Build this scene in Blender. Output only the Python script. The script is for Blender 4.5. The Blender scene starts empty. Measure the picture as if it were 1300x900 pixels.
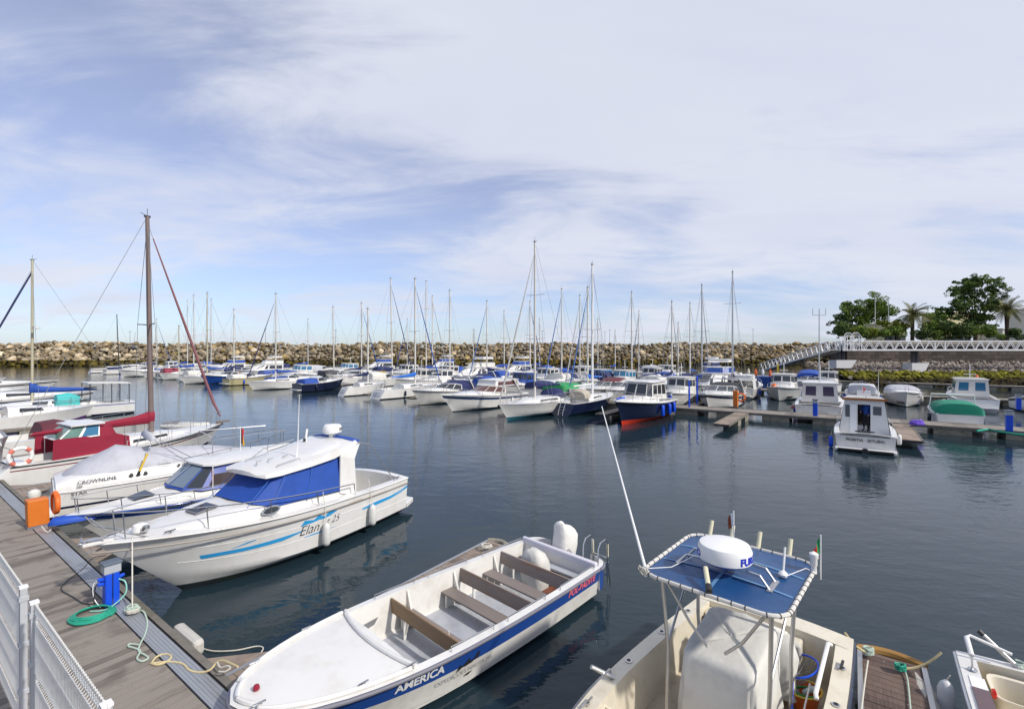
import bpy, math, random
from math import sin, cos, pi, radians, sqrt, atan2
from mathutils import Vector, Matrix

# ------------------------------------------------------------------ camera, light, exposure
S = bpy.context.scene
C = S.collection
F, HOR, CH = 600.0, 446.0, 5.0          # focal length in px of a 1300 px frame, horizon row, eye height
cam = bpy.data.cameras.new('camera'); camo = bpy.data.objects.new('camera', cam); C.objects.link(camo)
cam.lens = 36*F/1300; cam.sensor_width = 36; cam.clip_end = 3000; cam.clip_start = .05
cam.shift_y = -(450-HOR)/1300
camo.location = (0, 0, CH); camo.rotation_euler = (pi/2, 0, 0)
S.camera = camo
S.view_settings.view_transform = 'Standard'; S.view_settings.look = 'None'
S.view_settings.exposure = 0.12; S.view_settings.gamma = 1
S.render.engine = 'CYCLES'
S.cycles.max_bounces = 6; S.cycles.transparent_max_bounces = 6
S.cycles.caustics_reflective = False; S.cycles.caustics_refractive = False
SUN_EL, SUN_AZ = 40.0, 122.0            # azimuth measured clockwise from +Y
sd = Vector((sin(radians(SUN_AZ))*cos(radians(SUN_EL)), cos(radians(SUN_AZ))*cos(radians(SUN_EL)), sin(radians(SUN_EL))))
sun = bpy.data.lights.new('sun', 'SUN'); sun.energy = 3.6; sun.angle = radians(2.5); sun.color = (1, .94, .85)
suno = bpy.data.objects.new('sun', sun); C.objects.link(suno)
suno.rotation_euler = sd.to_track_quat('Z', 'Y').to_euler(); suno.location = (30, -20, 60)
W_ = bpy.data.worlds.new('World'); S.world = W_; W_.use_nodes = True

def build_world():
    nt = W_.node_tree; nt.nodes.clear(); N = nt.nodes.new; K = nt.links.new
    out = N('ShaderNodeOutputWorld'); bg = N('ShaderNodeBackground'); bg.inputs[1].default_value = .13
    sky = N('ShaderNodeTexSky'); sky.sky_type = 'NISHITA'; sky.sun_disc = False
    sky.sun_elevation = radians(SUN_EL); sky.sun_rotation = radians(SUN_AZ); sky.air_density = 1.0; sky.dust_density = .6; sky.ozone_density = 2.2
    tc = N('ShaderNodeTexCoord'); sep = N('ShaderNodeSeparateXYZ'); K(tc.outputs['Generated'], sep.inputs[0])
    def M(op, a, b=None, clamp=False):
        m = N('ShaderNodeMath'); m.operation = op; m.use_clamp = clamp
        for i, v in enumerate((a, b)):
            if v is None: continue
            if hasattr(v, 'links') or hasattr(v, 'is_linked'): K(v, m.inputs[i])
            else: m.inputs[i].default_value = v
        return m.outputs[0]
    zc = M('MAXIMUM', sep.outputs[2], 0.0); den = M('ADD', zc, .16)
    px = M('DIVIDE', sep.outputs[0], den); py = M('DIVIDE', sep.outputs[1], den)
    cb = N('ShaderNodeCombineXYZ'); K(px, cb.inputs[0]); K(py, cb.inputs[1])
    def noise(scale, det, rough, dist, stretch, rot, off):
        mp = N('ShaderNodeMapping'); mp.inputs['Scale'].default_value = stretch; mp.inputs['Rotation'].default_value = (0, 0, rot); mp.inputs['Location'].default_value = off
        K(cb.outputs[0], mp.inputs[0]); n = N('ShaderNodeTexNoise'); K(mp.outputs[0], n.inputs[0])
        n.inputs['Scale'].default_value = scale; n.inputs['Detail'].default_value = det; n.inputs['Roughness'].default_value = rough; n.inputs['Distortion'].default_value = dist
        return n.outputs[0]
    big = noise(.62, 5, .5, .3, (.75, 1.05, 1), .32, (2.3, 4.1, 0))
    wisp = noise(1.7, 9, .62, .9, (.6, 1.3, 1), .55, (7.7, 1.2, 0))
    fine = noise(4.5, 6, .6, .5, (.5, 1.2, 1), .4, (1, 9, 0))
    a = M('ADD', M('MULTIPLY', big, .95), M('ADD', M('MULTIPLY', wisp, .5), M('MULTIPLY', fine, .12)))
    # a band of clearer sky just over the horizon, thicker veil to the right
    low = N('ShaderNodeMapRange'); K(zc, low.inputs[0]); low.inputs[1].default_value = .0; low.inputs[2].default_value = .26; low.inputs[3].default_value = -.02; low.inputs[4].default_value = .075
    rt = M('ADD', M('MULTIPLY', sep.outputs[0], .07), M('MULTIPLY', M('MINIMUM', M('ADD', sep.outputs[0], .15), 0.0), M('MULTIPLY', M('MAXIMUM', M('SUBTRACT', zc, .40), 0.0), 1.8)))
    a = M('ADD', M('ADD', a, low.outputs[0]), rt)
    cov = N('ShaderNodeMapRange'); cov.interpolation_type = 'SMOOTHSTEP'; K(a, cov.inputs[0]); cov.inputs[1].default_value = .67; cov.inputs[2].default_value = .93; cov.inputs[3].default_value = .26; cov.inputs[4].default_value = .94
    shade = noise(1.1, 5, .55, .4, (.6, 1.3, 1), .3, (3.1, 7.7, 0))
    cc = N('ShaderNodeMix'); cc.data_type = 'RGBA'; K(shade, cc.inputs[0]); cc.inputs[6].default_value = (4.5, 4.8, 5.9, 1); cc.inputs[7].default_value = (5.9, 6.1, 6.6, 1)
    tint = N('ShaderNodeMix'); tint.data_type = 'RGBA'; tint.blend_type = 'MULTIPLY'; tint.inputs[0].default_value = 1; K(sky.outputs[0], tint.inputs[6]); hz = N('ShaderNodeMapRange'); K(zc, hz.inputs[0]); hz.inputs[1].default_value = 0; hz.inputs[2].default_value = .3; hc = N('ShaderNodeMix'); hc.data_type = 'RGBA'; K(hz.outputs[0], hc.inputs[0]); hc.inputs[6].default_value = (.74, .86, 1.12, 1); hc.inputs[7].default_value = (1.15, 1.0, 1.12, 1); K(hc.outputs[2], tint.inputs[7])
    mx = N('ShaderNodeMix'); mx.data_type = 'RGBA'; K(cov.outputs[0], mx.inputs[0]); K(tint.outputs[2], mx.inputs[6]); K(cc.outputs[2], mx.inputs[7])
    K(mx.outputs[2], bg.inputs[0]); K(bg.outputs[0], out.inputs[0])
build_world()

# ------------------------------------------------------------------ frames of reference
R1 = sqrt(831*831+600*600)
D1 = Vector((-831/R1, 600/R1)); D2 = Vector((600/R1, 831/R1))   # along the pontoons (far left), across them (far right)
A1 = atan2(D1.y, D1.x); A2 = atan2(D2.y, D2.x)
def G(px, py, z=0.0):                   # a point of the photograph at height z
    Y = (CH-z)*F/(py-HOR); return Vector(((px-650)/F*Y, Y, z))
def SO(s, o, z=0.0): v = D1*s+D2*o; return Vector((v.x, v.y, z))
def col_s(px, o):                       # how far along the pontoons an offset line crosses column px
    r = (px-650)/F
    # X = s*D1x+o*D2x ; Y = s*D1y+o*D2y ; X=rY
    return (r*o*D2.y-o*D2.x)/(D1.x-r*D1.y)

# ------------------------------------------------------------------ materials
def lin(c):
    def f(v): return v/12.92 if v <= .04045 else ((v+.055)/1.055)**2.4
    return (f(c[0]/255), f(c[1]/255), f(c[2]/255), 1)
MATS = {}
def mat(name, rgb, rough=.5, var=.12, scale=3.0, metal=0.0, bump=0.0, bscale=40.0, spec=.5, dirt=None, dirt_amt=0.0, dscale=2.5, stretch=None, coat=0.0, trans=0.0, emit=None):
    if name in MATS: return MATS[name]
    m = bpy.data.materials.new(name); m.use_nodes = True; nt = m.node_tree; b = nt.nodes['Principled BSDF']; N = nt.nodes.new; K = nt.links.new
    c = lin(rgb) if max(rgb) > 1.001 else (*rgb, 1)
    b.inputs['Roughness'].default_value = rough; b.inputs['Metallic'].default_value = metal; b.inputs['Specular IOR Level'].default_value = spec
    b.inputs['Coat Weight'].default_value = coat; b.inputs['Coat Roughness'].default_value = .1
    if trans: b.inputs['Transmission Weight'].default_value = trans
    tc = N('ShaderNodeTexCoord'); src = tc.outputs['Object']
    if stretch:
        mp = N('ShaderNodeMapping'); mp.inputs['Scale'].default_value = stretch; K(src, mp.inputs[0]); src = mp.outputs[0]
    n = N('ShaderNodeTexNoise'); n.inputs['Scale'].default_value = scale; n.inputs['Detail'].default_value = 6; n.inputs['Roughness'].default_value = .65; K(src, n.inputs[0])
    mix = N('ShaderNodeMix'); mix.data_type = 'RGBA'; K(n.outputs[0], mix.inputs[0])
    mix.inputs[6].default_value = tuple(min(1, v*(1-var)) for v in c[:3])+(1,); mix.inputs[7].default_value = tuple(min(1, v*(1+var)) for v in c[:3])+(1,)
    res = mix.outputs[2]
    if dirt:
        n2 = N('ShaderNodeTexNoise'); n2.inputs['Scale'].default_value = dscale; n2.inputs['Detail'].default_value = 8; n2.inputs['Roughness'].default_value = .7; K(src, n2.inputs[0])
        rr = N('ShaderNodeMapRange'); K(n2.outputs[0], rr.inputs[0]); rr.inputs[1].default_value = .48; rr.inputs[2].default_value = .72; rr.inputs[4].default_value = dirt_amt
        m2 = N('ShaderNodeMix'); m2.data_type = 'RGBA'; K(rr.outputs[0], m2.inputs[0]); K(res, m2.inputs[6]); m2.inputs[7].default_value = lin(dirt); res = m2.outputs[2]
    K(res, b.inputs['Base Color'])
    rm = N('ShaderNodeMapRange'); K(n.outputs[0], rm.inputs[0]); rm.inputs[3].default_value = max(.02, rough*.8); rm.inputs[4].default_value = min(1, rough*1.2); K(rm.outputs[0], b.inputs['Roughness'])
    if bump:
        nb = N('ShaderNodeTexNoise'); nb.inputs['Scale'].default_value = bscale; nb.inputs['Detail'].default_value = 4; K(src, nb.inputs[0])
        bp = N('ShaderNodeBump'); bp.inputs['Strength'].default_value = bump; bp.inputs['Distance'].default_value = .02; K(nb.outputs[0], bp.inputs['Height']); K(bp.outputs[0], b.inputs['Normal'])
    MATS[name] = m; return m
WHITE = mat('gelcoat_white', (.68, .675, .66), .22, .04, 1.5, dirt=(182, 172, 150), dirt_amt=.32, dscale=2.2, stretch=(1, 1, .5), coat=.3)
CREAM = mat('gelcoat_cream', (.66, .61, .50), .3, .06, 1.5, dirt=(150, 135, 105), dirt_amt=.4, dscale=2.2)
DECKW = mat('deck_nonskid', (.68, .67, .64), .55, .06, 3, dirt=(160, 152, 135), dirt_amt=.4, bump=.25, bscale=160)
DECKG = mat('deck_grey', (.40, .42, .46), .6, .12, 3, dirt=(110, 108, 104), dirt_amt=.4, bump=.2, bscale=120)
HULLG = mat('gelcoat_dull', (.63, .62, .59), .3, .06, 1.2, dirt=(150, 142, 122), dirt_amt=.45, dscale=1.8)
NAVY = mat('paint_navy', (.006, .011, .036), .2, .15, 1.5, coat=.4)
BLUE = mat('paint_blue', (.014, .06, .27), .25, .12, 1.5, coat=.4)
LBLUE = mat('paint_light_blue', (.03, .30, .62), .35, .1)
BLACK = mat('rubber_black', (.022, .022, .026), .5, .3)
GREYR = mat('rubber_grey', (.16, .16, .19), .55, .2)
ANTIF = mat('antifouling_dark', (.02, .028, .035), .6, .4, 4, dirt=(60, 70, 45), dirt_amt=.6)
ANTIR = mat('antifouling_red', (.55, .035, .012), .5, .15)
TEAL = mat('antifouling_teal', (.02, .12, .17), .5, .2)
MAROON = mat('canvas_maroon', (.24, .008, .032), .8, .14, 5, bump=.35, bscale=9)
CBLUE = mat('canvas_blue', (.010, .060, .32), .7, .3, 2.5, bump=1.0, bscale=4)
CNAVY = mat('canvas_navy', (.012, .020, .09), .8, .2, 4, bump=.3, bscale=9)
CGREY = mat('canvas_grey', (.44, .45, .50), .8, .1, 4, bump=.5, bscale=6, dirt=(120, 118, 118), dirt_amt=.35)
CGREEN = mat('canvas_green', (.0, .20, .12), .75, .15, 4, bump=.5, bscale=7)
CCREAM = mat('canvas_cream', (.62, .61, .57), .8, .08, 4, bump=.4, bscale=8, dirt=(140, 135, 120), dirt_amt=.3)
CTOP = mat('canvas_top_blue', (.008, .055, .17), .38, .3, 2.2, bump=.3, bscale=5, dirt=(60, 95, 140), dirt_amt=.35, dscale=1.2)
STEEL = mat('stainless_steel', (.62, .62, .62), .22, .08, 8, metal=1.0)
WIRE = mat('rigging_wire', (.24, .25, .26), .7, .1, 6, spec=.2)
ALU = mat('aluminium', (.50, .50, .50), .4, .1, 6, metal=.85)
ALUW = mat('mast_paint', (.60, .58, .54), .4, .08)
MASTB = mat('mast_brown', (.17, .13, .12), .5, .2, 6)
GLASS = mat('window_glass', (.018, .024, .032), .06, .2, 2, spec=.8)
GLASSB = mat('window_glass_blue', (.03, .15, .28), .1, .15, 2, spec=.7)
GLASSG = mat('window_glass_green', (.10, .20, .17), .1, .2, 2, spec=.7)
WOODG = mat('wood_weathered', (.20, .165, .135), .75, .3, 3, stretch=(.6, 14, 14), dirt=(96, 78, 60), dirt_amt=.5, bump=.4, bscale=12)
WOODB = mat('wood_bench', (.18, .13, .10), .65, .35, 2, stretch=(9, .8, 9), dirt=(120, 82, 40), dirt_amt=.7, dscale=1.2, bump=.3, bscale=20)
WOODR = mat('wood_varnished', (.36, .12, .03), .35, .2, 3, stretch=(1, 9, 9))
HATCHR = mat('hatch_red_brown', (.18, .055, .03), .6, .25)
ORANGE = mat('plastic_orange', (.68, .12, .012), .4, .08)
RED = mat('plastic_red', (.62, .02, .015), .4, .1)
YEL = mat('plastic_yellow', (.72, .50, .05), .5, .1)
CHBLUE = mat('pedestal_blue', (.005, .07, .62), .35, .08)
PGREY = mat('plastic_grey', (.38, .40, .44), .5, .08)
PWHITE = mat('plastic_white', (.76, .76, .75), .35, .04, coat=.2)
IVORY = mat('plastic_ivory', (.66, .62, .44), .4, .08)
PBLACK = mat('plastic_black', (.02, .02, .022), .45, .2)
ROPEW = mat('rope_white', (.55, .53, .47), .9, .2, 20)
ROPEY = mat('rope_yellow', (.55, .46, .26), .9, .25, 20)
ROPEG = mat('hose_green', (.02, .30, .20), .5, .25, 12)
ROPEGP = mat('rope_pale_green', (.42, .52, .44), .9, .25, 20)
BEAM = mat('pontoon_beam', (.16, .145, .125), .8, .3, 4, dirt=(70, 72, 48), dirt_amt=.7, bump=.3, bscale=30)
CONC = mat('pontoon_float', (.27, .25, .20), .85, .25, 3, dirt=(62, 64, 44), dirt_amt=.8, dscale=2.2, bump=.4, bscale=30)
STRIP = mat('cable_duct_metal', (.40, .42, .45), .5, .1, 5, metal=.5, dirt=(120, 115, 100), dirt_amt=.6, stretch=(.3, 3, 3))
GALV = mat('galvanised_white', (.55, .57, .60), .45, .12, 8, metal=.3, dirt=(120, 118, 112), dirt_amt=.3)

def masonry(name, c1, c2, mortar, bw=1.5, bh=.62):
    m = mat(name, c1, .9, .5, 1.4, dirt=(44, 40, 38), dirt_amt=.85, dscale=.8, bump=.5, bscale=3); nt = m.node_tree; N = nt.nodes.new; K = nt.links.new; b = nt.nodes['Principled BSDF']
    old = b.inputs['Base Color'].links[0].from_socket; g = N('ShaderNodeNewGeometry'); sp = N('ShaderNodeSeparateXYZ'); K(g.outputs['Position'], sp.inputs[0]); cb = N('ShaderNodeCombineXYZ'); K(sp.outputs[0], cb.inputs[0]); K(sp.outputs[2], cb.inputs[1])
    br = N('ShaderNodeTexBrick'); K(cb.outputs[0], br.inputs['Vector']); br.inputs['Scale'].default_value = 1; br.inputs['Brick Width'].default_value = bw; br.inputs['Row Height'].default_value = bh; br.inputs['Mortar Size'].default_value = .035; br.inputs['Bias'].default_value = -.1
    br.inputs['Color1'].default_value = (1.35, 1.3, 1.25, 1); br.inputs['Color2'].default_value = (.45, .44, .43, 1); br.inputs['Mortar'].default_value = (.25, .24, .23, 1)
    mx = N('ShaderNodeMix'); mx.data_type = 'RGBA'; mx.blend_type = 'MULTIPLY'; mx.inputs[0].default_value = 1; K(old, mx.inputs[6]); K(br.outputs[0], mx.inputs[7]); K(mx.outputs[2], b.inputs['Base Color']); return m
# ------------------------------------------------------------------ mesh builder
class MB:
    def __init__(s): s.v = []; s.f = []; s.m = []; s.mats = []
    def mi(s, m):
        if m not in s.mats: s.mats.append(m)
        return s.mats.index(m)
    def add(s, vs, fs, m):
        k = len(s.v); i = s.mi(m); s.v += [tuple(v) for v in vs]
        for f in fs: s.f.append([a+k for a in f]); s.m.append(i)
        return s
    def poly(s, pts, m): return s.add(pts, [list(range(len(pts)))], m)
    def slab(s, pts, t, m):                    # polygon given a thickness t along its normal (both ways kept closed)
        P = [Vector(p) for p in pts]; n = Vector((0, 0, 0))
        for i in range(len(P)): n += P[i].cross(P[(i+1) % len(P)])
        n.normalize(); Q = [p+n*t for p in P]; k = len(P)
        return s.add(P+Q, [list(range(k))[::-1], [k+i for i in range(k)]]+[[i, (i+1) % k, k+(i+1) % k, k+i] for i in range(k)], m)
    def box(s, c, d, m, rz=0, tp=1.0):         # tp: taper of the top
        x, y, z = d[0]/2, d[1]/2, d[2]/2; cs, sn = cos(rz), sin(rz); vs = []
        for zz in (-z, z):
            t = tp if zz > 0 else 1
            for a, b in ((-x, -y), (x, -y), (x, y), (-x, y)):
                a *= t; b *= t; vs.append((c[0]+a*cs-b*sn, c[1]+a*sn+b*cs, c[2]+zz))
        return s.add(vs, [[3, 2, 1, 0], [4, 5, 6, 7], [0, 1, 5, 4], [1, 2, 6, 5], [2, 3, 7, 6], [3, 0, 4, 7]], m)
    def bar(s, a, b, w, h, m, up=(0, 0, 1)):   # rectangular bar from a to b
        a = Vector(a); b = Vector(b); d = (b-a).normalized(); u = Vector(up)
        if abs(d.dot(u)) > .98: u = Vector((1, 0, 0))
        r = d.cross(u).normalized(); u = r.cross(d); vs = []
        for p in (a, b):
            for i, j in ((-1, -1), (1, -1), (1, 1), (-1, 1)): vs.append(p+r*(w/2*i)+u*(h/2*j))
        return s.add(vs, [[0, 1, 2, 3][::-1], [4, 5, 6, 7], [0, 1, 5, 4], [1, 2, 6, 5], [2, 3, 7, 6], [3, 0, 4, 7]], m)
    def tube(s, pts, r, m, n=6, closed=False):
        P = [Vector(p) for p in pts]; k = len(P); vs = []; fs = []; up = None
        for i, p in enumerate(P):
            if closed: d = P[(i+1) % k]-P[i-1]
            else: d = P[min(i+1, k-1)]-P[max(i-1, 0)]
            if d.length < 1e-9: d = Vector((0, 0, 1))
            d.normalize()
            if up is None: up = Vector((0, 0, 1)) if abs(d.z) < .9 else Vector((1, 0, 0))
            up = up-d*up.dot(d)
            if up.length < 1e-6: up = d.orthogonal()
            up.normalize(); q = d.cross(up); rr = r[i] if isinstance(r, (list, tuple)) else r
            for j in range(n):
                a = 2*pi*j/n; vs.append(p+(up*cos(a)+q*sin(a))*rr)
        for i in range(k if closed else k-1):
            a = i*n; b = ((i+1) % k)*n
            for j in range(n): fs.append([a+j, a+(j+1) % n, b+(j+1) % n, b+j])
        if not closed: fs += [list(range(n))[::-1], [(k-1)*n+j for j in range(n)]]
        return s.add(vs, fs, m)
    def rope(s, pts, r, m, n=6):               # tube through hand-set points, rounded off
        P = [Vector(p) for p in pts]; out = []
        for i in range(len(P)-1):
            p0, p1, p2, p3 = P[max(i-1, 0)], P[i], P[i+1], P[min(i+2, len(P)-1)]
            for k in range(6):
                t = k/6; out.append(.5*((2*p1)+(p2-p0)*t+(2*p0-5*p1+4*p2-p3)*t*t+(3*p1-p0-3*p2+p3)*t**3))
        return s.tube(out+[P[-1]], r, m, n)
    def lathe(s, prof, m, c=(0, 0, 0), n=20, ax=(0, 0, 1)):   # profile of (r, h)
        z = Vector(ax).normalized(); x = z.orthogonal().normalized(); y = z.cross(x); c = Vector(c); vs = []; fs = []
        for r, h in prof:
            for j in range(n):
                a = 2*pi*j/n; vs.append(c+z*h+(x*cos(a)+y*sin(a))*r)
        for i in range(len(prof)-1):
            for j in range(n): fs.append([i*n+j, i*n+(j+1) % n, (i+1)*n+(j+1) % n, (i+1)*n+j])
        fs += [list(range(n))[::-1], [(len(prof)-1)*n+j for j in range(n)]]
        return s.add(vs, fs, m)
    def grid(s, rows, m, closed=False, caps=False, mf=None):
        n = len(rows[0]); vs = [p for r in rows for p in r]; base = len(s.v); s.v += [tuple(v) for v in vs]
        for i in range(len(rows)-1):
            for j in range(n if closed else n-1):
                s.f.append([base+i*n+j, base+i*n+(j+1) % n, base+(i+1)*n+(j+1) % n, base+(i+1)*n+j]); s.m.append(s.mi(mf(i, j) if mf else m))
        if caps:
            s.f.append([base+j for j in range(n)][::-1]); s.m.append(s.mi(m)); s.f.append([base+(len(rows)-1)*n+j for j in range(n)]); s.m.append(s.mi(m))
        return s
    def blob(s, xs, ws, z0, hs, m, n=12, e=2.4, cy=0.0, power=None):   # rounded hood/cover along x
        rows = []
        L_ = lambda a, i: a[i] if isinstance(a, (list, tuple)) else a
        for i, x in enumerate(xs):
            w = L_(ws, i); h = L_(hs, i); zz = L_(z0, i); r = []
            for j in range(n+1):
                a = pi*j/n; cx = cos(a); sx = sin(a)
                r.append((x, cy-w*math.copysign(abs(cx)**(2/e), cx), zz+h*abs(sx)**(2/e)))
            rows.append(r)
        return s.grid(rows, m, caps=True)
    def build(s, name, parent=None, sharp=35, bevel=0, loc=None, rz=0, sub=0):
        me = bpy.data.meshes.new(name); me.from_pydata(s.v, [], s.f)
        for m in s.mats: me.materials.append(m)
        me.polygons.foreach_set('material_index', s.m)
        if sharp:
            me.polygons.foreach_set('use_smooth', [True]*len(s.f)); me.set_sharp_from_angle(angle=radians(sharp))
        me.update(); o = bpy.data.objects.new(name, me); C.objects.link(o)
        if parent: o.parent = parent
        if loc is not None: o.location = loc
        o.rotation_euler.z = rz
        if bevel:
            b = o.modifiers.new('bevel', 'BEVEL'); b.width = bevel; b.segments = 2; b.limit_method = 'ANGLE'
        return o

def tag(o, label=None, cat=None, group=None, kind=None):
    if label: o['label'] = label
    if cat: o['category'] = cat
    if group: o['group'] = group
    if kind: o['kind'] = kind
    return o
def root(name, loc, rz=0, label=None, cat=None, group=None, rx=0, ry=0):
    o = bpy.data.objects.new(name, None); C.objects.link(o); o.location = loc; o.rotation_euler = (rx, ry, rz); o.empty_display_size = .3
    return tag(o, label, cat, group)
def sag(a, b, d, n=14):
    a = Vector(a); b = Vector(b); return [a.lerp(b, i/n)-Vector((0, 0, 4*d*(i/n)*(1-i/n))) for i in range(n+1)]
def coil(c, r0, turns, dr, dz, n=20, ph=0, seed=1, jit=.06, sy=.8):
    R_ = random.Random(seed); out = []
    for i in range(int(turns*n)+1):
        a = ph+2*pi*i/n; r = r0+dr*i/n+R_.uniform(-1, 1)*jit*r0*.3
        out.append((c[0]+r*cos(a), c[1]+r*sy*sin(a), c[2]+dz*i/n+abs(sin(a*1.7))*.008))
    return out
_txt = {}
def text_mesh(s, size, shear=0.0, extrude=0.0, bold=0.0):    # (verts, faces) of flat lettering, centred
    cu = bpy.data.curves.new('lettering', 'FONT'); cu.body = s; cu.size = size; cu.shear = shear; cu.align_x = 'CENTER'; cu.align_y = 'CENTER'; cu.offset = bold; cu.extrude = extrude
    o = bpy.data.objects.new('lettering', cu); C.objects.link(o)
    dg = bpy.context.evaluated_depsgraph_get(); me = bpy.data.meshes.new_from_object(o.evaluated_get(dg))
    vs = [tuple(v.co) for v in me.vertices]; fs = [list(p.vertices) for p in me.polygons]
    bpy.data.objects.remove(o); bpy.data.meshes.remove(me); bpy.data.curves.remove(cu)
    return vs, fs

# ------------------------------------------------------------------ boats
class Boat:
    def __init__(s, name, loc, ang, L, B, zs, zb, label, cat, group=None, tw=.86, tm=.42, p=2.1, q=1.0, rake=None, d=.4, zc=.1, fl=.5, lift=.35, ry=0, sr=0.0, wl=.07):
        s.root = root(name, loc, ang, label, cat, group, ry=ry)
        s.L, s.B, s.zs, s.zb, s.tw, s.tm, s.p, s.q, s.d, s.zc, s.fl, s.lift = L, B, zs, zb, tw, tm, p, q, d, zc, fl, lift
        s.rake = .16*L if rake is None else rake; s.sr = sr; s.wl = wl
    def sx(s, t): return s.L*t+s.sr*(1-t)**10
    def b(s, t):
        if t < s.tm: return s.B/2*(s.tw+(1-s.tw)*sin(pi/2*t/s.tm))
        u = min(1, (t-s.tm)/(1-s.tm)); return s.B/2*max(0, 1-u**s.p)**s.q
    def sh(s, t): return s.zs+(s.zb-s.zs)*t**1.8
    def P(s, t, k, side=1, off=0.0):
        zsh = s.sh(t); zc = s.zc+s.lift*(s.zb-s.zc)*t**4; b = s.b(t); bc = b*(.93-s.fl*t**3)
        if k >= 0: z = zc+(zsh-zc)*k; h = bc+(b-bc)*k**(1+.5*t)
        else: kk = 1+k; h = bc*kk; z = -s.d+(zc+s.d)*kk**1.3
        x = s.L*t-s.rake*t**4*(1-(z+s.d)/(s.zb+s.d))+s.sr*(1-t)**10*max(0, k)
        return Vector((x, side*(h+off), z))
    def hb(s, x, z):                        # half breadth of the shell at height z
        t = x/s.L
        for _ in range(4):
            zc = s.zc+s.lift*(s.zb-s.zc)*t**4; k = max(0, min(1, (z-zc)/(s.sh(t)-zc))); t = min(1, max(0, t+(x-s.P(t, k).x)/s.L))
        return s.P(t, k).y
    def ts(s, extra=(), n=18):
        T = [i/n for i in range(n)]+([.965, .985, 1.0] if n < 22 else [.935, .95, .965, .975, .984, .991, .996, .999, 1.0])+list(extra); return sorted(set(round(t, 5) for t in T))
    def hull(s, bands, bottom=ANTIF, n=18, transom=None, name='hull'):
        # bands: list of (upper k, material), last one at 1; the bottom paint stops at a level waterline
        if bands[0][1] in (bottom, ANTIF) and len(bands) > 1: bands = bands[1:]
        wl = min(s.wl, s.zc-.01); ks = [0]; mm = [bottom, bottom, bands[0][1], bands[0][1]]
        for k, m in bands:
            k0 = ks[-1]; st = max(1, int((k-k0)/(.09 if n > 20 else .3)))
            for i in range(st): ks.append(k0+(k-k0)*(i+1)/st); mm.append(m)
        T = s.ts(n=n); rows = []
        for t in T:
            zc = s.zc+s.lift*(s.zb-s.zc)*t**4; kw = ((wl+s.d)/(zc+s.d))**(1/1.3)-1; K_ = [-1, -1+(kw+1)*.6, kw, kw*.5]+ks
            rows.append([s.P(t, k, 1) for k in reversed(K_)]+[s.P(t, k, -1) for k in K_[1:]])
        mir = mm[::-1]+mm
        mb = MB(); mb.grid([r[::-1] for r in rows], None, mf=lambda i, j: mir[len(mir)-1-j])
        # transom
        r = rows[0]; mb.poly(r, transom or bands[0][1])
        return mb.build(name, s.root, 40)
    def deck(s, m, cock=None, w=.22, sole=.2, camber=.06, solem=None, wallm=None, name='deck', inset=0.0, z=0.0):
        T = s.ts(cock or ()); mb = MB(); ny = 8
        full = [t for t in T if not cock or t >= cock[1]-1e-4]
        def row(t):
            b = max(s.b(t)-inset, .001); zz = s.sh(t)+z
            return [(s.sx(t), b*(1-2*j/ny), zz+camber*(1-(1-2*j/ny)**2)*min(1, b/(s.B/2)*1.2)) for j in range(ny+1)]
        mb.grid([row(t)[::-1] for t in full], m)
        if cock:
            c0, c1 = cock; ct = [t for t in T if c0-1e-4 <= t <= c1+1e-4]; af = [t for t in T if t <= c0+1e-4]
            if len(af) > 1: mb.grid([row(t)[::-1] for t in af], m)
            wm = wallm or m; bw_ = lambda t: max(.02, min(max(s.b(t)-inset-w, .02)-.03, s.hb(s.L*t, sole)-.05))
            for sd_ in (1, -1):
                rows = []
                for t in ct:
                    b = max(s.b(t)-inset, .001); zz = s.sh(t)+z; bi = max(b-w, .02)
                    rows.append([(s.sx(t), sd_*b, zz), (s.sx(t), sd_*bi, zz+.01), (s.sx(t), sd_*bw_(t), sole)])
                mb.grid(rows if sd_ < 0 else [r[::-1] for r in rows], None, mf=(lambda i, j: (m if j == 0 else wm)) if sd_ < 0 else (lambda i, j: (wm if j == 0 else m)))
            bi = bw_; bo = lambda t: max(s.b(t)-inset-w, .02)
            mb.grid([[(s.sx(t), bi(t)*(1-j/2), sole) for j in range(5)][::-1] for t in ct], solem or m)
            for t, flip in ((c1, False), (c0, True)):
                top = [p for p in row(t) if abs(p[1]) < bo(t)]
                edge = bo(t)
                top = [(s.sx(t), edge, s.sh(t)+z+.01)]+top+[(s.sx(t), -edge, s.sh(t)+z+.01)]
                pl = [(s.sx(t), bi(t), sole)]+top+[(s.sx(t), -bi(t), sole)]
                mb.poly(pl if flip else pl[::-1], wm)
        return mb.build(name, s.root, 40)
    def edge(s, t, inset=0.0, dz=0.0, side=1):
        return Vector((s.sx(t)-(inset if t > .97 else 0), side*max(s.b(t)-inset, 0), s.sh(t)+dz))
    def rub(s, r, m, dz=-.03, t0=0, name='rub_rail', off=.01, n=6):
        T = [t for t in s.ts(n=24) if t >= t0]
        pts = [s.edge(t, -off, dz, 1) for t in T]+[s.edge(t, -off, dz, -1) for t in reversed(T[:-1])]
        return MB().tube(pts, r, m, n).build(name, s.root, 60)
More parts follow.
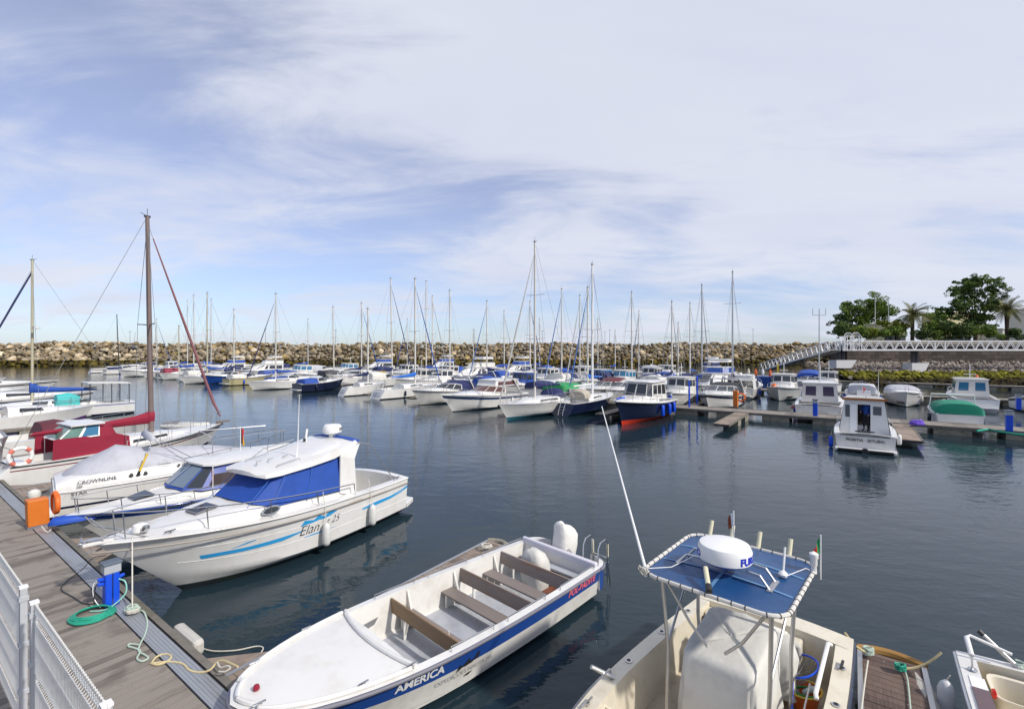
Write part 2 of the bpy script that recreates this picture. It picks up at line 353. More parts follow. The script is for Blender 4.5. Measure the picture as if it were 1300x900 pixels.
    def rail(s, t0, t1=1.0, h=.5, inset=.1, r=.013, posts=4, m=STEEL, name='bow_rail', mid=False, both=True, h0=None, closed=True, sides=(1, -1)):
        mb = MB(); h0 = h if h0 is None else h0
        hh = lambda t: h0+(h-h0)*(t-t0)/(t1-t0)
        n = 12; T = [t0+(t1-t0)*i/n for i in range(n+1)]
        for sd_ in sides:
            mb.tube([s.edge(t, inset, hh(t), sd_) for t in T], r, m, 5)
            if mid: mb.tube([s.edge(t, inset, hh(t)*.5, sd_) for t in T], r*.7, m, 4)
            for i in range(posts):
                t = t0+(t1-t0)*(i+.0)/max(posts-1, 1)*.94
                mb.tube([s.edge(t, inset, 0, sd_)+Vector((-.04, 0, 0)), s.edge(t, inset, hh(t), sd_)], r*.9, m, 5)
        return mb.build(name, s.root, 60)
    def stanch(s, t0, t1, n, h=.55, inset=.08, r=.012):
        mb = MB()
        for sd_ in (1, -1):
            T = [t0+(t1-t0)*i/(n-1) for i in range(n)]
            for t in T: mb.tube([s.edge(t, inset, 0, sd_), s.edge(t, inset, h, sd_)], r, STEEL, 5)
            for hh in (h, h*.52): mb.tube([s.edge(t, inset, hh, sd_) for t in T], r*.45, STEEL, 4)
        return mb.build('lifelines', s.root, 60)
    def onhull(s, x, k, side):                       # point of the topsides, x from the stern
        return s.P(x/s.L, k, side)
    def letter(s, txt, x, k, size, m, side=1, shear=0, bold=0, name='lettering', off=.006, zext=None, sq=1.0):
        vs, fs = text_mesh(txt, size, shear, bold=bold); return s.decal(vs, fs, x, k, m, side, name, off, sq)
    def decal(s, vs, fs, x, k, m, side=1, name='emblem', off=.006, sq=1.0, parent=None):
        # wraps a flat drawing on the topsides; local u runs towards the reader's right
        out = []
        for u, v, _ in vs:
            xx = x-u*side*-1*-1 if side > 0 else x+u
            t = max(0, min(1, xx/s.L)); hgt = s.sh(t)-s.zc; p = s.P(t, max(0.01, min(.99, k+v*sq/hgt)), side, off)
            out.append(p)
        mb = MB(); mb.add(out, fs if side < 0 else fs, m); return mb.build(name, s.root, 0)
def strip(pts, n=10):                                # tapered swoosh polygon (list of (u, lower, upper)) -> verts, faces
    vs = []; fs = []
    for i in range(len(pts)-1):
        for j in range(n):
            a = j/n; u0, l0, h0 = [pts[i][q]*(1-a)+pts[i+1][q]*a for q in range(3)]; a = (j+1)/n; u1, l1, h1 = [pts[i][q]*(1-a)+pts[i+1][q]*a for q in range(3)]
            k = len(vs); vs += [(u0, l0, 0), (u1, l1, 0), (u1, h1, 0), (u0, h0, 0)]; fs.append([k, k+1, k+2, k+3])
    return vs, fs
def house(par, bot, top, z0, z1, m, roofm=None, over=.06, rt=.05, wins=(), name='cabin', roof=True, wm=None, bevel=0, camber=.05, zr=None, wlabel=None, frame=None):
    """cabin of bottom/top polygons (counter-clockwise seen from above, may carry their own z), a roof and panes on its sides"""
    bp = [Vector((p[0], p[1], p[2] if len(p) > 2 else z0)) for p in bot]; tp = [Vector((p[0], p[1], p[2] if len(p) > 2 else z1)) for p in top]; n = len(bp)
    mb = MB(); mb.add(bp+tp, [[i, (i+1) % n, n+(i+1) % n, n+i] for i in range(n)]+[[n+i for i in range(n)]], m)
    o = mb.build(name, par, 30, bevel=bevel)
    if roof:
        c = sum(tp, Vector())/n; r = MB(); lo = []; hi = []; mid = []
        for p in tp:
            d = Vector((p.x-c.x, p.y-c.y, 0)); d2_ = d*(1+over/max(d.length, .01)); q = Vector((c.x+d2_.x, c.y+d2_.y, p.z+.002)); lo.append(q); hi.append(q+Vector((0, 0, rt))); mid.append(Vector((c.x+d.x*.75, c.y+d.y*.75, p.z+rt+camber)))
        vs = lo+hi+mid; fs = [list(range(n))[::-1]]+[[i, (i+1) % n, n+(i+1) % n, n+i] for i in range(n)]+[[n+i, n+(i+1) % n, 2*n+(i+1) % n, 2*n+i] for i in range(n)]+[[2*n+i for i in range(n)]]
        r.add(vs, fs, roofm or m); r.build('roof', par, 30, bevel=bevel)
    for w in wins:
        i, u0, u1, v0, v1 = w[:5]; gm = w[5] if len(w) > 5 else (wm or GLASS)
        a, b, c_, d_ = bp[i], bp[(i+1) % n], tp[(i+1) % n], tp[i]
        q = lambda u, v: (a*(1-u)+b*u)*(1-v)+(d_*(1-u)+c_*u)*v
        nn = (b-a).cross(d_-a).normalized()
        if frame:
            e = frame; du = e/(b-a).length; dv = e/max((d_-a).length, .01)
            MB().slab([q(u0-du, v0-dv)+nn*.002, q(u1+du, v0-dv)+nn*.002, q(u1+du, v1+dv)+nn*.002, q(u0-du, v1+dv)+nn*.002], .012, GREYR).build('window_frame', par, 0)
        MB().slab([q(u0, v0)+nn*.006, q(u1, v0)+nn*.006, q(u1, v1)+nn*.006, q(u0, v1)+nn*.006], .012 if not frame else .014, gm).build('window', par, 0)
    return o
def sym(pts):                                       # mirror a port-side outline (bow to stern) into a ccw polygon
    L_ = [p for p in pts]; R_ = [(p[0], -p[1])+tuple(p[2:]) for p in reversed(pts) if abs(p[1]) > 1e-6]
    return L_+R_
def fender(par, x, y, z0, z1, r, m=PWHITE, top=None, name='fender'):
    mb = MB(); mb.lathe([(.02, 0), (r*.8, .03), (r, .1), (r, z1-z0-.12), (r*.7, z1-z0-.04), (.02, z1-z0)], m, (x, y, z0), 12)
    if top is not None: mb.tube([(x, y, z1), (x, y-math.copysign(.04, y), top)], .008, ROPEW, 5)
    return mb.build(name, par, 50)
def outboard(par, x, y, z, m=PWHITE, s=1.0, tilt=0, name='outboard_motor'):
    mb = MB(); rows = []
    for zz, a, b_, cx in ((0, .13, .10, 0), (.06, .26, .19, -.04), (.22, .32, .21, -.06), (.42, .30, .20, -.05), (.54, .22, .15, -.02), (.6, .1, .07, .02)):
        rows.append([((cx+a*cos(2*pi*j/14))*s, b_*sin(2*pi*j/14)*s, (.25+zz)*s) for j in range(14)])
    mb.grid(rows, m, closed=True, caps=True)
    mb.box((.0, 0, 0), (.16*s, .12*s, .6*s), PBLACK); mb.box((-.02, 0, -.5*s), (.2*s, .06*s, .5*s), PBLACK); mb.box((.16*s, 0, .05*s), (.16*s, .2*s, .3*s), PBLACK)
    mb.lathe([(.01, -.22*s), (.05*s, -.1*s), (.05*s, .1*s), (.1*s, .12*s), (.1*s, .14*s)], PBLACK, (-.02, 0, -.74*s), 8, (1, 0, 0))
    o = mb.build(name, par, 45); o.location = (x, y, z); o.rotation_euler.y = tilt; return o

# ================================================================== THE SETTING
def water():
    m = bpy.data.materials.new('sea_water'); m.use_nodes = True; nt = m.node_tree; N = nt.nodes.new; K = nt.links.new; b = nt.nodes['Principled BSDF']
    b.inputs['Base Color'].default_value = (.014, .028, .038, 1); b.inputs['Roughness'].default_value = .012; b.inputs['IOR'].default_value = 1.333
    tc = N('ShaderNodeTexCoord')
    def ns(sc, st, rot, det, dist=.0, ro=.5):
        mp = N('ShaderNodeMapping'); mp.inputs['Scale'].default_value = st; mp.inputs['Rotation'].default_value = (0, 0, rot); K(tc.outputs['Object'], mp.inputs[0])
        n = N('ShaderNodeTexNoise'); n.inputs['Scale'].default_value = sc; n.inputs['Detail'].default_value = det; n.inputs['Distortion'].default_value = dist; n.inputs['Roughness'].default_value = ro; K(mp.outputs[0], n.inputs[0]); return n.outputs[0]
    def M(op, a, b_):
        q = N('ShaderNodeMath'); q.operation = op
        for i, v in enumerate((a, b_)):
            if isinstance(v, (int, float)): q.inputs[i].default_value = v
            else: K(v, q.inputs[i])
        return q.outputs[0]
    rip = ns(4.6, (1, 1.7, 1), .35, 3, .25); mid = ns(1.25, (1, 1.9, 1), -.25, 3, .3); swell = ns(.30, (1, 1.6, 1), .1, 2); patch = ns(.085, (1, 1.8, 1), .5, 3)
    gust = N('ShaderNodeMapRange'); K(patch, gust.inputs[0]); gust.inputs[1].default_value = .36; gust.inputs[2].default_value = .64; gust.inputs[3].default_value = .22; gust.inputs[4].default_value = 1.45
    h = M('ADD', M('MULTIPLY', M('MULTIPLY', rip, gust.outputs[0]), .021), M('ADD', M('MULTIPLY', mid, .055), M('MULTIPLY', swell, .09)))
    bp = N('ShaderNodeBump'); bp.inputs['Strength'].default_value = 1.0; bp.inputs['Distance'].default_value = .27; K(h, bp.inputs['Height']); K(bp.outputs[0], b.inputs['Normal'])
    mb = MB(); n = 1; mb.poly([(-900, -150, 0), (900, -150, 0), (900, 1600, 0), (-900, 1600, 0)], m)
    o = mb.build('water', None, 0); tag(o, kind='structure')
water()

def rock_mesh(seed, m, sub=1):
    R_ = random.Random(seed); bm = __import__('bmesh').new(); __import__('bmesh').ops.create_icosphere(bm, subdivisions=sub+1, radius=1)
    ax = [Vector((R_.gauss(0, 1), R_.gauss(0, 1), R_.gauss(0, 1))).normalized() for _ in range(9)]; cut = [R_.uniform(.55, .85) for _ in ax]
    for v in bm.verts:
        for a, c in zip(ax, cut):
            d = v.co.dot(a)
            if d > c: v.co -= a*(d-c)
        v.co *= 1+R_.uniform(-.05, .05)
    me = bpy.data.meshes.new('boulder'); bm.to_mesh(me); bm.free(); me.materials.append(m); return me
def tidal(name, top, var, wet_z, wet, weed=None, scale=.35):
    """stone with lichen blotches; a dark weedy belt below the tide line (real growth, keyed to height)"""
    m = bpy.data.materials.new(name); m.use_nodes = True; nt = m.node_tree; N = nt.nodes.new; K = nt.links.new; b = nt.nodes['Principled BSDF']; b.inputs['Roughness'].default_value = .9; b.inputs['Specular IOR Level'].default_value = .2
    g = N('ShaderNodeNewGeometry'); oi = N('ShaderNodeObjectInfo')
    n = N('ShaderNodeTexNoise'); n.inputs['Scale'].default_value = scale; n.inputs['Detail'].default_value = 6; n.inputs['Roughness'].default_value = .7; K(g.outputs['Position'], n.inputs[0])
    r = N('ShaderNodeValToRGB'); K(n.outputs[0], r.inputs[0]); r.color_ramp.elements[0].position = .36; r.color_ramp.elements[1].position = .66
    r.color_ramp.elements[0].color = lin(top[0]); r.color_ramp.elements[1].color = lin(top[1]); e = r.color_ramp.elements.new(.5); e.color = lin(top[2])
    isl = N('ShaderNodeMapRange'); K(g.outputs['Random Per Island'], isl.inputs[0]); isl.inputs[3].default_value = 1-var; isl.inputs[4].default_value = 1+var
    mu = N('ShaderNodeMix'); mu.data_type = 'RGBA'; mu.blend_type = 'MULTIPLY'; mu.inputs[0].default_value = 1; K(r.outputs[0], mu.inputs[6]); K(isl.outputs[0], mu.inputs[7])
    oi2 = N('ShaderNodeMapRange'); K(oi.outputs['Random'], oi2.inputs[0]); oi2.inputs[3].default_value = 1-var; oi2.inputs[4].default_value = 1+var
    mu2 = N('ShaderNodeMix'); mu2.data_type = 'RGBA'; mu2.blend_type = 'MULTIPLY'; mu2.inputs[0].default_value = 1; K(mu.outputs[2], mu2.inputs[6]); K(oi2.outputs[0], mu2.inputs[7])
    sp = N('ShaderNodeSeparateXYZ'); K(g.outputs['Position'], sp.inputs[0])
    ad = N('ShaderNodeMath'); ad.operation = 'MULTIPLY_ADD'; K(n.outputs[0], ad.inputs[0]); ad.inputs[1].default_value = -1.6; K(sp.outputs[2], ad.inputs[2])
    wz = N('ShaderNodeMapRange'); K(ad.outputs[0], wz.inputs[0]); wz.inputs[1].default_value = wet_z-.9; wz.inputs[2].default_value = wet_z-.5; wz.inputs[3].default_value = 1; wz.inputs[4].default_value = 0
    n3 = N('ShaderNodeTexNoise'); n3.inputs['Scale'].default_value = scale*2.5; n3.inputs['Detail'].default_value = 4; K(g.outputs['Position'], n3.inputs[0])
    wc = N('ShaderNodeValToRGB'); K(n3.outputs[0], wc.inputs[0]); wc.color_ramp.elements[0].color = lin(wet); wc.color_ramp.elements[1].color = lin(weed or wet); wc.color_ramp.elements[0].position = .42; wc.color_ramp.elements[1].position = .58
    mx = N('ShaderNodeMix'); mx.data_type = 'RGBA'; K(wz.outputs[0], mx.inputs[0]); K(mu2.outputs[2], mx.inputs[6]); K(wc.outputs[0], mx.inputs[7]); K(mx.outputs[2], b.inputs['Base Color'])
    return m
ROCKM = [tidal('rock_pale', ((124, 108, 82), (198, 186, 164), (164, 148, 122)), .24, 1.9, (44, 38, 22), (98, 86, 34)),
         tidal('rock_ochre', ((104, 88, 58), (160, 140, 100), (132, 114, 78)), .28, 1.9, (40, 34, 18), (110, 96, 30)),
         tidal('rock_grey', ((112, 102, 86), (180, 170, 150), (146, 134, 114)), .28, 1.9, (42, 38, 26), (84, 74, 36))]
def breakwater():
    R_ = random.Random(5); Y0 = lambda x: 168+.06*x     # foot line
    mb = MB(); core = mat('breakwater_core', (60, 52, 40), .95, .3, .3)
    xs = [-420+i*20 for i in range(32)]
    mb.grid([[(x, Y0(x)+2, -1), (x, Y0(x)+14, 6.6), (x, Y0(x)+26, 6.8), (x, Y0(x)+42, -2)] for x in xs if x <= 190], core)
    tag(mb.build('breakwater', None, 0), 'long rubble breakwater wall closing the basin below the open sky', 'breakwater')
    protos = [rock_mesh(100+i, ROCKM[i % 3]) for i in range(9)]
    spots = []
    for row in range(14):
        f = row/13; x = -250.0
        while x < 178:
            w = (.62+.9*R_.random()**2)*(1.08-.12*f)
            spots.append((x+w*.8, f, w)); x += w*1.55
    big = sorted(range(len(spots)), key=lambda i: -spots[i][2]*(1.0 if abs(spots[i][0]/175) < 1.05 else 0))[:290]; bigs = set(big)
    rest = MB(); lite = [rock_mesh(200+i, ROCKM[i % 3], 0) for i in range(9)]
    data = [([v.co.copy() for v in me.vertices], [list(p.vertices) for p in me.polygons], me.materials[0]) for me in lite]
    for i, (x, f, w) in enumerate(spots):
        h = .1+f*7.9+R_.uniform(-.4, .5)+.35*sin(x*.11); y = Y0(x)+.5+f*13+R_.uniform(-.8, .8); h -= .5 if f == 1 else 0
        rot = Matrix.Rotation(R_.uniform(0, 6.28), 4, 'Z') @ Matrix.Rotation(R_.uniform(-.6, .6), 4, 'X'); sc = Vector((w*R_.uniform(.9, 1.15), w*.9, w*R_.uniform(.65, .9)))
        k = R_.choice([0, 3, 6, 2, 5, 1, 4, 8] if f > .3 else [0, 1, 2, 4, 7]) if x > -60 else R_.choice([0, 3, 6, 2, 5, 0, 3, 1])
        if i in bigs:
            o = bpy.data.objects.new('boulder', protos[k]); C.objects.link(o); o.location = (x, y, h); o.rotation_euler = rot.to_euler(); o.scale = sc
            tag(o, 'large weathered boulder in the rock armour of the breakwater', 'boulder', 'boulders of the breakwater')
        else:
            vs, fs, m = data[k]; rest.add([rot @ Vector((v.x*sc.x, v.y*sc.y, v.z*sc.z))+Vector((x, y, h)) for v in vs], fs, m)
    tag(rest.build('rubble', None, 0), 'smaller weathered rocks filling the breakwater face between the large boulders', 'rubble', kind='stuff')
breakwater()
def lamp_post(px, y, top, label, arm=True):
    X = (px-650)/F*y; h = CH+(HOR-top)/F*y
    r = root('lamp_post', (X, y, 6.4), 0, label, 'lamp post', 'lamp posts along the breakwater crest'); MB().tube([(0, 0, 0), (0, 0, h-6.4)], [.12, .08], ALU, 6).build('pole', r); MB().box((0, 0, h-6.4), (1.0 if arm else .5, .35, .14), ALU).build('lamp_head', r)
for px, tp, lb in ((165, 421, 'lamp post on the breakwater left of the brown mast'), (337, 418, 'lamp post on the breakwater just left of the mast with the blue sloping headsail'), (426, 419, 'lamp post on the breakwater beside the thin mast left of centre'), (602, 419, 'lamp post on the breakwater between the two pairs of centre masts'), (689, 420, 'lamp post on the breakwater just right of the tallest mast'), (768, 421, 'lamp post on the breakwater, left one of a close pair'), (774, 419, 'lamp post on the breakwater, right one of a close pair'), (956, 418, 'lamp post on the breakwater alone right of the tall grey mast')):
    lamp_post(px, 186, tp, lb)

# ------------------------------------------------------------------ right-hand shore
def shore():
    stone = masonry('quay_masonry', (76, 68, 64), None, None)
    land = mat('park_soil', (74, 78, 48), .95, .3, .4)
    tag(MB().grid([[(x, 88, 6.19) for x in (64, 80, 120, 330)], [(x, 240, 6.19) for x in (167, 180, 220, 330)]], land).build('ground', None, 0), kind='structure')
    w = MB()
    x0 = 50.0
    # quay wall with coping, runs right from the breakwater root
    w.box((187, 87.5, 3.3), (252, 3, 6.2), stone); w.box((187, 86.1, 6.45), (252.4, 1.1, .5), mat('coping_stone', (140, 134, 124), .9, .3, 1.0, bump=.3, bscale=4)); w.slab([(60.5, 86.2, 0), (128, 186, 0), (128, 186, 6.2), (60.5, 86.2, 6.2)], -2, stone)
    tag(w.build('quay_wall', None, 0, loc=None), 'dark stained masonry quay wall with pale coping behind the white footbridge', 'wall')
    sl = MB(); sm = mat('rubble_slope', (128, 120, 112), .95, .35, 1.6, dirt=(70, 62, 58), dirt_amt=.6, bump=.8, bscale=4)
    R_ = random.Random(9)
    xs = [52+i*2.2 for i in range(120)]
    sl.grid([[(x, 86.0, 2.8+R_.uniform(-.2, .2)), (x, 82, 2.2+R_.uniform(-.2, .2)), (x, 78, 1.6+R_.uniform(-.2, .2)), (x, 75, 1.2+R_.uniform(-.1, .1)), (x, 70, .2), (x, 66, -1)] for x in xs], sm)
    tag(sl.build('shore_slope', None, 0), kind='structure')
    pale = tidal('rock_shore', ((112, 102, 92), (176, 168, 160), (146, 136, 126)), .25, -5, (60, 56, 40), scale=1.2)
    weed = tidal('rock_weedy', ((62, 60, 20), (136, 134, 36), (96, 94, 28)), .4, .9, (28, 24, 16), (60, 50, 24), scale=.9)
    b1 = MB(); b2 = MB(); data = []
    for i in range(6):
        me = rock_mesh(300+i, pale, 0); data.append(([v.co.copy() for v in me.vertices], [list(p.vertices) for p in me.polygons]))
    for i in range(5200):
        x = R_.uniform(52, 150); y = R_.uniform(67.5, 86); z = 3.0-(86-y)*.145 if y > 75 else 1.4-(75-y)*.2
        s_ = R_.uniform(.18, .42) if y > 76.5 else R_.uniform(.28, .62)
        vs, fs = R_.choice(data); rot = Matrix.Rotation(R_.uniform(0, 6.28), 4, 'Z') @ Matrix.Rotation(R_.uniform(-1, 1), 4, 'Y')
        mb = b1 if y > 76.3+R_.uniform(-.4, .4) else b2
        mb.add([rot @ (v*s_)+Vector((x, y, z+R_.uniform(-.08, .12))) for v in vs], fs, pale if mb is b1 else weed)
    tag(b1.build('rubble', None, 0), 'grey rubble slope below the quay wall on the right', 'rubble', kind='stuff')
    tag(b2.build('seaweed_rocks', None, 0), 'olive seaweed covered stones at the foot of the right shore', 'seaweed rocks', kind='stuff')
shore()
def truss(a, b, h, n, name, label, cat, w=1.8):
    a = Vector(a); b = Vector(b); wp = mat('bridge_white_paint', (.72, .73, .75), .4, .06); r = root(name, a, 0, label, cat); d = b-a; perp = Vector((-d.y, d.x, 0)).normalized()*w
    for k in (0, 1):
        mb = MB(); o = perp*k; up = Vector((0, 0, h))
        mb.bar(o, d+o, .14, .2, wp); mb.bar(o+up, d+o+up, .12, .14, wp); mb.bar(o+up*.5, d+o+up*.5, .03, .03, wp)
        for i in range(n):
            p = d*(i/n)+o; q = d*((i+.5)/n)+o; s_ = d*((i+1)/n)+o
            mb.bar(p, q+up, .07, .07, wp); mb.bar(q+up, s_, .07, .07, wp)
            if i % 10 == 0: mb.bar(p, p+up, .12, .12, wp)
        mb.build('truss_side', r, 0)
    MB().slab([Vector((0, 0, .1)), d+Vector((0, 0, .1)), d+perp+Vector((0, 0, .1)), perp+Vector((0, 0, .1))], .06, ALU).build('walkway', r, 0)
    return r
def X(px, Y): return (px-650)/F*Y
def Zp(py, Y): return CH+(HOR-py)/F*Y
YB = 76.0
truss((X(1070, YB), YB, Zp(444.5, YB)), (X(1420, YB), YB, Zp(444.5, YB)), 1.45, 27, 'footbridge', 'level white lattice footbridge running along the quay wall', 'footbridge')
truss((X(1070, YB)-.3, YB+.2, Zp(445, YB)), (X(975, 98), 98, Zp(471, 98)), 1.45, 16, 'gangway', 'white lattice gangway sloping down to the pontoons', 'gangway')
def portal():
    wp = MATS['bridge_white_paint']; r = root('gate_arch', (X(1070, YB), YB-.15, Zp(444, YB)), 0, 'white arched gate where the footbridge meets the gangway', 'gate')
    def fr(y, nm):
        mb = MB()
        for x in (.1, .6, 1.1, 1.5, 2.5, 2.9): mb.bar((x, y, 0), (x, y, 2.15), .08, .08, wp)
        for z in (.9, 2.15): mb.bar((.1, y, z), (2.9, y, z), .06, .06, wp)
        mb.tube([(2.0+.7*cos(a), y, 2.15+.6*sin(a)) for a in [pi*i/10 for i in range(11)]], .06, wp, 5); mb.tube([(2.0+.42*cos(a), y, 2.1+.36*sin(a)) for a in [pi*i/10 for i in range(11)]], .04, wp, 5)
        mb.build(nm, r, 0)
    fr(0, 'gate_frame'); fr(1.7, 'gate_frame')
portal()
for (xa, xb, yt, yb, lb) in ((1062, 1088, 457.2, 465.0, 'white concrete pile cap under the arched gate'), (1158, 1180, 461.0, 471.0, 'white concrete pile cap under the middle of the footbridge')):
    Yc = YB+.5; r = root('bridge_pier', (X(xa, Yc), Yc, 0), 0, lb, 'pier'); wd = X(xb, Yc)-X(xa, Yc); z1 = Zp(yt, Yc); z0 = Zp(yb, Yc)-.3
    MB().add([(0, 0, z0), (wd*.72, 0, z0), (wd*.72, 1.9, z0), (0, 1.9, z0), (0, 0, z1), (wd, 0, z1), (wd, 1.9, z1), (0, 1.9, z1)], [[3, 2, 1, 0], [4, 5, 6, 7], [0, 1, 5, 4], [1, 2, 6, 5], [2, 3, 7, 6], [3, 0, 4, 7]], mat('white_concrete', (.60, .60, .62), .8, .1)).build('pile_cap', r, 0)
    for q in (.3, .5): MB().tube([(wd*q, .9, z1), (wd*q, .9, Zp(445, Yc))], .3, mat('pile_steel', (.05, .05, .06), .6, .3), 10).build('pile', r)
    MB().tube([(wd*.4, 1, -1), (wd*.4, 1, z0)], .4, MATS['pile_steel'], 10).build('pile', r)

# ------------------------------------------------------------------ trees, park, buildings
def leafmat(name, a, b):
    m = bpy.data.materials.new(name); m.use_nodes = True; nt = m.node_tree; N = nt.nodes.new; K = nt.links.new; bs = nt.nodes['Principled BSDF']; bs.inputs['Roughness'].default_value = .7; bs.inputs['Specular IOR Level'].default_value = .25
    g = N('ShaderNodeNewGeometry'); n = N('ShaderNodeTexNoise'); n.inputs['Scale'].default_value = .5; K(g.outputs['Position'], n.inputs[0])
    ad = N('ShaderNodeMath'); ad.operation = 'MULTIPLY_ADD'; K(g.outputs['Random Per Island'], ad.inputs[0]); ad.inputs[1].default_value = .5; K(n.outputs[0], ad.inputs[2])
    r = N('ShaderNodeValToRGB'); K(ad.outputs[0], r.inputs[0]); r.color_ramp.elements[0].position = .4; r.color_ramp.elements[1].position = 1.05; r.color_ramp.elements[0].color = lin(a); r.color_ramp.elements[1].color = lin(b); K(r.outputs[0], bs.inputs['Base Color']); return m
LEAFD = leafmat('leaf_dark', (40, 58, 32), (100, 122, 62)); LEAFM = leafmat('leaf_mid', (52, 76, 32), (128, 150, 62)); LEAFL = leafmat('leaf_light', (62, 78, 28), (140, 150, 52)); PALML = leafmat('leaf_palm', (54, 62, 34), (124, 122, 66)); BARK = mat('tree_bark', (70, 56, 44), .9, .3, 4)
def leaves(mb, c, r, n, R_, m, size=.32, flat=.75):
    for _ in range(n):
        d = Vector((R_.gauss(0, 1), R_.gauss(0, 1), R_.gauss(0, 1))).normalized()*r*R_.uniform(.45, 1.0)**.6; p = Vector(c)+Vector((d.x, d.y, d.z*flat))
        a = Vector((R_.gauss(0, 1), R_.gauss(0, 1), R_.gauss(0, .6))).normalized()*size*R_.uniform(.6, 1.3); b = a.cross(Vector((R_.gauss(0, 1), R_.gauss(0, 1), R_.gauss(0, 1)))).normalized()*size*.5
        mb.add([p-a, p+b, p+a, p-b], [[0, 1, 2, 3]], m)
def tree(px, Y, base, clumps, label, m=LEAFD, seed=1, name='tree', size=.22, dens=1.0, tr=.28, group=None, cat='tree'):
    """clumps are (px, py, radius px) of the crown as it stands at distance Y"""
    R_ = random.Random(seed); r = root(name, (X(px, Y), Y, base), 0, label, cat, group); mb = MB(); tb = MB(); o = Vector(r.location); zt = max(Zp(c[1], Y) for c in clumps)-base; sp = Vector((0, 0, zt*.3))
    tb.tube([(0, 0, -.3), (.1, 0, zt*.15), sp], [tr, tr*.8, tr*.65], BARK, 7)
    for cx, cy, cr in clumps:
        c = Vector((X(cx, Y), Y+R_.uniform(-1, 1)*cr/F*Y*1.2, Zp(cy, Y)))-o; rad = cr/F*Y
        midp = sp.lerp(c, .5)+Vector((R_.uniform(-.3, .3), R_.uniform(-.3, .3), .2)); tb.tube([sp, midp, c], [tr*.4, tr*.22, tr*.06], BARK, 5)
        for k in range(22):
            cc = c+Vector((R_.gauss(0, .62), R_.gauss(0, .62), R_.gauss(0, .42)))*rad; leaves(mb, cc, rad*R_.uniform(.2, .5), int(58*dens*max(.5, rad/1.6)), R_, LEAFM if (k % 5 == 0 and m is LEAFD) else m, size)
    tb.build('trunk', r); mb.build('crown', r, 0); return r
YT = 96.0
tree(1074, 122, 6.2, [(1072, 398, 9), (1078, 388, 9), (1068, 408, 8), (1085, 402, 10), (1072, 418, 8), (1082, 416, 9), (1068, 424, 6)], 'dark loose conifer at the left end of the park trees', LEAFD, 3, 'pine_tree')
tree(1104, 126, 6.2, [(1090, 395, 12), (1102, 388, 12), (1113, 391, 11), (1125, 398, 9), (1098, 404, 12), (1085, 410, 9), (1112, 402, 9)], 'broad rounded green tree beside the dark conifer', LEAFM, 4, 'broadleaf_tree', dens=1.3)
tree(1238, YT, 6.2, [(1240, 356, 9), (1228, 362, 10), (1252, 362, 10), (1216, 372, 10), (1236, 374, 13), (1262, 372, 10), (1208, 388, 9), (1222, 390, 11), (1246, 388, 12), (1266, 388, 8), (1210, 402, 9), (1232, 405, 11), (1256, 402, 9), (1202, 394, 6), (1240, 414, 10)], 'tallest spreading pine of the park on the right', LEAFD, 5, 'pine_tree', tr=.45, dens=.95)
tree(1192, YT-3, 6.2, [(1188, 404, 8), (1196, 412, 9), (1184, 418, 8), (1178, 424, 7), (1200, 424, 9)], 'small dark green tree right of the palm', LEAFM, 6, 'broadleaf_tree')
tree(1140, YT-4, 6.2, [(1136, 414, 7), (1146, 418, 8), (1128, 420, 6), (1122, 410, 4)], 'yellowish young tree left of the palm', LEAFL, 7, 'broadleaf_tree', dens=1.4)
for px, rr, c, lb, m, sd_ in ((1080, 10, 427, 'round yellow green bush at the left end of the hedge line', LEAFL, 11), (1098, 11, 427, 'pale green bush above the arched gate', LEAFL, 12), (1118, 10, 428, 'grey green bush between the yellow bush and the young tree', LEAFM, 13), (1170, 10, 427, 'dark bush between the palm and the small tree', LEAFD, 14), (1214, 11, 424, 'dark bush under the left side of the tall pine', LEAFD, 15), (1232, 11, 426, 'dense bush right under the tall pine', LEAFM, 16), (1262, 8, 428, 'low bush between the tall pine and the right palm', LEAFM, 17), (1292, 9, 427, 'low bush right of the right palm', LEAFD, 18), (1182, 8, 428, 'mid green bush below the small tree', LEAFM, 19), (1072, 12, 420, 'tall dark bush at the foot of the loose conifer', LEAFD, 41), (1090, 11, 424, 'tall olive bush right of the tall dark one', LEAFM, 42), (1134, 11, 424, 'rounded bush just left of the palm trunk', LEAFM, 43), (1204, 13, 418, 'tall dark bush filling the gap left of the tall pine', LEAFD, 44), (1224, 12, 418, 'thick dark bush in front of the tall pine trunk', LEAFD, 45), (1250, 11, 422, 'thick bush right of the tall pine trunk', LEAFM, 46)):
    Yb = YT-6; r = root('bush', (X(px, Yb), Yb, 6.2), 0, lb, 'bush', 'bushes along the quay'); mb = MB(); R_ = random.Random(sd_)
    for k in range(6): leaves(mb, (R_.uniform(-1, 1)*rr/F*Yb*.7, R_.uniform(-1, 1), max(.7, Zp(c-3, Yb)-6.2+R_.uniform(-.6, .6))), rr/F*Yb*.6, 230, R_, m, .19)
    mb.build('foliage', r, 0); MB().tube([(0, 0, -.2), (0, 0, 1)], .1, BARK, 5).build('stem', r)
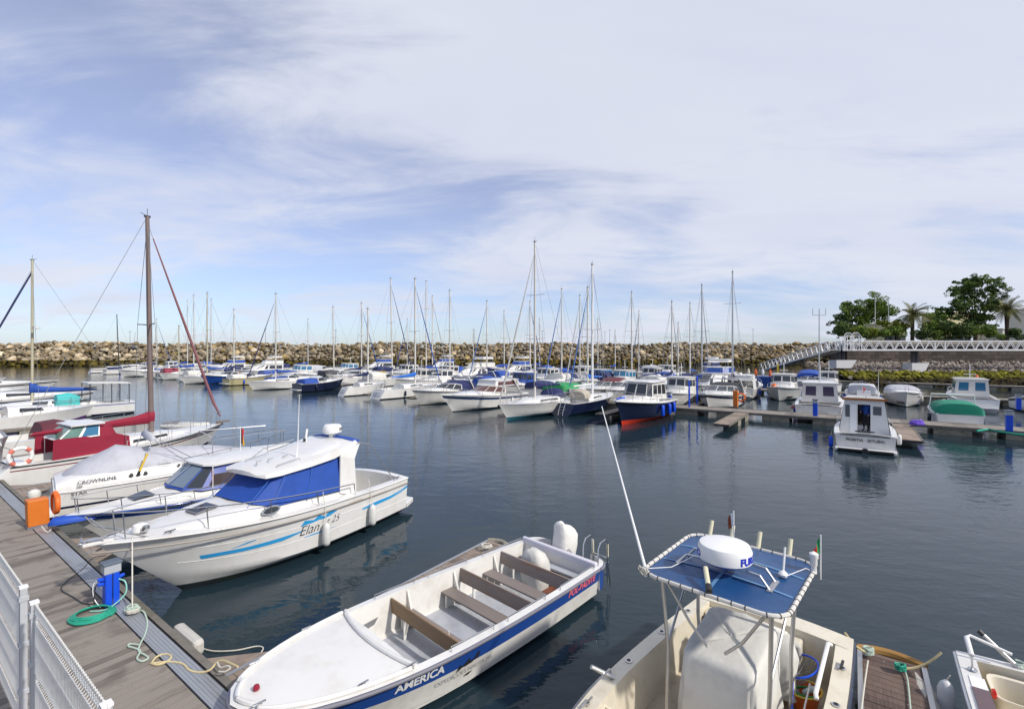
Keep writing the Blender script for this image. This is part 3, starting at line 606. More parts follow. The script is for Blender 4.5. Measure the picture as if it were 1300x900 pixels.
def palm(px, Y, ty, rad, label, seed):
    R_ = random.Random(seed); r = root('palm_tree', (X(px, Y), Y, 6.2), 0, label, 'palm tree'); h = Zp(ty, Y)-6.2
    MB().tube([(0, 0, -.3), (.05, 0, h*.5), (0, 0, h-.3), (0, 0, h+.15)], [.34, .3, .36, .2], BARK, 9).build('trunk', r); mb = MB()
    for k in range(46):
        a = R_.uniform(0, 6.28); e = R_.uniform(-.5, 1.35); L_ = rad/F*Y*R_.uniform(.85, 1.1); pts = []; p = Vector((0, 0, h)); d = Vector((cos(a)*cos(e), sin(a)*cos(e), sin(e)))
        for i in range(9):
            pts.append(p.copy()); p = p+d*L_/8; d = (d+Vector((0, 0, -.17))).normalized()
        mb.tube(pts, [.04]*4+[.02]*5, PALML, 3)
        for i in range(1, 9):
            dd = (pts[i]-pts[i-1]).normalized(); s_ = dd.cross(Vector((0, 0, 1)));
            if s_.length < .1: continue
            s_.normalize(); w = .55*sin(pi*min(1, i/8.6))+.12
            for q in (1, -1):
                for z in (0, .5):
                    o_ = pts[i-1].lerp(pts[i], z); mb.add([o_, o_+dd*.14, o_+dd*.35+s_*q*w+Vector((0, 0, -.22))], [[0, 1, 2]], PALML)
    mb.build('crown', r, 0)
palm(1158, YT-5, 400, 22, 'feathery palm rising behind the middle of the footbridge', 21); palm(1278, YT-5, 394, 22, 'palm tree beside the white building at the far right', 22)
def building(x0, x1, y, ztop, label, m, d=6, wins=(), parapet=None, zt2=None):
    r = root('building', (X(x0, y+d), y, 6.2), 0, label, 'building'); w = X(x1, y)-X(x0, y+d); h = Zp(ztop, y)-6.2
    MB().box((w/2, d/2, h/2), (w, d, h), m).build('wall', r, 0)
    MB().box((w/2, d/2, h+.12), (w+.4, d+.4, .24), m).build('roof', r, 0)
    if parapet:
        mb = MB()
        for i in range(int(w/1.2)+1): mb.bar((i*1.2+.1, .1, h+.24), (i*1.2+.1, .1, h+.9), .05, .05, ALU)
        mb.bar((0, .1, h+.9), (w, .1, h+.9), .06, .06, ALU); mb.build('railing', r, 0)
    for i in range(wins[0] if wins else 0):
        cx = w*(i+.5)/wins[0]; f = MB().box((cx, -.02, wins[1]), (1.6, .12, 1.4), mat('shutter_grey', (90, 92, 90), .6, .1)).build('window', r, 0); MB().box((cx, -.05, wins[1]), (1.3, .08, 1.1), GLASS).build('pane', f, 0)
    return r
CRW = mat('wall_cream', (206, 196, 150), .9, .06, .6); WHW = mat('wall_white', (205, 203, 196), .9, .05, .6)
building(1099, 1148, 106, 411, 'low cream building with roof railing behind the park trees', CRW, wins=(4, 1.6), parapet=True)
building(1170, 1232, 114, 397, 'cream building partly hidden behind the tall pine', mat('wall_yellow_cream', (214, 204, 160), .9, .06, .6), wins=(4, 1.8), parapet=True)
building(1240, 1276, 108, 418, 'low pale building between the tall pine and the right palm', WHW, wins=(4, 1.5))
b_ = building(1278, 1420, 112, 392, 'large plain white building at the right edge', WHW, wins=(8, 1.6)); 
def mast_pole(px, Y, z0, top, r_, label, name='flagpole', cat='flagpole', cross=False, m=ALUW):
    h = Zp(top, Y)-z0; rt = root(name, (X(px, Y), Y, z0), 0, label, cat); MB().tube([(0, 0, 0), (0, 0, h)], [r_, r_*.6], m, 8).build('pole', rt)
    if cross: MB().bar((-.6, 0, h-.6), (.6, 0, h-.6), .07, .07, m).bar((-.6, 0, h-.6), (-.6, 0, h), .05, .05, m).bar((.6, 0, h-.6), (.6, 0, h), .05, .05, m).build('lamp_bracket', rt)
    else: MB().lathe([(.01, 0), (.09, .06), (.01, .16)], m, (0, 0, h), 8).build('finial', rt)
mast_pole(1111, 109, 6.2, 378, .1, 'white flagpole over the low cream building'); mast_pole(1128, 109, 6.2, 378, .1, 'grey flagpole right of the white one', m=ALU)
mast_pole(1178, 110, 6.2, 388, .1, 'short roof antenna pole between palm and tall pine', name='antenna_pole', cat='antenna', cross=True, m=ALU)
def fence_park():
    r = root('park_fence', (X(1092, YT-8), YT-8, 6.2), 0, 'dark wire fence along the top of the quay wall in front of the trees', 'fence'); w = X(1420, 88)-X(1092, 88); dm = mat('fence_dark', (40, 52, 42), .6, .1)
    for i in range(int(w/2.5)): MB().bar((i*2.5, 0, 0), (i*2.5, 0, 1.7), .06, .06, dm).build('post', r, 0)
    mb = MB()
    for z in (.3, 1.0, 1.65): mb.bar((0, 0, z), (w, 0, z), .03, .03, dm)
    mb.build('rails', r, 0)
fence_park()

# ------------------------------------------------------------------ pontoons
def plank_mat(name, a, b, along, w=.14):
    m = bpy.data.materials.new(name); m.use_nodes = True; nt = m.node_tree; N = nt.nodes.new; K = nt.links.new; bs = nt.nodes['Principled BSDF']; bs.inputs['Roughness'].default_value = .8
    tc = N('ShaderNodeTexCoord'); g = N('ShaderNodeNewGeometry')
    mp = N('ShaderNodeMapping'); mp.inputs['Scale'].default_value = (22, 1.2, 4) if along == 'x' else (1.2, 22, 4); K(tc.outputs['Object'], mp.inputs[0])
    n = N('ShaderNodeTexNoise'); n.inputs['Scale'].default_value = 1.6; n.inputs['Detail'].default_value = 8; n.inputs['Roughness'].default_value = .75; K(mp.outputs[0], n.inputs[0])
    big = N('ShaderNodeTexNoise'); big.inputs['Scale'].default_value = .9; big.inputs['Detail'].default_value = 4; K(tc.outputs['Object'], big.inputs[0])
    s1 = N('ShaderNodeMath'); s1.operation = 'MULTIPLY_ADD'; K(g.outputs['Random Per Island'], s1.inputs[0]); s1.inputs[1].default_value = .6; K(n.outputs[0], s1.inputs[2])
    s2 = N('ShaderNodeMath'); s2.operation = 'MULTIPLY_ADD'; K(big.outputs[0], s2.inputs[0]); s2.inputs[1].default_value = .5; K(s1.outputs[0], s2.inputs[2])
    r = N('ShaderNodeValToRGB'); K(s2.outputs[0], r.inputs[0]); r.color_ramp.elements[0].position = .55; r.color_ramp.elements[1].position = 1.25; r.color_ramp.elements[0].color = lin(a); r.color_ramp.elements[1].color = lin(b); sp = N('ShaderNodeTexNoise'); sp.inputs['Scale'].default_value = 16; sp.inputs['Detail'].default_value = 2; K(tc.outputs['Object'], sp.inputs[0]); sr = N('ShaderNodeMapRange'); K(sp.outputs[0], sr.inputs[0]); sr.inputs[1].default_value = .74; sr.inputs[2].default_value = .78; sr.inputs[4].default_value = .7
    st = N('ShaderNodeTexNoise'); st.inputs['Scale'].default_value = 1.7; st.inputs['Detail'].default_value = 5; K(tc.outputs['Object'], st.inputs[0]); s3 = N('ShaderNodeMapRange'); K(st.outputs[0], s3.inputs[0]); s3.inputs[1].default_value = .56; s3.inputs[2].default_value = .66; s3.inputs[4].default_value = .4
    m1 = N('ShaderNodeMix'); m1.data_type = 'RGBA'; K(s3.outputs[0], m1.inputs[0]); K(r.outputs[0], m1.inputs[6]); m1.inputs[7].default_value = lin((58, 52, 46)); m2 = N('ShaderNodeMix'); m2.data_type = 'RGBA'; K(sr.outputs[0], m2.inputs[0]); K(m1.outputs[2], m2.inputs[6]); m2.inputs[7].default_value = lin((196, 192, 182)); K(m2.outputs[2], bs.inputs['Base Color'])
    bp = N('ShaderNodeBump'); bp.inputs['Strength'].default_value = .5; bp.inputs['Distance'].default_value = .01; K(n.outputs[0], bp.inputs['Height']); K(bp.outputs[0], bs.inputs['Normal']); return m
PLK = plank_mat('decking_grey', (74, 67, 62), (134, 127, 119), 'x'); PLKF = plank_mat('decking_finger', (78, 66, 58), (140, 126, 114), 'y'); PLKD = plank_mat('decking_dark', (50, 40, 38), (104, 86, 78), 'y')
def pontoon(s0, s1, o0, o1, label, near=False, name='pontoon', strip=False, group=None, z=.5, floats=None):
    """walkway along D1; local x = D1, local y = D2"""
    r = root(name, SO(s0, o0), A1, label, 'pontoon', group); Ls = s1-s0; Wd = o1-o0; W2 = -Wd   # local +y is -D2 (D1 rotated left), so the deck spans y in [-Wd,0]
    pw = .145 if near else .5; mb = MB(); x = 0; R_ = random.Random(int(s0*7+o0)); y1 = W2+(.41 if strip else .12)
    while x < Ls-.01:
        w = min(pw, Ls-x); j = R_.uniform(-.002, .002); mb.box((x+w/2, (-.1+y1)/2, z-.015+j), (w-.012, abs(-.1-y1), .03), PLK); x += w
    mb.build('decking', r, 0)
    bb = MB()
    for yy in (-.05, W2+.06): bb.box((Ls/2, yy, z-.07), (Ls, .1, .17), BEAM)
    bb.box((Ls/2, W2/2, z-.1), (Ls, Wd-.25, .1), BLACK)
    bb.build('edge_beam', r, 0)
    if strip:
        q = MB(); yy = W2+.27; mb2 = MB(); x = 0
        while x < Ls:
            w = min(3.0, Ls-x)
            q.box((x+w/2, yy, z-.002), (w-.012, .245, .035), STRIP)
            for k in range(5): q.box((x+w/2, yy-.09+k*.045, z+.018), (w-.014, .016, .006), STRIP)
            x += w
        q.build('cable_duct', r, 0)
        MB().box((Ls/2, W2+.135, z-.012), (Ls, .018, .03), BLACK).build('duct_seam', r, 0)
    fl = MB(); step = 3.1; x = .4
    while x < Ls: fl.box((x+.9, W2/2, .14), (1.7, Wd-.12, .52), CONC); x += step
    fl.build('float', r, 0); return r
pontoon(-6, 104, .0, 3.0, 'long near pontoon with grey boards and a metal cable duct beside the wire fence', True, 'pontoon', True)
def finger(s0, s1, o0, o1, label, dark=False, near=False, group='finger pontoons', z=.47, name='finger_pontoon', tip=False, one=False):
    r = root(name, SO(s0, o0), A2, label, 'pontoon', group); Ls = o1-o0; Wd = s1-s0    # local x = D2, local y = D1
    pm = PLKD if dark else PLKF; R_ = random.Random(int(s0*5)); mb = MB()
    pw = .13 if near else .5; y = 0
    # boards run across the finger
    x = 0
    while x < Ls-.01:
        w = min(pw, Ls-x); mb.box((x+w/2, Wd/2, z-.015+R_.uniform(-.002, .002)), (w-.008, Wd-.12, .03), pm); x += w
    mb.build('decking', r, 0); bb = MB()
    for yy in (.03, Wd-.03): bb.box((Ls/2, yy, z-.05), (Ls, .06, .14), ALU if near else BEAM)
    bb.box((Ls/2, Wd/2, z-.09), (Ls, Wd-.14, .08), BLACK); bb.build('edge_beam', r, 0)
    fl = MB(); fl.box((Ls-.7, Wd/2, .12), (1.3, Wd-.02, .5), CONC)
    if Ls > 5: fl.box((Ls*.5, Wd/2, .12), (1.0, Wd-.02, .5), CONC)
    fl.build('float', r, 0)
    if near:
        g = MB()
        for sg, y0 in ((-1, 0), (1, Wd))[1 if one else 0:]: g.slab([(0, y0, z-.03), (.75, y0, z-.03), (0, y0+sg*.7, z-.03)] if sg > 0 else [(0, y0, z-.03), (0, y0+sg*.7, z-.03), (.75, y0, z-.03)], .02, pm)
        g.build('gusset', r, 0)
        t = MB(); t.tube([(Ls+.02+.12*sin(pi*i/12), Wd*(i/12), z-.02) for i in range(13)], .07, mat('bumper_tan', (150, 112, 56), .7, .2) if tip else CONC, 8); t.build('end_bumper', r)
    return r
finger(6.62, 7.2, 3.0, 8.95, 'finger pontoon with rounded end beside the open blue and white boat', near=True, z=.42, one=True)
finger(-.85, -.05, 3.0, 8.95, 'dark boarded finger pontoon between the two boats at lower right', dark=True, near=True, tip=True)
finger(13.9, 14.7, 3.0, 8.6, 'finger pontoon under the bows of the white cabin cruiser and its blue neighbour', near=True)
finger(21.6, 22.5, 3.0, 9.0, 'finger pontoon between the grey covered cruiser and the maroon covered sailboat', near=True)
for i, s_ in enumerate((28.6, 39.2, 47.2, 60.5, 75)): finger(s_, s_+.8, 3.0, 9.0, ['finger pontoon left of the maroon covered sailboat', 'finger pontoon beyond the blue sail cover boat', 'finger pontoon between the far left white hulls', 'last but one finger of the near pontoon far left', 'last finger of the near pontoon far left'][i])
OD = 38.2
pontoon(-34, 48, OD, OD+2.3, 'middle pontoon across the basin with an orange lifebuoy box', group='far pontoons')
pontoon(56, 150, OD, OD+2.3, 'continuation of the middle pontoon at far left', group='far pontoons')
for i, s_ in enumerate((-11.6, -2.9, 6.2, 14.3, 23.3, 34.4, 41.4)):
    finger(s_, s_+.95, OD-6.7, OD, ['finger of the middle pontoon beyond the right edge boats', 'finger pontoon beside the white fishing boat seen from astern', 'empty finger pontoon right of the red and navy cruiser', 'finger pontoon between the red and navy cruiser and the blue sailboat', 'finger pontoon between the white sloop and the navy striped cruiser', 'finger pontoon between two bow-on cruisers left of centre', 'finger pontoon beside the small sloop stern'][i])
for s_ in (10.6, 1.5, -14, 19, 28, 37, 46, 62, 74, 86, 98, 110, 125): finger(s_, s_+.8, OD+2.3, OD+9.3, 'finger pontoon on the far side of the middle pontoon')
OE = 62.0
pontoon(-32, 150, OE, OE+2.2, 'second far pontoon among the moored boats', group='far pontoons')
pontoon(-28, 100, OE+25, OE+27, 'outermost pontoon before the breakwater', group='far pontoons')
for s_ in (-22, -13, -4, 5, 14, 23, 32, 41): finger(s_, s_+.8, OE-7, OE, 'finger pontoon on the near side of the second far pontoon')

# ================================================================== NEAR BOATS AND THINGS
def open_boat():
    st = Vector((1.0, 10.2, 0)); d = Vector((-.69, -.724)); L = 6.32
    B = Boat('open_boat', st, atan2(d.y, d.x), L, 2.26, .66, .80, 'open white and blue passenger boat with wooden benches beside the finger pontoon', 'boat', tw=.93, tm=.45, p=2.6, q=.50, rake=.75, d=.3, zc=.12, fl=.2, lift=.2)
    R_ = B.root; mid = WHITE
    B.hull([(.14, ANTIF), (.50, HULLG), (1.0, BLUE)], transom=WHITE, n=26)
    c1 = 4.36/L
    B.deck(WHITE, cock=(.012, c1), w=.13, sole=.07, camber=.035, solem=DECKG, wallm=DECKW, z=.0)
    B.rub(.03, GREYR, -.035, off=.0, n=8)
    # raised coaming round the foredeck
    T = [t for t in B.ts(n=30) if t >= c1]
    mb = MB(); mb.tube([B.edge(t, .08, .03, 1) for t in T]+[B.edge(t, .08, .03, -1) for t in reversed(T)], .032, WHITE, 8)
    e = B.edge(c1, .08, .03, 1); mb.tube([(e.x+.16*(1-(q/5)**2)-.0, e.y*(q/5), e.z+.03*(1-(q/5)**2)) for q in range(-5, 6)], .035, WHITE, 8); mb.build('coaming', R_)
    # gunwale hand rails
    for sd_ in (1, -1):
        for t0, t1 in ((.6, .47), (.42, .27), (.2, .02)):
            mb = MB(); a = [B.edge(t0+(t1-t0)*i/6, .07, .075, sd_) for i in range(7)]; mb.tube([B.edge(t0, .07, 0, sd_)]+a+[B.edge(t1, .07, 0, sd_)], .011, STEEL, 6).build('hand_rail', R_)
    # quarter extensions round the outboard well
    for sd_ in (1, -1):
        mb = MB(); y0 = B.b(0); rows = []
        for i in range(7):
            a = i/6; x = -.42*sin(a*pi/2); y = sd_*(y0-.38*(1-cos(a*pi/2)))
            rows.append([(x, y, .20+.1*a), (x, y, .66), (x, y-sd_*.13, .665), (x+.02, y-sd_*.14, .3)])
        mb.grid(rows, WHITE, closed=True, caps=True, mf=lambda i, j: BLUE if (j == 0) else WHITE); mb.build('quarter', R_, 50)
        MB().tube([(r[1][0]-.01, r[1][1]+sd_*.012, .625) for r in rows], .03, GREYR, 6).build('quarter_rub_rail', R_)
    MB().box((-.12, 0, .22), (.3, 1.9, .08), WHITE).build('outboard_well', R_, bevel=.01)
    # padded white transom board
    MB().bar((.03, -1.0, .68), (.03, 1.0, .68), .1, .16, mat('vinyl_lilac_white', (.62, .61, .68), .5, .06)).build('transom_pad', R_, bevel=.03)
    MB().box((.18, 0, .42), (.24, 1.72, .05), DECKG).build('aft_seat', R_, bevel=.01)
    MB().box((.46, .46, .10), (.42, .72, .03), HATCHR).build('sole_hatch', R_)
    # benches: seat and leaning backrest
    for x, bx, hw, seed in ((3.26, 3.5, .98, 1), (2.27, 1.92, .98, 2), (1.2, .80, .96, 3)):
        MB().box((x, 0, .345), (.28, hw*2, .035), mat('bench_plank_%d' % seed, ((.24, .20, .19), (.20, .17, .155), (.21, .18, .17))[seed-1], .7, .3, 2.5, stretch=(9, .9, 9), dirt=(96, 80, 66), dirt_amt=.5, bump=.3, bscale=14)).build('bench_seat', R_, 0, bevel=.006)
        for y in (-hw+.1, hw-.1): MB().box((x, y, .2), (.2, .05, .26), DECKW).build('bench_support', R_, 0)
        tilt = .06 if bx > x else -.06; bm_ = MB()
        bm_.add([(bx+a*.016+tilt*(zz-.5), y, zz) for zz in (.40, .66) for a, y in ((-1, -hw), (1, -hw), (1, hw), (-1, hw))], [[3, 2, 1, 0], [4, 5, 6, 7], [0, 1, 5, 4], [1, 2, 6, 5], [2, 3, 7, 6], [3, 0, 4, 7]], (mat('backrest_plank_brown', (.22, .145, .08), .6, .35, 2, stretch=(9, .8, 9), dirt=(126, 84, 40), dirt_amt=.6), mat('backrest_plank_a', (.25, .205, .18), .6, .3, 2, stretch=(9, .8, 9), dirt=(128, 88, 44), dirt_amt=.9, dscale=.9), mat('backrest_plank_b', (.26, .22, .20), .6, .3, 2.4, stretch=(9, .8, 9), dirt=(150, 96, 36), dirt_amt=.9, dscale=1.0))[seed-1]).build('bench_backrest', R_, 0, bevel=.006)
        for y in (-.6, .6): MB().bar((bx-.02, y, .07), (bx-.02, y, .6), .03, .05, WHITE).build('backrest_post', R_, 0)
    for x, y in ((3.48, .55), (3.5, -.6), (1.9, .5)):
        tag(MB().tube([(x-.03+.02*cos(a*2), y+.05*sin(a), .42-.3*(a/6.28)+.12*cos(a)) for a in [6.28*i/16 for i in range(17)]], .012, ROPEW, 5).tube(sag((x-.03, y, .67), (x-.04, y+.03, .2), -.0, 5), .011, ROPEW, 5).build('rope_hank', R_))
    # inner frames along the sides
    for t in (.16, .33, .5):
        for sd_ in (1, -1):
            p = B.edge(t, .15, 0, sd_); MB().add([(p.x-.02, p.y, p.z-.03), (p.x+.02, p.y, p.z-.03), (p.x+.02, p.y, .08), (p.x-.02, p.y, .08), (p.x-.02, p.y-sd_*.22, .08), (p.x+.02, p.y-sd_*.22, .08)], [[0, 1, 2, 3], [0, 3, 4], [1, 5, 2], [0, 4, 5, 1], [2, 5, 4, 3]], DECKW).build('side_frame', R_, 0)
    # covered steering console
    mb = MB(); rn = random.Random(4); rows = []
    for z, a, b, cx in ((.07, .24, .30, .44), (.3, .25, .32, .46), (.55, .22, .3, .47), (.74, .16, .24, .5), (.82, .06, .1, .52)):
        rows.append([(cx+a*math.copysign(abs(cos(q))**.7, cos(q))+rn.uniform(-.015, .015), -.25+b*math.copysign(abs(sin(q))**.7, sin(q))+rn.uniform(-.02, .02), z+rn.uniform(-.015, .015)) for q in [2*pi*j/16 for j in range(16)]])
    mb.grid(rows, mat('cover_translucent', (.56, .55, .52), .6, .08, 4, bump=.8, bscale=9), closed=True, caps=True).build('console_cover', R_, 60)
    # swim ladder hoops at the stern
    for y in (.62, .98):
        mb = MB(); mb.tube([(-.02, y, .6), (-.06, y, 1.0), (-.14, y, 1.1), (-.3, y, 1.12), (-.38, y, 1.04), (-.4, y, .3)], .016, STEEL, 6).tube([(-.395, y, 1.0), (-.4, y, .74)], .022, IVORY, 6); mb.build('ladder_rail', R_)
    mb = MB()
    for z in (.35, .55, .72): mb.tube([(-.4, .62, z), (-.4, .98, z)], .013, STEEL, 6)
    mb.build('ladder_rung', R_); MB().tube([(-.5, .98, .1), (-.42, .98, .62)], .014, STEEL, 6).tube([(-.52, .92, .1), (-.44, .92, .6)], .014, ALU, 6).build('folded_ladder', R_)
    # bow fittings
    p = Vector((L-.3, -.02, .84)); MB().lathe([(.0, 0), (.04, 0), (.04, .03), (.03, .05), (.0, .06)], mat('nav_light_red', (.25, .01, .03), .2, .1), p+Vector((0, .0, -.02)), 10).build('bow_light', R_)
    for t, s_, o in ((.965, 1, .12), (.93, -1, .1), (.8, -1, .09), (.8, 1, .09), (.70, 1, .09)):
        q = B.edge(t, o, .06, s_); mb = MB(); mb.bar(q+Vector((-.07, 0, .02)), q+Vector((.07, 0, .02)), .018, .014, STEEL); mb.bar(q+Vector((-.02, 0, -.02)), q+Vector((-.02, 0, .02)), .014, .014, STEEL); mb.bar(q+Vector((.02, 0, -.02)), q+Vector((.02, 0, .02)), .014, .014, STEEL).build('cleat', R_, 0)
    # writing
    B.letter('AMERICA', L-1.98, .72, .18, PWHITE, 1, shear=.12, bold=.006, off=.008)
    B.letter('AMERICA', L-1.98, .72, .18, PWHITE, -1, shear=.12, bold=.006, off=.008)
    B.letter('POL-BADITE', .62, .74, .165, mat('letter_red_pink', (.72, .14, .17), .5), 1, shear=.2, bold=.006, off=.008)
    B.letter('EXPEDIÇÕES NAUTICAS', L-2.75, .33, .10, mat('letter_grey', (.33, .33, .33), .6), 1, off=.006, sq=1.0)
    vs, fs = strip([(-.22, -.04, -.03), (-.15, -.02, .06), (-.10, 0, .02), (-.05, -.01, .05), (.02, .0, .10), (.06, .0, .03), (.12, .02, .06), (.2, .04, .14), (.22, .1, .11)], 3); B.decal(vs, fs, L-2.8, .48, PBLACK, 1, off=.007)
    vs, fs = strip([(-.02, -.03, -.02), (.06, -.04, .0), (.14, -.01, -.0)], 3); B.decal(vs, fs, L-2.75, .24, PBLACK, 1, off=.007)
    return B
ob = open_boat()
o = root('outboard_motor', ob.root.matrix_basis @ Vector((-.28, -.08, .30)), ob.root.rotation_euler.z, 'upright outboard motor under a white cover on the open boat stern', 'outboard motor')
def covered_motor(r):
    rn = random.Random(8); rows = []
    for z, a, b, cx in ((.05, .15, .14, -.02), (.16, .23, .20, 0), (.42, .27, .22, -.02), (.66, .26, .21, -.04), (.80, .22, .18, .0), (.88, .15, .13, .04), (.90, .06, .06, .05)):
        rows.append([(cx-.04+a*math.copysign(abs(cos(q))**.55, cos(q))+rn.uniform(-.012, .012), b*math.copysign(abs(sin(q))**.55, sin(q))+rn.uniform(-.012, .012), z+rn.uniform(-.01, .01)+.08*z*cos(q)) for q in [2*pi*j/14 for j in range(14)]])
    MB().grid(rows, mat('cover_white_cloth', (.70, .69, .66), .8, .06, 3, bump=.6, bscale=12), closed=True, caps=True).build('cowl_cover', r, 60)
    MB().box((-.02, 0, -.2), (.16, .12, .7), PBLACK).build('leg', r); MB().box((.1, 0, .02), (.14, .22, .3), PBLACK).build('clamp', r)
    MB().tube([(-.05+.1, -.24, .3), (0, -.26, .6), (-.12, -.24, .72), (-.2, -.2, .6)], .01, ROPEW, 5).build('cover_cord', r)
covered_motor(o)
B = ob
# ------------------------------------------------------------------ white cabin cruiser with the blue canvas
def cabin_cruiser():
    st = Vector((-4.2, 15.0, 0)); bw = G(118, 690, 1.5); d = Vector((bw.x-st.x, bw.y-st.y)); L = d.length
    B = Boat('cabin_cruiser', st, atan2(d.y, d.x), L, 2.55, 1.16, 1.5, 'white cabin cruiser with blue windscreen canvas, radar dome and light blue swooshes', 'motor boat', tw=.9, tm=.45, p=2.2, q=.95, rake=1.95, d=.45, zc=.22, wl=.15, fl=.42, lift=.25)
    R_ = B.root
    B.hull([(.08, ANTIF), (.1, WHITE), (1, WHITE)], transom=WHITE, n=26)
    B.deck(WHITE, cock=(.03, .30), w=.2, sole=.5, camber=.07, solem=DECKW)
    B.rub(.018, mat('rail_grey_brown', (.30, .27, .24), .5), -.17, off=.012)
    B.rub(.02, WHITE, -.02, name='toe_rail')
    # chine and spray ledges
    mb = MB()
    for k in (.30, .62):
        for sd_ in (1, -1): mb.tube([B.P(t, k, sd_, .001) for t in B.ts(n=20) if t < .95], .008, WHITE, 4)
    mb.build('spray_ledge', R_)
    # low trunk cabin rising to the wheelhouse
    dk = lambda x: B.sh(x/L)
    xs = [1.9, 2.6, 3.4, 4.2, 4.8, 5.4, 5.9, 6.3]; ws = [.98, 1.0, 1.0, .98, .92, .78, .55, .25]
    mb = MB(); mb.blob(xs, ws, [dk(x)-.02 for x in xs], [.26, .30, .32, .33, .30, .22, .13, .04], WHITE, n=14, e=3.6); mb.build('trunk_cabin', R_, 50)
    # portlights and hatch on the trunk
    MB().slab([(5.15, .22, 1.60), (5.15, -.22, 1.60), (5.6, -.2, 1.55), (5.6, .2, 1.55)], .035, GREYR).slab([(5.19, .18, 1.633), (5.19, -.18, 1.633), (5.56, -.165, 1.592), (5.56, .165, 1.592)], .012, GLASS).build('deck_hatch', R_)
    for sd_ in (1, -1):
        ce = Vector((4.42, sd_*.985, dk(4.42)+.13)); el = lambda a_, b_, o_: [ce+Vector((a_*cos(t_), sd_*(o_-.18*b_*sin(t_)), b_*sin(t_))) for t_ in [sd_*2*pi*k/20 for k in range(20)]][::-1]
        f = MB().slab(el(.23, .095, .0), .012, STEEL).build('portlight', R_, 0); MB().slab(el(.18, .062, .014), .006, GLASS).build('portlight_glass', f, 0)
    # wheelhouse: canvas wrapped round glass, hardtop above
    fz = 1.60; bot = sym([(4.8, 0, fz+.04), (4.7, .72, fz+.0), (4.35, .98, fz-.12), (2.3, 1.02, 1.36)]); top = sym([(4.05, 0, 2.13), (4.0, .66, 2.12), (3.85, .80, 2.11), (2.15, .82, 2.24)])
    house(R_, bot, top, 0, 0, CBLUE, roof=False, name='windscreen_canvas')
    mb = MB()     # seams of the canvas
    for sd_ in (1, -1):
        for a, b in (((4.42, .985, 1.44), (3.93, .825, 2.15)), ((3.5, 1.012, 1.38), (3.2, .845, 2.22)), ((4.85, .73, 1.53), (4.1, .67, 2.17))): mb.tube([(a[0], sd_*(a[1]+.004), a[2]), (b[0], sd_*(b[1]+.004), b[2])], .008, mat('seam_blue', (.03, .12, .42), .7), 4)
    mb.build('canvas_seam', R_)
    # hardtop: thick moulded roof rising aft into a radar arch
    def ring(x, w, z, t): return [(x, w, z), (x, w*.97, z+t), (x, w*.5, z+t+.05), (x, 0, z+t+.06), (x, -w*.5, z+t+.05), (x, -w*.97, z+t), (x, -w, z), (x, 0, z+.0)]
    mb = MB(); mb.grid([ring(4.5, .60, 2.13, .04), ring(4.4, .78, 2.10, .09), ring(4.1, .88, 2.11, .11), ring(3.3, .93, 2.16, .12), ring(2.6, .94, 2.22, .18), ring(2.1, .93, 2.34, .16), ring(1.82, .90, 2.46, .09), ring(1.7, .86, 2.48, .05)], WHITE, closed=True, caps=True); mb.build('hardtop', R_, 40)
    MB().blob([3.25, 3.0, 2.5, 2.05, 1.9], [.62, .7, .74, .72, .6], [2.28, 2.30, 2.37, 2.44, 2.46], [.02, .11, .15, .11, .03], mat('roof_pod', (.62, .62, .64), .5, .05), e=3.2).build('roof_pod', R_, 50)
    for sd_ in (1, -1):
        MB().slab([(2.5, sd_*.97, 1.30), (1.95, sd_*.99, 1.10), (1.98, sd_*.95, 2.1), (1.72, sd_*.87, 2.46), (2.25, sd_*.90, 2.34), (2.42, sd_*.90, 2.24)][::sd_], .06*1, WHITE).build('wheelhouse_pillar', R_, 0, bevel=.01)
    MB().box((2.32, 0, 1.55), (.05, 1.8, 1.5), WHITE).build('aft_bulkhead', R_, 0)
    f = MB().box((2.28, .25, 1.25), (.03, .62, 1.55), GLASS).build('cabin_door', R_, 0)
    MB().box((2.12, .74, 1.2), (.2, .34, .5), mat('locker_ochre', (.42, .30, .08), .5, .2)).box((2.12, .74, 1.47), (.24, .38, .05), mat('locker_lid', (.2, .16, .12), .6)).build('bait_locker', R_, 0, bevel=.01)
    # blue visor roll and radar dome
    MB().blob([1.95, 1.9, 1.7, 1.6], [.2, .86, .9, .4], [2.54, 2.52, 2.52, 2.52], [.02, .1, .1, .03], CBLUE, e=2).build('rolled_canvas', R_, 50)
    r_ = MB().lathe([(0, 0), (.2, 0), (.25, .04), (.26, .10), (.25, .2), (.21, .25), (0, .27)], PWHITE, (1.86, .0, 2.68), 24).build('radar_dome', R_, 40)
    MB().lathe([(.1, 0), (.08, .12)], PWHITE, (1.86, .0, 2.58), 12).build('radar_bracket', R_)
    vs, fs = text_mesh('SIMRAD', .1, bold=.003); out = [( 1.86+.262*cos(-u/.26*1.0+pi*.72), .262*sin(-u/.26+pi*.72)+0, 2.82+v) for u, v, _ in vs]; MB().add(out, fs, PBLACK).build('radar_lettering', R_, 0)
    # roof rails, horns, lights
    mb = MB()
    for y in (.6, -.6): mb.tube([(4.05, y, 2.22), (4.0, y, 2.3), (3.4, y, 2.36), (3.35, y, 2.29)], .012, STEEL, 5)
    for x in (4.2, 3.9, 3.5): mb.tube([(x, .1, 2.25), (x-.02, .1, 2.37), (x-.14, .1, 2.37)], .014, STEEL, 5)
    mb.build('roof_rail', R_)
    MB().tube([(3.3, .35, 2.28), (3.25, .35, 2.6), (3.2, .35, 3.9)], [.02, .014, .006], PWHITE, 6).build('whip_antenna', R_)
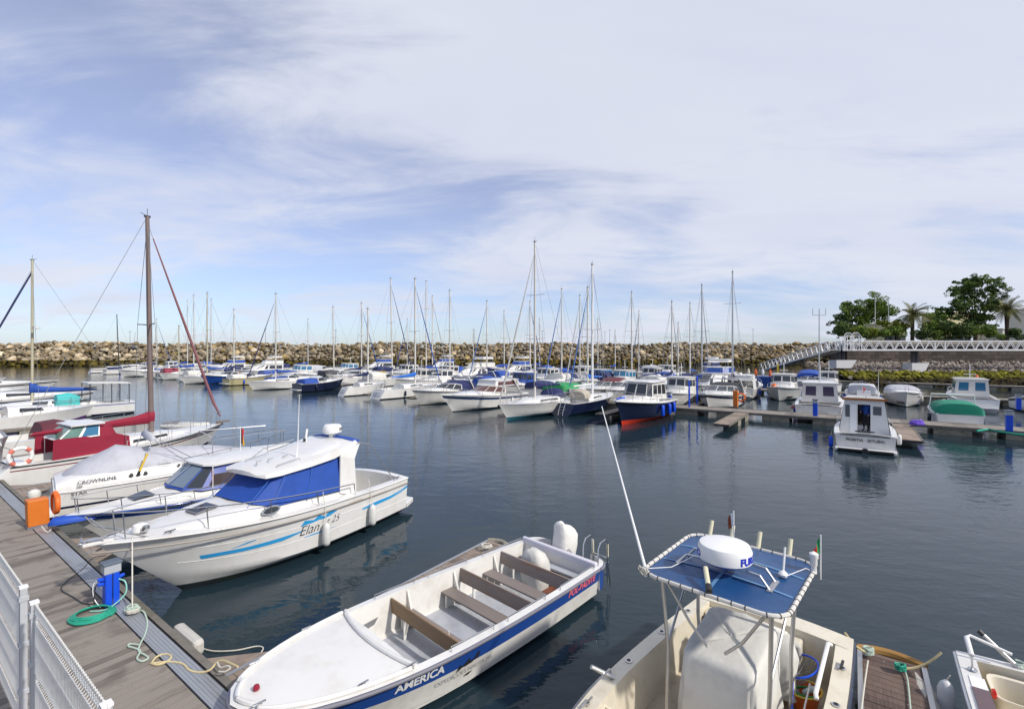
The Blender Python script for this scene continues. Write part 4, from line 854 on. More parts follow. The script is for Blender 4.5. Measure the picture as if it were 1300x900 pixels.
    MB().tube([(2.45, -.4, 2.4), (2.38, -.4, 2.85)], .028, PWHITE, 8).tube([(2.47, -.4, 2.45), (2.46, -.4, 2.6)], .035, PBLACK, 8).build('stub_antenna', R_)
    mb = MB(); mb.tube([(3.9, -.75, 2.2), (3.4, -.8, 2.45), (2.5, -.8, 2.55)], .014, STEEL, 5).build('grab_rail', R_)
    # bimini leg at the cockpit
    MB().tube([(1.75, .86, 2.5), (1.35, .95, 2.36), (.55, 1.1, 1.18)], .016, STEEL, 6).tube([(1.75, -.86, 2.5), (1.35, -.95, 2.36), (.55, -1.1, 1.18)], .016, STEEL, 6).build('bimini_strut', R_)
    # swim platform
    MB().slab([(-.55, -.9, .36), (-.55, .9, .36), (0.0, 1.12, .36), (0.0, -1.12, .36)], .14, WHITE).build('swim_platform', R_, 0, bevel=.02)
    B.rail(.30, .99, h=.52, h0=.3, inset=.07, posts=5, r=.014)
    mb = MB(); e = B.edge(.99, .07, .52, 1); f_ = B.edge(.99, .07, .52, -1); mb.tube([e, Vector((L+.1, e.y*.8, e.z+.02)), Vector((L+.1, f_.y*.8, e.z+.02)), f_], .014, STEEL, 6)
    mb.tube([B.edge(.9, .1, .0, 1), Vector((L-.1, .2, 1.75)), Vector((L+.08, .1, 2.0))], .013, STEEL, 6).tube([B.edge(.9, .1, .0, -1), Vector((L-.1, -.2, 1.75)), Vector((L+.08, -.1, 2.0))], .013, STEEL, 6).build('pulpit', R_)
    # anchor gear
    MB().slab([(L-.25, -.16, 1.48), (L+.18, -.09, 1.50), (L+.18, .09, 1.50), (L-.25, .16, 1.48)], .06, WHITE).build('bow_sprit', R_, 0, bevel=.01)
    MB().tube([(L+.22, 0, 1.54), (L-.4, 0, 1.59)], .022, STEEL, 6).slab([(L-.1, -.14, 1.54), (L+.2, 0, 1.58), (L-.1, .14, 1.54)], .02, STEEL).tube([(L+.12, -.14, 1.62), (L+.17, 0, 1.54), (L+.12, .14, 1.62)], .016, STEEL, 5).build('anchor', R_)
    MB().lathe([(0, 0), (.13, 0), (.14, .05), (.12, .13), (.06, .16), (0, .16)], PWHITE, (L-.72, .05, 1.50), 16).lathe([(0, 0), (.06, 0), (.07, .05), (0, .06)], STEEL, (L-.72, .21, 1.59), 12, (0, 1, 0)).build('windlass', R_)
    for t, sd_ in ((.86, 1), (.86, -1), (.05, 1), (.05, -1)):
        q = B.edge(t, .12, .04, sd_); MB().bar(q+Vector((-.1, 0, .03)), q+Vector((.1, 0, .03)), .022, .02, STEEL).bar(q+Vector((0, 0, -.04)), q+Vector((0, 0, .03)), .05, .03, STEEL).build('cleat', R_, 0)
    for x, tt in ((3.2, .48), (1.65, .3)):
        p = B.onhull(x, .5, 1); e = B.edge(x/L, .0, .3, 1); fender(R_, x, p.y+.14, .25, .82, .095, mat('fender_dirty_white', (.60, .60, .58), .5, .15), top=None)
        MB().tube([(x, p.y+.14, .8), (x, e.y+.02, 1.1), (x, e.y-.06, e.z+.02)], .009, ROPEW, 5).build('fender_line', R_)
    # graphics
    lb = LBLUE
    def sw(pts, x, k, side):
        vs, fs = strip(pts, 8); B.decal(vs, fs, x, k, lb, side, 'swoosh', .006)
    for sd_ in (1, -1):
        f_ = -1 if sd_ > 0 else -1
        # forward swoosh (towards the bow) and aft swoosh
        sw([(-.95*1, -.075, .03), (-.6, -.05, .045), (0, -.03, .06), (.8, .01, .105), (1.3, .10, .13)] if sd_ > 0 else [(-1.3, .10, .13), (-.8, .01, .105), (0, -.03, .06), (.6, -.05, .045), (.95, -.075, .03)], L-2.15, .40, sd_)
        sw([(-.42, .03, .035), (-.1, .09, .125), (.1, .13, .15)], L-2.25, .45, sd_)
        sw([(-.85, -.03, .012), (-.3, -.04, .06), (.3, -.02, .07), (.78, .04, .11), (1.0, .09, .17), (1.2, .18, .19)], 1.05, .55, sd_)
        sw([(-.5, .0, .01), (-.2, -.005, .03), (.1, .0, .025), (.5, .02, .02)], 3.25, .33, sd_)
        sw([(-.5, .10, .12), (-.4, .12, .24), (-.15, .13, .19), (.0, .15, .28), (.15, .14, .2), (.35, .17, .29), (.55, .24, .25)], 3.35, .52, sd_)
        B.letter('Elan', 3.62 if sd_ > 0 else 2.9, .5, .34, PBLACK, sd_, shear=.35, bold=-.003, off=.008); B.letter('t 25', 2.92 if sd_ > 0 else 3.62, .56, .25, PBLACK, sd_, shear=.35, bold=-.003, off=.008)
    MB().box((2.3, 0, 0), (.01, .01, .01), WHITE)
    B.letter('PL 4567 CR', 2.2, .86, .05, mat('letter_ochre', (.35, .27, .15), .6), 1) if False else None
    p = B.onhull(2.15, .83, 1); MB().slab([(2.4, p.y+.012, p.z-.02), (1.95, p.y+.012, p.z-.02), (1.95, p.y+.02, p.z+.025), (2.4, p.y+.02, p.z+.025)], .004, mat('name_plate_gold', (.40, .33, .20), .4, .2)).build('name_plate', R_, 0)
    return B
cc = cabin_cruiser()

def flag(loc, cols, label, rz=0, w=.3, h=.22, droop=.7, pole=.6, seed=1, par=None):
    r = root('flag', loc, rz, label, 'flag'); MB().tube([(0, 0, -pole*.5), (0, 0, pole*.6)], .009, PWHITE, 6).build('staff', r); rn = random.Random(seed)
    mb = MB(); n = 10; rows = []
    for i in range(n+1):
        a = i/n; rows.append([(.01+a*w*(1-droop*.6)+.0, .03*sin(a*9+seed+j*.4)*a**.5, pole*.56-h*j/6-a*w*droop*.85) for j in range(7)])
    mb.grid(rows, None, mf=lambda i, j: cols[min(len(cols)-1, int(i/n*len(cols)))])
    mb.build('flag_cloth', r, 60); return r
FG = mat('flag_green', (.01, .25, .07), .8); FR = mat('flag_red', (.5, .02, .02), .8); FY = mat('flag_yellow', (.6, .42, .03), .8)
flag(cc.root.matrix_basis @ Vector((4.6, -.95, 1.95)), [FG, FR, FR], 'small green and red flag beside the blue windscreen canvas', 2.2, seed=2, pole=.5)
flag(cc.root.matrix_basis @ Vector((3.95, -.9, 2.75)), [PBLACK, FR, FY], 'thin faded courtesy flag on the cabin cruiser roof rail', 1.2, seed=5, w=.16, h=.4, pole=.6)

# ------------------------------------------------------------------ console boat with blue T-top
def console_boat():
    st = Vector((4.15, 7.5, 0)); a = atan2(-.74, -.67); L = 6.3
    B = Boat('console_boat', st, a, L, 2.36, .86, 1.12, 'cream centre console fishing boat with a blue canvas top and radar dome', 'fishing boat', tw=.88, tm=.42, p=2.4, q=.9, rake=1.1, d=.4, zc=.12, fl=.5)
    R_ = B.root
    B.hull([(.1, ANTIF), (.86, WHITE), (.93, NAVY), (1, WHITE)], transom=CREAM, n=22)
    B.deck(CREAM, cock=(.055, .80), w=.2, sole=.25, camber=.05, solem=mat('sole_tan', (.50, .44, .34), .7, .12, 3, dirt=(110, 92, 66), dirt_amt=.5, bump=.2, bscale=100), wallm=CREAM)
    B.rub(.022, NAVY, -.05, off=.014)
    B.rail(.50, .97, h=.22, h0=.10, inset=.07, posts=4, r=.014)
    MB().tube([B.edge(t, -.004, -.10, 1) for t in B.ts(n=20)], .02, STEEL, 6).build('port_rub_strake', R_)
    # raised side lockers forward of the console
    for sd_ in (1, -1):
        MB().slab([(3.5, sd_*.72, .25), (3.5, sd_*1.0, .25), (3.5, sd_*1.0, .86), (3.5, sd_*.8, .86)][::sd_], .03, CREAM).build('side_bulkhead', R_, 0)
    MB().add([(3.55, -.82, .25), (3.55, .82, .25), (5.2, .55, .25), (5.2, -.55, .25), (3.75, -.8, .62), (3.75, .8, .62), (5.2, .55, .66), (5.2, -.55, .66)], [[3, 2, 1, 0], [4, 5, 6, 7], [0, 1, 5, 4], [1, 2, 6, 5], [2, 3, 7, 6], [3, 0, 4, 7]], CREAM).build('bow_seat', R_, 0, bevel=.03)
    # stern bench and aft lockers
    MB().box((.34, -.2, .52), (.5, 1.35, .54), CREAM).build('stern_bench', R_, 0, bevel=.03)
    MB().bar((.62, -.8, .72), (.62, .5, .72), .09, .22, mat('cushion_grey', (.48, .47, .44), .7, .08)).build('bench_cushion', R_, bevel=.03)
    MB().box((.62, -.86, .62), (.04, .22, .2), mat('locker_brown', (.12, .08, .05), .6)).build('battery_hatch', R_, 0)
    for x in (.9, 1.75, 2.7):
        for sd_ in (1, -1):
            q = B.edge(x/L, .1, .012, sd_); MB().lathe([(0, 0), (.045, 0), (.045, .006), (.03, .01), (.028, -.02)], STEEL, q, 12).lathe([(0, .004), (.026, .006)], PBLACK, q, 10).build('rod_holder', R_)
    # console under its fitted cover: big soft box
    mb = MB(); rows = []; nr = 72; fr = random.Random(5); ph = [fr.uniform(0, 6.28) for _ in range(6)]
    for k, (f, sc_) in enumerate(((0, 1.03), (.12, 1.02), (.3, 1.0), (.5, .985), (.7, .97), (.85, .96), (.94, .945), (.985, .90), (1.0, .82), (1.005, .6), (1.008, .3), (1.01, .02))):
        r_ = []
        for q in range(nr):
            a_ = 2*pi*(q+.5)/nr; ex = .22; ux = math.copysign(abs(cos(a_))**ex, cos(a_)); uy = math.copysign(abs(sin(a_))**ex, sin(a_)); low_ = 1-min(1, f)
            fold = 1+.045*low_*sin(9*a_+ph[0]+f*2)+.028*low_*sin(19*a_+ph[1]-f*5)+.012*sin(5*a_+ph[2]+6*f)
            x_ = 2.06+.58*ux*sc_*fold; zt_ = 1.47-.13*(x_-1.5); r_.append((x_, .455*uy*sc_*fold, .38+(zt_-.38)*min(f, 1)+(.012*sin(3.3*ux*3+ph[3])*sin(2.7*uy*2+ph[4]) if f > .93 else 0)))
        rows.append(r_)
    mb.grid(rows, CCREAM, closed=True, caps=True).build('console_cover', R_, 70)
    rn = random.Random(12)
    MB().box((2.08, 0, .33), (1.2, .9, .2), CREAM).build('console_base', R_, 0, bevel=.02)
    # hanging cover over the leaning post
    mb = MB(); rows = []
    for z, ax_, ay in ((.40, .22, .50), (.6, .2, .44), (.85, .22, .47), (1.1, .18, .44), (1.2, .1, .36)):
        rows.append([(1.14+ax_*math.copysign(abs(cos(q))**.6, cos(q))+rn.uniform(-.03, .03), .08+ay*math.copysign(abs(sin(q))**.6, sin(q))+rn.uniform(-.03, .03), z+rn.uniform(-.02, .02)) for q in [2*pi*j/18 for j in range(18)]])
    mb.grid(rows, CCREAM, closed=True, caps=True).build('seat_cover', R_, 60)
    # T-top
    z = 2.25; x0, x1, w = 1.22, 2.95, .80
    out = []
    q_ = .24
    for cx, cy, a0 in ((x1-q_, w-q_, 0), (x0+q_, w-q_, 90), (x0+q_, -w+q_, 180), (x1-q_, -w+q_, 270)):
        for i in range(7): aa = radians(a0+15*i); out.append(Vector((cx+q_*cos(aa), cy+q_*sin(aa), z+.05*sin(pi*(cx-x0)/(x1-x0)))))
    def zz(x, y): return z+.02+.05*(1-(y/w)**2)*(1-((x-2.08)/.87)**2)
    def cy_(x):
        e_ = max(0, q_-(x-x0), q_-(x1-x)); return w-.03-(q_-sqrt(max(0, q_*q_-e_*e_)))
    mb = MB(); nx = 24; rows = [[(x0+.03+(x1-x0-.06)*i/nx, cy_(x0+.03+(x1-x0-.06)*i/nx)*(1-2*j/nx), zz(x0+(x1-x0)*i/nx, w*(1-2*j/nx))-.016*abs(sin(pi*i/8)*sin(pi*j/12))) for j in range(nx+1)] for i in range(nx+1)]
    mb.grid([r[::-1] for r in rows], CTOP); cv = mb.build('top_canvas', R_, 70)
    mb = MB()
    for x in (x0+(x1-x0)*.34, x0+(x1-x0)*.67): mb.grid([[(x-.02, (w-.05)*(1-j/6), zz(x, w*(1-j/6))+.006) for j in range(13)], [(x+.02, (w-.05)*(1-j/6), zz(x, w*(1-j/6))+.006) for j in range(13)]], mat('seam_pale_blue', (.10, .22, .40), .6))
    mb.grid([[(x0+.05+(x1-x0-.1)*i/12, -.02, zz(x0+(x1-x0)*i/12, 0)+.008) for i in range(13)], [(x0+.05+(x1-x0-.1)*i/12, .02, zz(x0+(x1-x0)*i/12, 0)+.008) for i in range(13)]], MATS['seam_pale_blue']); mb.build('canvas_seam', R_, 0)
    MB().tube(out, .024, ALUW, 8, closed=True).build('top_frame', R_)
    lc = MB(); k = len(out)
    for i in range(k):
        a_, b_ = out[i], out[(i+1) % k]; n_ = int((b_-a_).length/.13) or (i % 2)
        for j in range(n_):
            p = a_.lerp(b_, j/n_); dd = (b_-a_).normalized(); lc.tube([p, p+dd*.009], .029, PBLACK, 8)
    lc.build('lacing', R_)
    mb = MB()
    for sd_ in (1, -1):
        for xt, xb in ((1.5, 1.62), (2.72, 2.62)):
            mb.tube([(xt, sd_*.62, z), (xb, sd_*.58, 1.3), (xb+(.1 if xb > 2 else -.1), sd_*.55, .26)], .024, ALU, 8)
        mb.tube([(1.5, sd_*.62, z), (2.6, sd_*.58, 1.35)], .016, ALU, 6); mb.tube([(2.72, sd_*.62, z), (2.62, sd_*.3, 1.7), (2.6, sd_*.1, 1.48)], .018, ALU, 6)
        mb.tube([(1.25, sd_*.62, z-.02), (2.92, sd_*.62, z-.02)], .02, ALU, 6)
    for x in (1.5, 2.72): mb.tube([(x, -.75, z-.01), (x, .75, z-.01)], .018, ALU, 6)
    mb.build('top_legs', R_)
    # rod tubes along the after edge
    for y in (-.58, -.28, .08, .46):
        MB().tube([(1.2, y, 2.18), (1.06, y, 2.46)], .028, IVORY, 10).build('rod_tube', R_)
    MB().tube([(2.9, .02, 2.34), (2.66, -.10, 2.44)], .028, IVORY, 10).tube([(2.96, .05, 2.32), (2.88, .01, 2.35)], .036, PBLACK, 10).build('spotlight', R_)
    # radar dome
    dz = 2.46; dc = (2.3, -.0, dz)
    MB().lathe([(0, 0), (.24, .0), (.285, .03)], CHBLUE, (dc[0], dc[1], dz-.03), 32).build('radar_base', R_)
    MB().lathe([(.285, 0), (.31, .02), (.31, .13), (.285, .185), (.22, .205), (0, .215)], PWHITE, dc, 40).build('radar_dome', R_, 30)
    wang = atan2(*(lambda v: (v.y, v.x))((B.root.matrix_basis.inverted() @ Vector((0, 0, 0)))-Vector((2.3, 0, 0))))
    for ph, off in ((wang+1.34, 0), (wang+1.34+pi, 0)):
        vs, fs = text_mesh('FURUNO', .115, bold=.006); out_ = [(dc[0]+.3125*cos(u*1/.31+ph), dc[1]+.3125*sin(u/.31+ph), dz+.075+v) for u, v, _ in vs]; MB().add(out_, fs, mat('letter_blue', (.005, .03, .45), .5)).build('radar_lettering', R_, 0)
    mb = MB()
    for sd_ in (1, -1): mb.tube([(2.3-.15, sd_*.27, 2.43), (2.3-.15, sd_*.42, 2.42), (2.3-.15, sd_*.52, 2.29)], .016, STEEL, 6).tube([(2.3+.1, sd_*.27, 2.43), (2.3+.1, sd_*.42, 2.42), (2.3+.1, sd_*.52, 2.29)], .016, STEEL, 6).box((2.28, sd_*.53, 2.29), (.34, .06, .02), ALU)
    mb.build('radar_bracket', R_)
    MB().lathe([(0, 0), (.045, 0), (.055, .03), (.03, .06), (0, .07)], PWHITE, (1.95, .56, 2.30), 14).tube([(1.95, .56, 2.33), (1.85, .56, 2.62)], .014, PWHITE, 6).build('gps_antenna', R_)
    MB().tube([(1.98, .58, 2.31), (1.7, .66, 2.30), (1.62, .74, 2.34), (1.55, .76, 2.3)], .006, PWHITE, 5).tube([(2.35, -.3, 2.45), (2.7, -.5, 2.34), (2.9, -.7, 2.33)], .006, PWHITE, 5).build('antenna_cable', R_)
    MB().lathe([(0, 0), (.035, 0), (.03, .08), (.04, .1), (.04, .17), (.05, .19), (.05, .24), (0, .27)], PWHITE, (1.50, .80, 2.26), 14).build('nav_light', R_)
    # long whip antenna leaning off the front corner
    p0 = Vector((2.9, -.74, 2.3)); inv = B.root.matrix_basis.inverted(); A_ = B.root.matrix_basis @ p0
    dist = 1.9; tip_y = 9.2; tip = Vector((X(764, tip_y), tip_y, Zp(516, tip_y)))
    q = inv @ tip; MB().tube([p0+Vector((0, 0, -.08)), p0, p0.lerp(q, .2), q], [.02, .02, .016, .008], PWHITE, 8).build('whip_antenna', R_)
    MB().tube([(2.94+.03*cos(a_*3), -.76+.05*sin(a_*2.1), 2.3+.06*sin(a_*3.3)) for a_ in [i*.5 for i in range(14)]], .009, ROPEW, 5).build('lashing', R_)
    MB().tube([B.edge(.52, .06, .02, -1)+Vector((-.12, .06, .0)), B.edge(.52, .06, .02, -1)+Vector((.1, -.12, .16))], .028, ALU, 10).build('rod_tube', R_)
    q = B.edge(.6, .1, .02, -1); MB().bar(q+Vector((-.1, 0, .03)), q+Vector((.1, 0, .03)), .02, .02, STEEL).bar(q, q+Vector((0, 0, .03)), .04, .04, STEEL).build('cleat', R_, 0)
    q = B.edge(.14, .1, .02, 1); MB().bar(q+Vector((-.1, 0, .03)), q+Vector((.1, 0, .03)), .03, .02, PBLACK).build('cleat', R_, 0)
    # white stainless side rail with pad
    MB().tube([(.45, .83, .9), (.5, .80, .93), (1.75, .86, .93), (1.8, .88, .9)], .026, PWHITE, 8).build('gunwale_pad', R_)
    return B
kb = console_boat()
MM = kb.root.matrix_basis
flag(MM @ Vector((1.42, .86, 2.42)), [FG, FG, FR, FR, FR], 'green and red flag on a white staff at the corner of the blue top', 3.0, w=.26, h=.18, pole=.5, seed=3, droop=1.05)
flag(MM @ Vector((1.3, -.2, 2.45)), [PWHITE, mat('flag_brown', (.3, .08, .04), .8)], 'furled white and brown flag behind the radar dome on the blue top', 1.9, w=.12, h=.2, pole=.5, seed=4)
def basket():
    o = root('basket', MM @ Vector((1.05, .62, .27)), .3, 'orange plastic basket with rope, bottle and net in the console boat', 'basket'); rn = random.Random(2)
    rows = []
    for z, r_ in ((0, .15), (.02, .16), (.2, .21), (.215, .225), (.20, .215), (.03, .15)): rows.append([(r_*cos(q), r_*.8*sin(q), z) for q in [2*pi*j/20 for j in range(20)]])
    MB().grid(rows, ORANGE, closed=True, caps=True).build('basket_body', o, 50)
    MB().tube([(.22*cos(q), .18*sin(q), .23) for q in [2*pi*j/20 for j in range(20)]], .012, YEL, 6, closed=True).build('basket_rim', o)
    tag(MB().lathe([(0, 0), (.035, 0), (.037, .03), (.037, .15), (.015, .2), (.015, .23), (0, .23)], mat('bottle_clear', (.5, .6, .62), .15, .05), MM @ Vector((1.02, .60, .42)), 12, (.5, -.3, .5)).build('bottle'), 'clear plastic bottle lying on the orange basket', 'bottle')
    tag(MB().tube(coil(MM @ Vector((1.08, .64, .46)), .15, 4, -.006, .008, seed=3), .011, mat('rope_green', (.05, .25, .08), .9), 5).build('rope_coil'), 'green and yellow rope coiled on the orange basket', 'rope')
    h = root('landing_net', MM @ Vector((.9, .62, .45)), 0, 'blue hooped landing net with grey mesh lying over the basket', 'landing net')
    W0 = MM @ Vector((.9, .62, .45)); loc = lambda v: (MM @ Vector(v))-W0
    hoop = [loc((.85+.32*cos(q), .50+.24*sin(q), .66+.06*sin(q))) for q in [2*pi*j/24 for j in range(24)]]
    MB().tube(hoop, .014, CHBLUE, 6, closed=True).build('net_hoop', h); MB().tube([loc((1.15, .5, .64)), loc((2.0, .66, .42)), loc((2.9, .76, .4))], .014, CHBLUE, 6).build('net_handle', h)
    mb = MB(); hc = loc((.85, .52, .66))
    for k in range(26):
        a_ = rn.uniform(0, 6.28); b_ = a_+rn.uniform(1.2, 4); p = hc+(hoop[int(a_/6.29*24)]-hc)*.98; q_ = hc+(hoop[int((b_ % 6.28)/6.29*24)]-hc)*.98
        mb.tube(sag(p, q_, .1+rn.uniform(0, .08), 8), .004, mat('net_grey', (.25, .25, .25), .8), 3)
    mb.build('net_mesh', h)
    tag(MB().tube([MM @ Vector((1.05, .68, .6)), MM @ Vector((1.9, .72, .5)), MM @ Vector((2.8, .8, .45))], .011, PWHITE, 6).build('boat_hook'), 'thin white pole lying beside the blue net handle', 'boat hook')
basket()

# ------------------------------------------------------------------ white boat cut by the lower right corner
def corner_boat():
    so = (-2.2, 9.05); B = Boat('white_dory', SO(so[0], so[1]), A2+pi, 5.6, 2.15, .80, 1.0, 'white open boat with a cream tub and bucket at the lower right corner', 'boat', tw=.96, tm=.4, rake=.9, fl=.5)
    R_ = B.root; B.hull([(.1, ANTIF), (1, WHITE)], transom=WHITE)
    B.deck(WHITE, cock=(.03, .7), w=.19, sole=.2, camber=.03, solem=CREAM, wallm=CREAM)
    B.rub(.022, PWHITE, -.04)
    # near corner: inner side facing the dark finger is starboard (local -y)
    sd_ = -1 if (B.root.matrix_basis @ Vector((0, -1, 0))).x < (B.root.matrix_basis @ Vector((0, 1, 0))).x else 1
    MB().tube([(.42, sd_*.93, .98), (.14, sd_*.94, 1.08)], .03, PWHITE, 10).tube([(.14, sd_*.94, 1.08), (.10, sd_*.90, 1.1), (.12, sd_*.5, 1.0)], .02, PWHITE, 8).build('corner_rail', R_)
    MB().tube([(.42, sd_*.93, .97), (.46, sd_*.93, .84)], .012, STEEL, 6).lathe([(0, 0), (.05, 0), (.04, .02)], STEEL, (.47, sd_*.93, .82), 12).build('rail_foot', R_)
    for y in (sd_*.45, sd_*-.42):
        MB().tube([(.08, y, .84), (-.02, y+sd_*.32, 1.12)], .027, ALU, 10).tube([(-.015, y+sd_*.30, 1.10), (-.03, y+sd_*.345, 1.14)], .03, PBLACK, 10).build('rod_tube', R_)
    MB().tube([(.06+.04*cos(a), sd_*.42+.05*sin(a), .84+.006*a) for a in [i*.6 for i in range(18)]], .012, ROPEGP, 5).build('rope_lashing', R_)
    MB().slab([(.62, sd_*.99, .815), (.62, sd_*.84, .815), (1.2, sd_*.85, .83), (1.2, sd_*1.0, .83)][::-sd_], .006, PWHITE).build('sticker_panel', R_, 0)
    MB().slab([(.9, sd_*1.0, .826), (.9, sd_*.84, .826), (1.5, sd_*.85, .845), (1.5, sd_*1.01, .845)][::-sd_], .012, mat('handle_plum', (.12, .08, .09), .5, .2)).build('carry_handle', R_, 0)
    MB().lathe([(0, 0), (.05, 0), (.06, .03), (.0, .05)], RED, (.78, sd_*.80, .75), 10, (0, -sd_, 0)).build('reflector', R_)
    fender(R_, .75, sd_*1.22, .15, .72, .09, mat('fender_grey_white', (.55, .56, .58), .5, .1), top=.8)
    return B, sd_
db, dsd = corner_boat(); DM = db.root.matrix_basis
def tub():
    o = root('cream_tub', DM @ Vector((.55, dsd*.42, .2)), db.root.rotation_euler.z, 'tall cream plastic fish tub inside the corner boat', 'tub'); rows = []
    for z, a, b in ((0, .24, .3), (.02, .25, .31), (.5, .28, .34), (.52, .31, .37), (.54, .31, .37), (.53, .27, .33), (.05, .22, .28)):
        rows.append([(a*math.copysign(abs(cos(q))**.4, cos(q)), b*math.copysign(abs(sin(q))**.4, sin(q)), z) for q in [2*pi*(j+.5)/20 for j in range(20)]])
    MB().grid(rows, CREAM, closed=True, caps=True).build('tub_shell', o, 50)
tub()
def bucket():
    o = root('bucket', DM @ Vector((.62, -dsd*.18, .2)), 0, 'black bucket with white rim and rope inside the corner boat', 'bucket')
    MB().lathe([(0, 0), (.14, 0), (.18, .34), (.185, .34), (.17, .33), (.14, .06), (0, .06)], PBLACK, (0, 0, 0), 22).build('bucket_shell', o, 50); MB().lathe([(.178, .3), (.19, .3), (.19, .345), (.178, .345)], PWHITE, (0, 0, 0), 22).build('bucket_rim', o)
    MB().tube(coil((0, 0, .24), .1, 3, .0, .012, sy=1, seed=9), .012, ROPEG, 5).build('rope', o)
bucket()
def anchor_emblem():
    # anchor drawn on the inner face of the transom
    mb = MB(); x = .075
    def ln(p, q, w): mb.slab([(x, p[0]-w*.5, p[1]), (x, p[0]+w*.5, p[1]), (x, q[0]+w*.5, q[1]), (x, q[0]-w*.5, q[1])], .004, PBLACK)
    c = (-dsd*.12, .52)
    ln((c[0]-.09, c[1]+.12), (c[0]+.01, c[1]-.05), .02); ln((c[0]+.1, c[1]+.12), (c[0]-.01, c[1]-.05), .02); ln((c[0]-.12, c[1]+.13), (c[0]-.07, c[1]+.1), .05); ln((c[0]+.07, c[1]+.12), (c[0]+.13, c[1]+.11), .03)
    mb.lathe([(0, 0), (.03, 0), (.03, .005), (0, .005)], PBLACK, (x, c[0], c[1]-.07), 12, (1, 0, 0)); mb.build('anchor_emblem', db.root, 0)
anchor_emblem()
o = root('motor_cowl', DM @ Vector((.25, -dsd*.78, .55)), db.root.rotation_euler.z, 'tilted white engine cowl at the right edge of the picture', 'outboard motor')
MB().blob([-.3, -.2, 0, .25, .4], [.12, .2, .22, .2, .08], [0, 0, 0, 0, .05], [.15, .38, .48, .42, .15], PWHITE, e=2.6).build('cowl', o, 50)
mb = MB()
for x_, z_ in ((-.1, .3), (.08, .25)): mb.lathe([(0, 0), (.014, 0), (.012, .008), (0, .01)], PBLACK, (x_, dsd*.215, z_), 8, (0, dsd, 0))
mb.build('cowl_bolts', o)

# ------------------------------------------------------------------ blue striped day cruiser between the near cruisers
def day_cruiser():
    bw = G(82, 660, .75); h = Vector((-.56, -.83)).normalized(); L = 6.3; st = Vector((bw.x-h.x*L, bw.y-h.y*L, 0))
    B = Boat('day_cruiser', st, atan2(h.y, h.x), L, 2.2, .72, .86, 'small white day cruiser with blue stripes and white roof between two larger cruisers', 'motor boat', tw=.9, p=2.2, q=.9, rake=1.2)
    R_ = B.root; B.hull([(.1, ANTIF), (.62, WHITE), (.82, BLUE), (1, WHITE)], transom=WHITE); B.deck(WHITE, cock=(.04, .42), w=.2, sole=.3, camber=.10, solem=CGREY); B.rub(.025, BLUE, -.03, off=.02)
    MB().blob([2.6, 3.2, 4.0, 4.8, 5.4], [.84, .84, .76, .55, .2], [.74, .74, .76, .78, .8], [.28, .30, .26, .16, .04], WHITE, e=3.2).build('trunk_cabin', R_, 50)
    bot = sym([(4.1, 0, 1.06), (3.95, .62, 1.02), (3.5, .86, .95), (1.6, .9, .82)]); top = sym([(3.35, 0, 1.62), (3.3, .55, 1.6), (3.1, .7, 1.58), (1.5, .72, 1.60)])
    # panes: indices run along the port outline
    house(R_, bot, top, 0, 0, mat('cabin_blue_trim', (.012, .05, .30), .4), WHITE, .14, .05, wins=((0, .06, .98, .08, .92, mat('window_grey_blue', (.16, .21, .27), .12)), (1, .1, .9, .1, .9), (2, .06, .93, .12, .62, mat('window_brown', (.06, .045, .045), .12)), (4, .07, .94, .12, .62, mat('window_brown', (.06, .045, .045), .12)), (5, .1, .9, .1, .9), (6, .02, .94, .08, .92, mat('window_grey_blue', (.16, .21, .27), .12))), name='windscreen_frame')
    MB().slab([(4.95, .25, .955), (4.5, .35, 1.02), (4.5, -.35, 1.02), (4.95, -.25, .955)][::-1], .03, GLASS).build('deck_hatch', R_, 0)
    B.rail(.6, .99, h=.4, h0=.25, inset=.06, posts=4); 
    p = Vector((L-.2, 0, .88)); MB().blob([p.x-.35, p.x, p.x+.4, p.x+.5], [.3, .26, .16, .05], .70, [.12, .16, .16, .05], mat('bow_cover_blue', (.01, .07, .42), .6, .1), e=3).build('bow_cushion', R_, 50)
    MB().tube([(L+.3+.1*cos(a), .1*sin(a)-.1, .62+.08*cos(2*a)) for a in [i*.6 for i in range(16)]], .012, ROPEW, 5).build('bow_rope', R_)
day_cruiser()

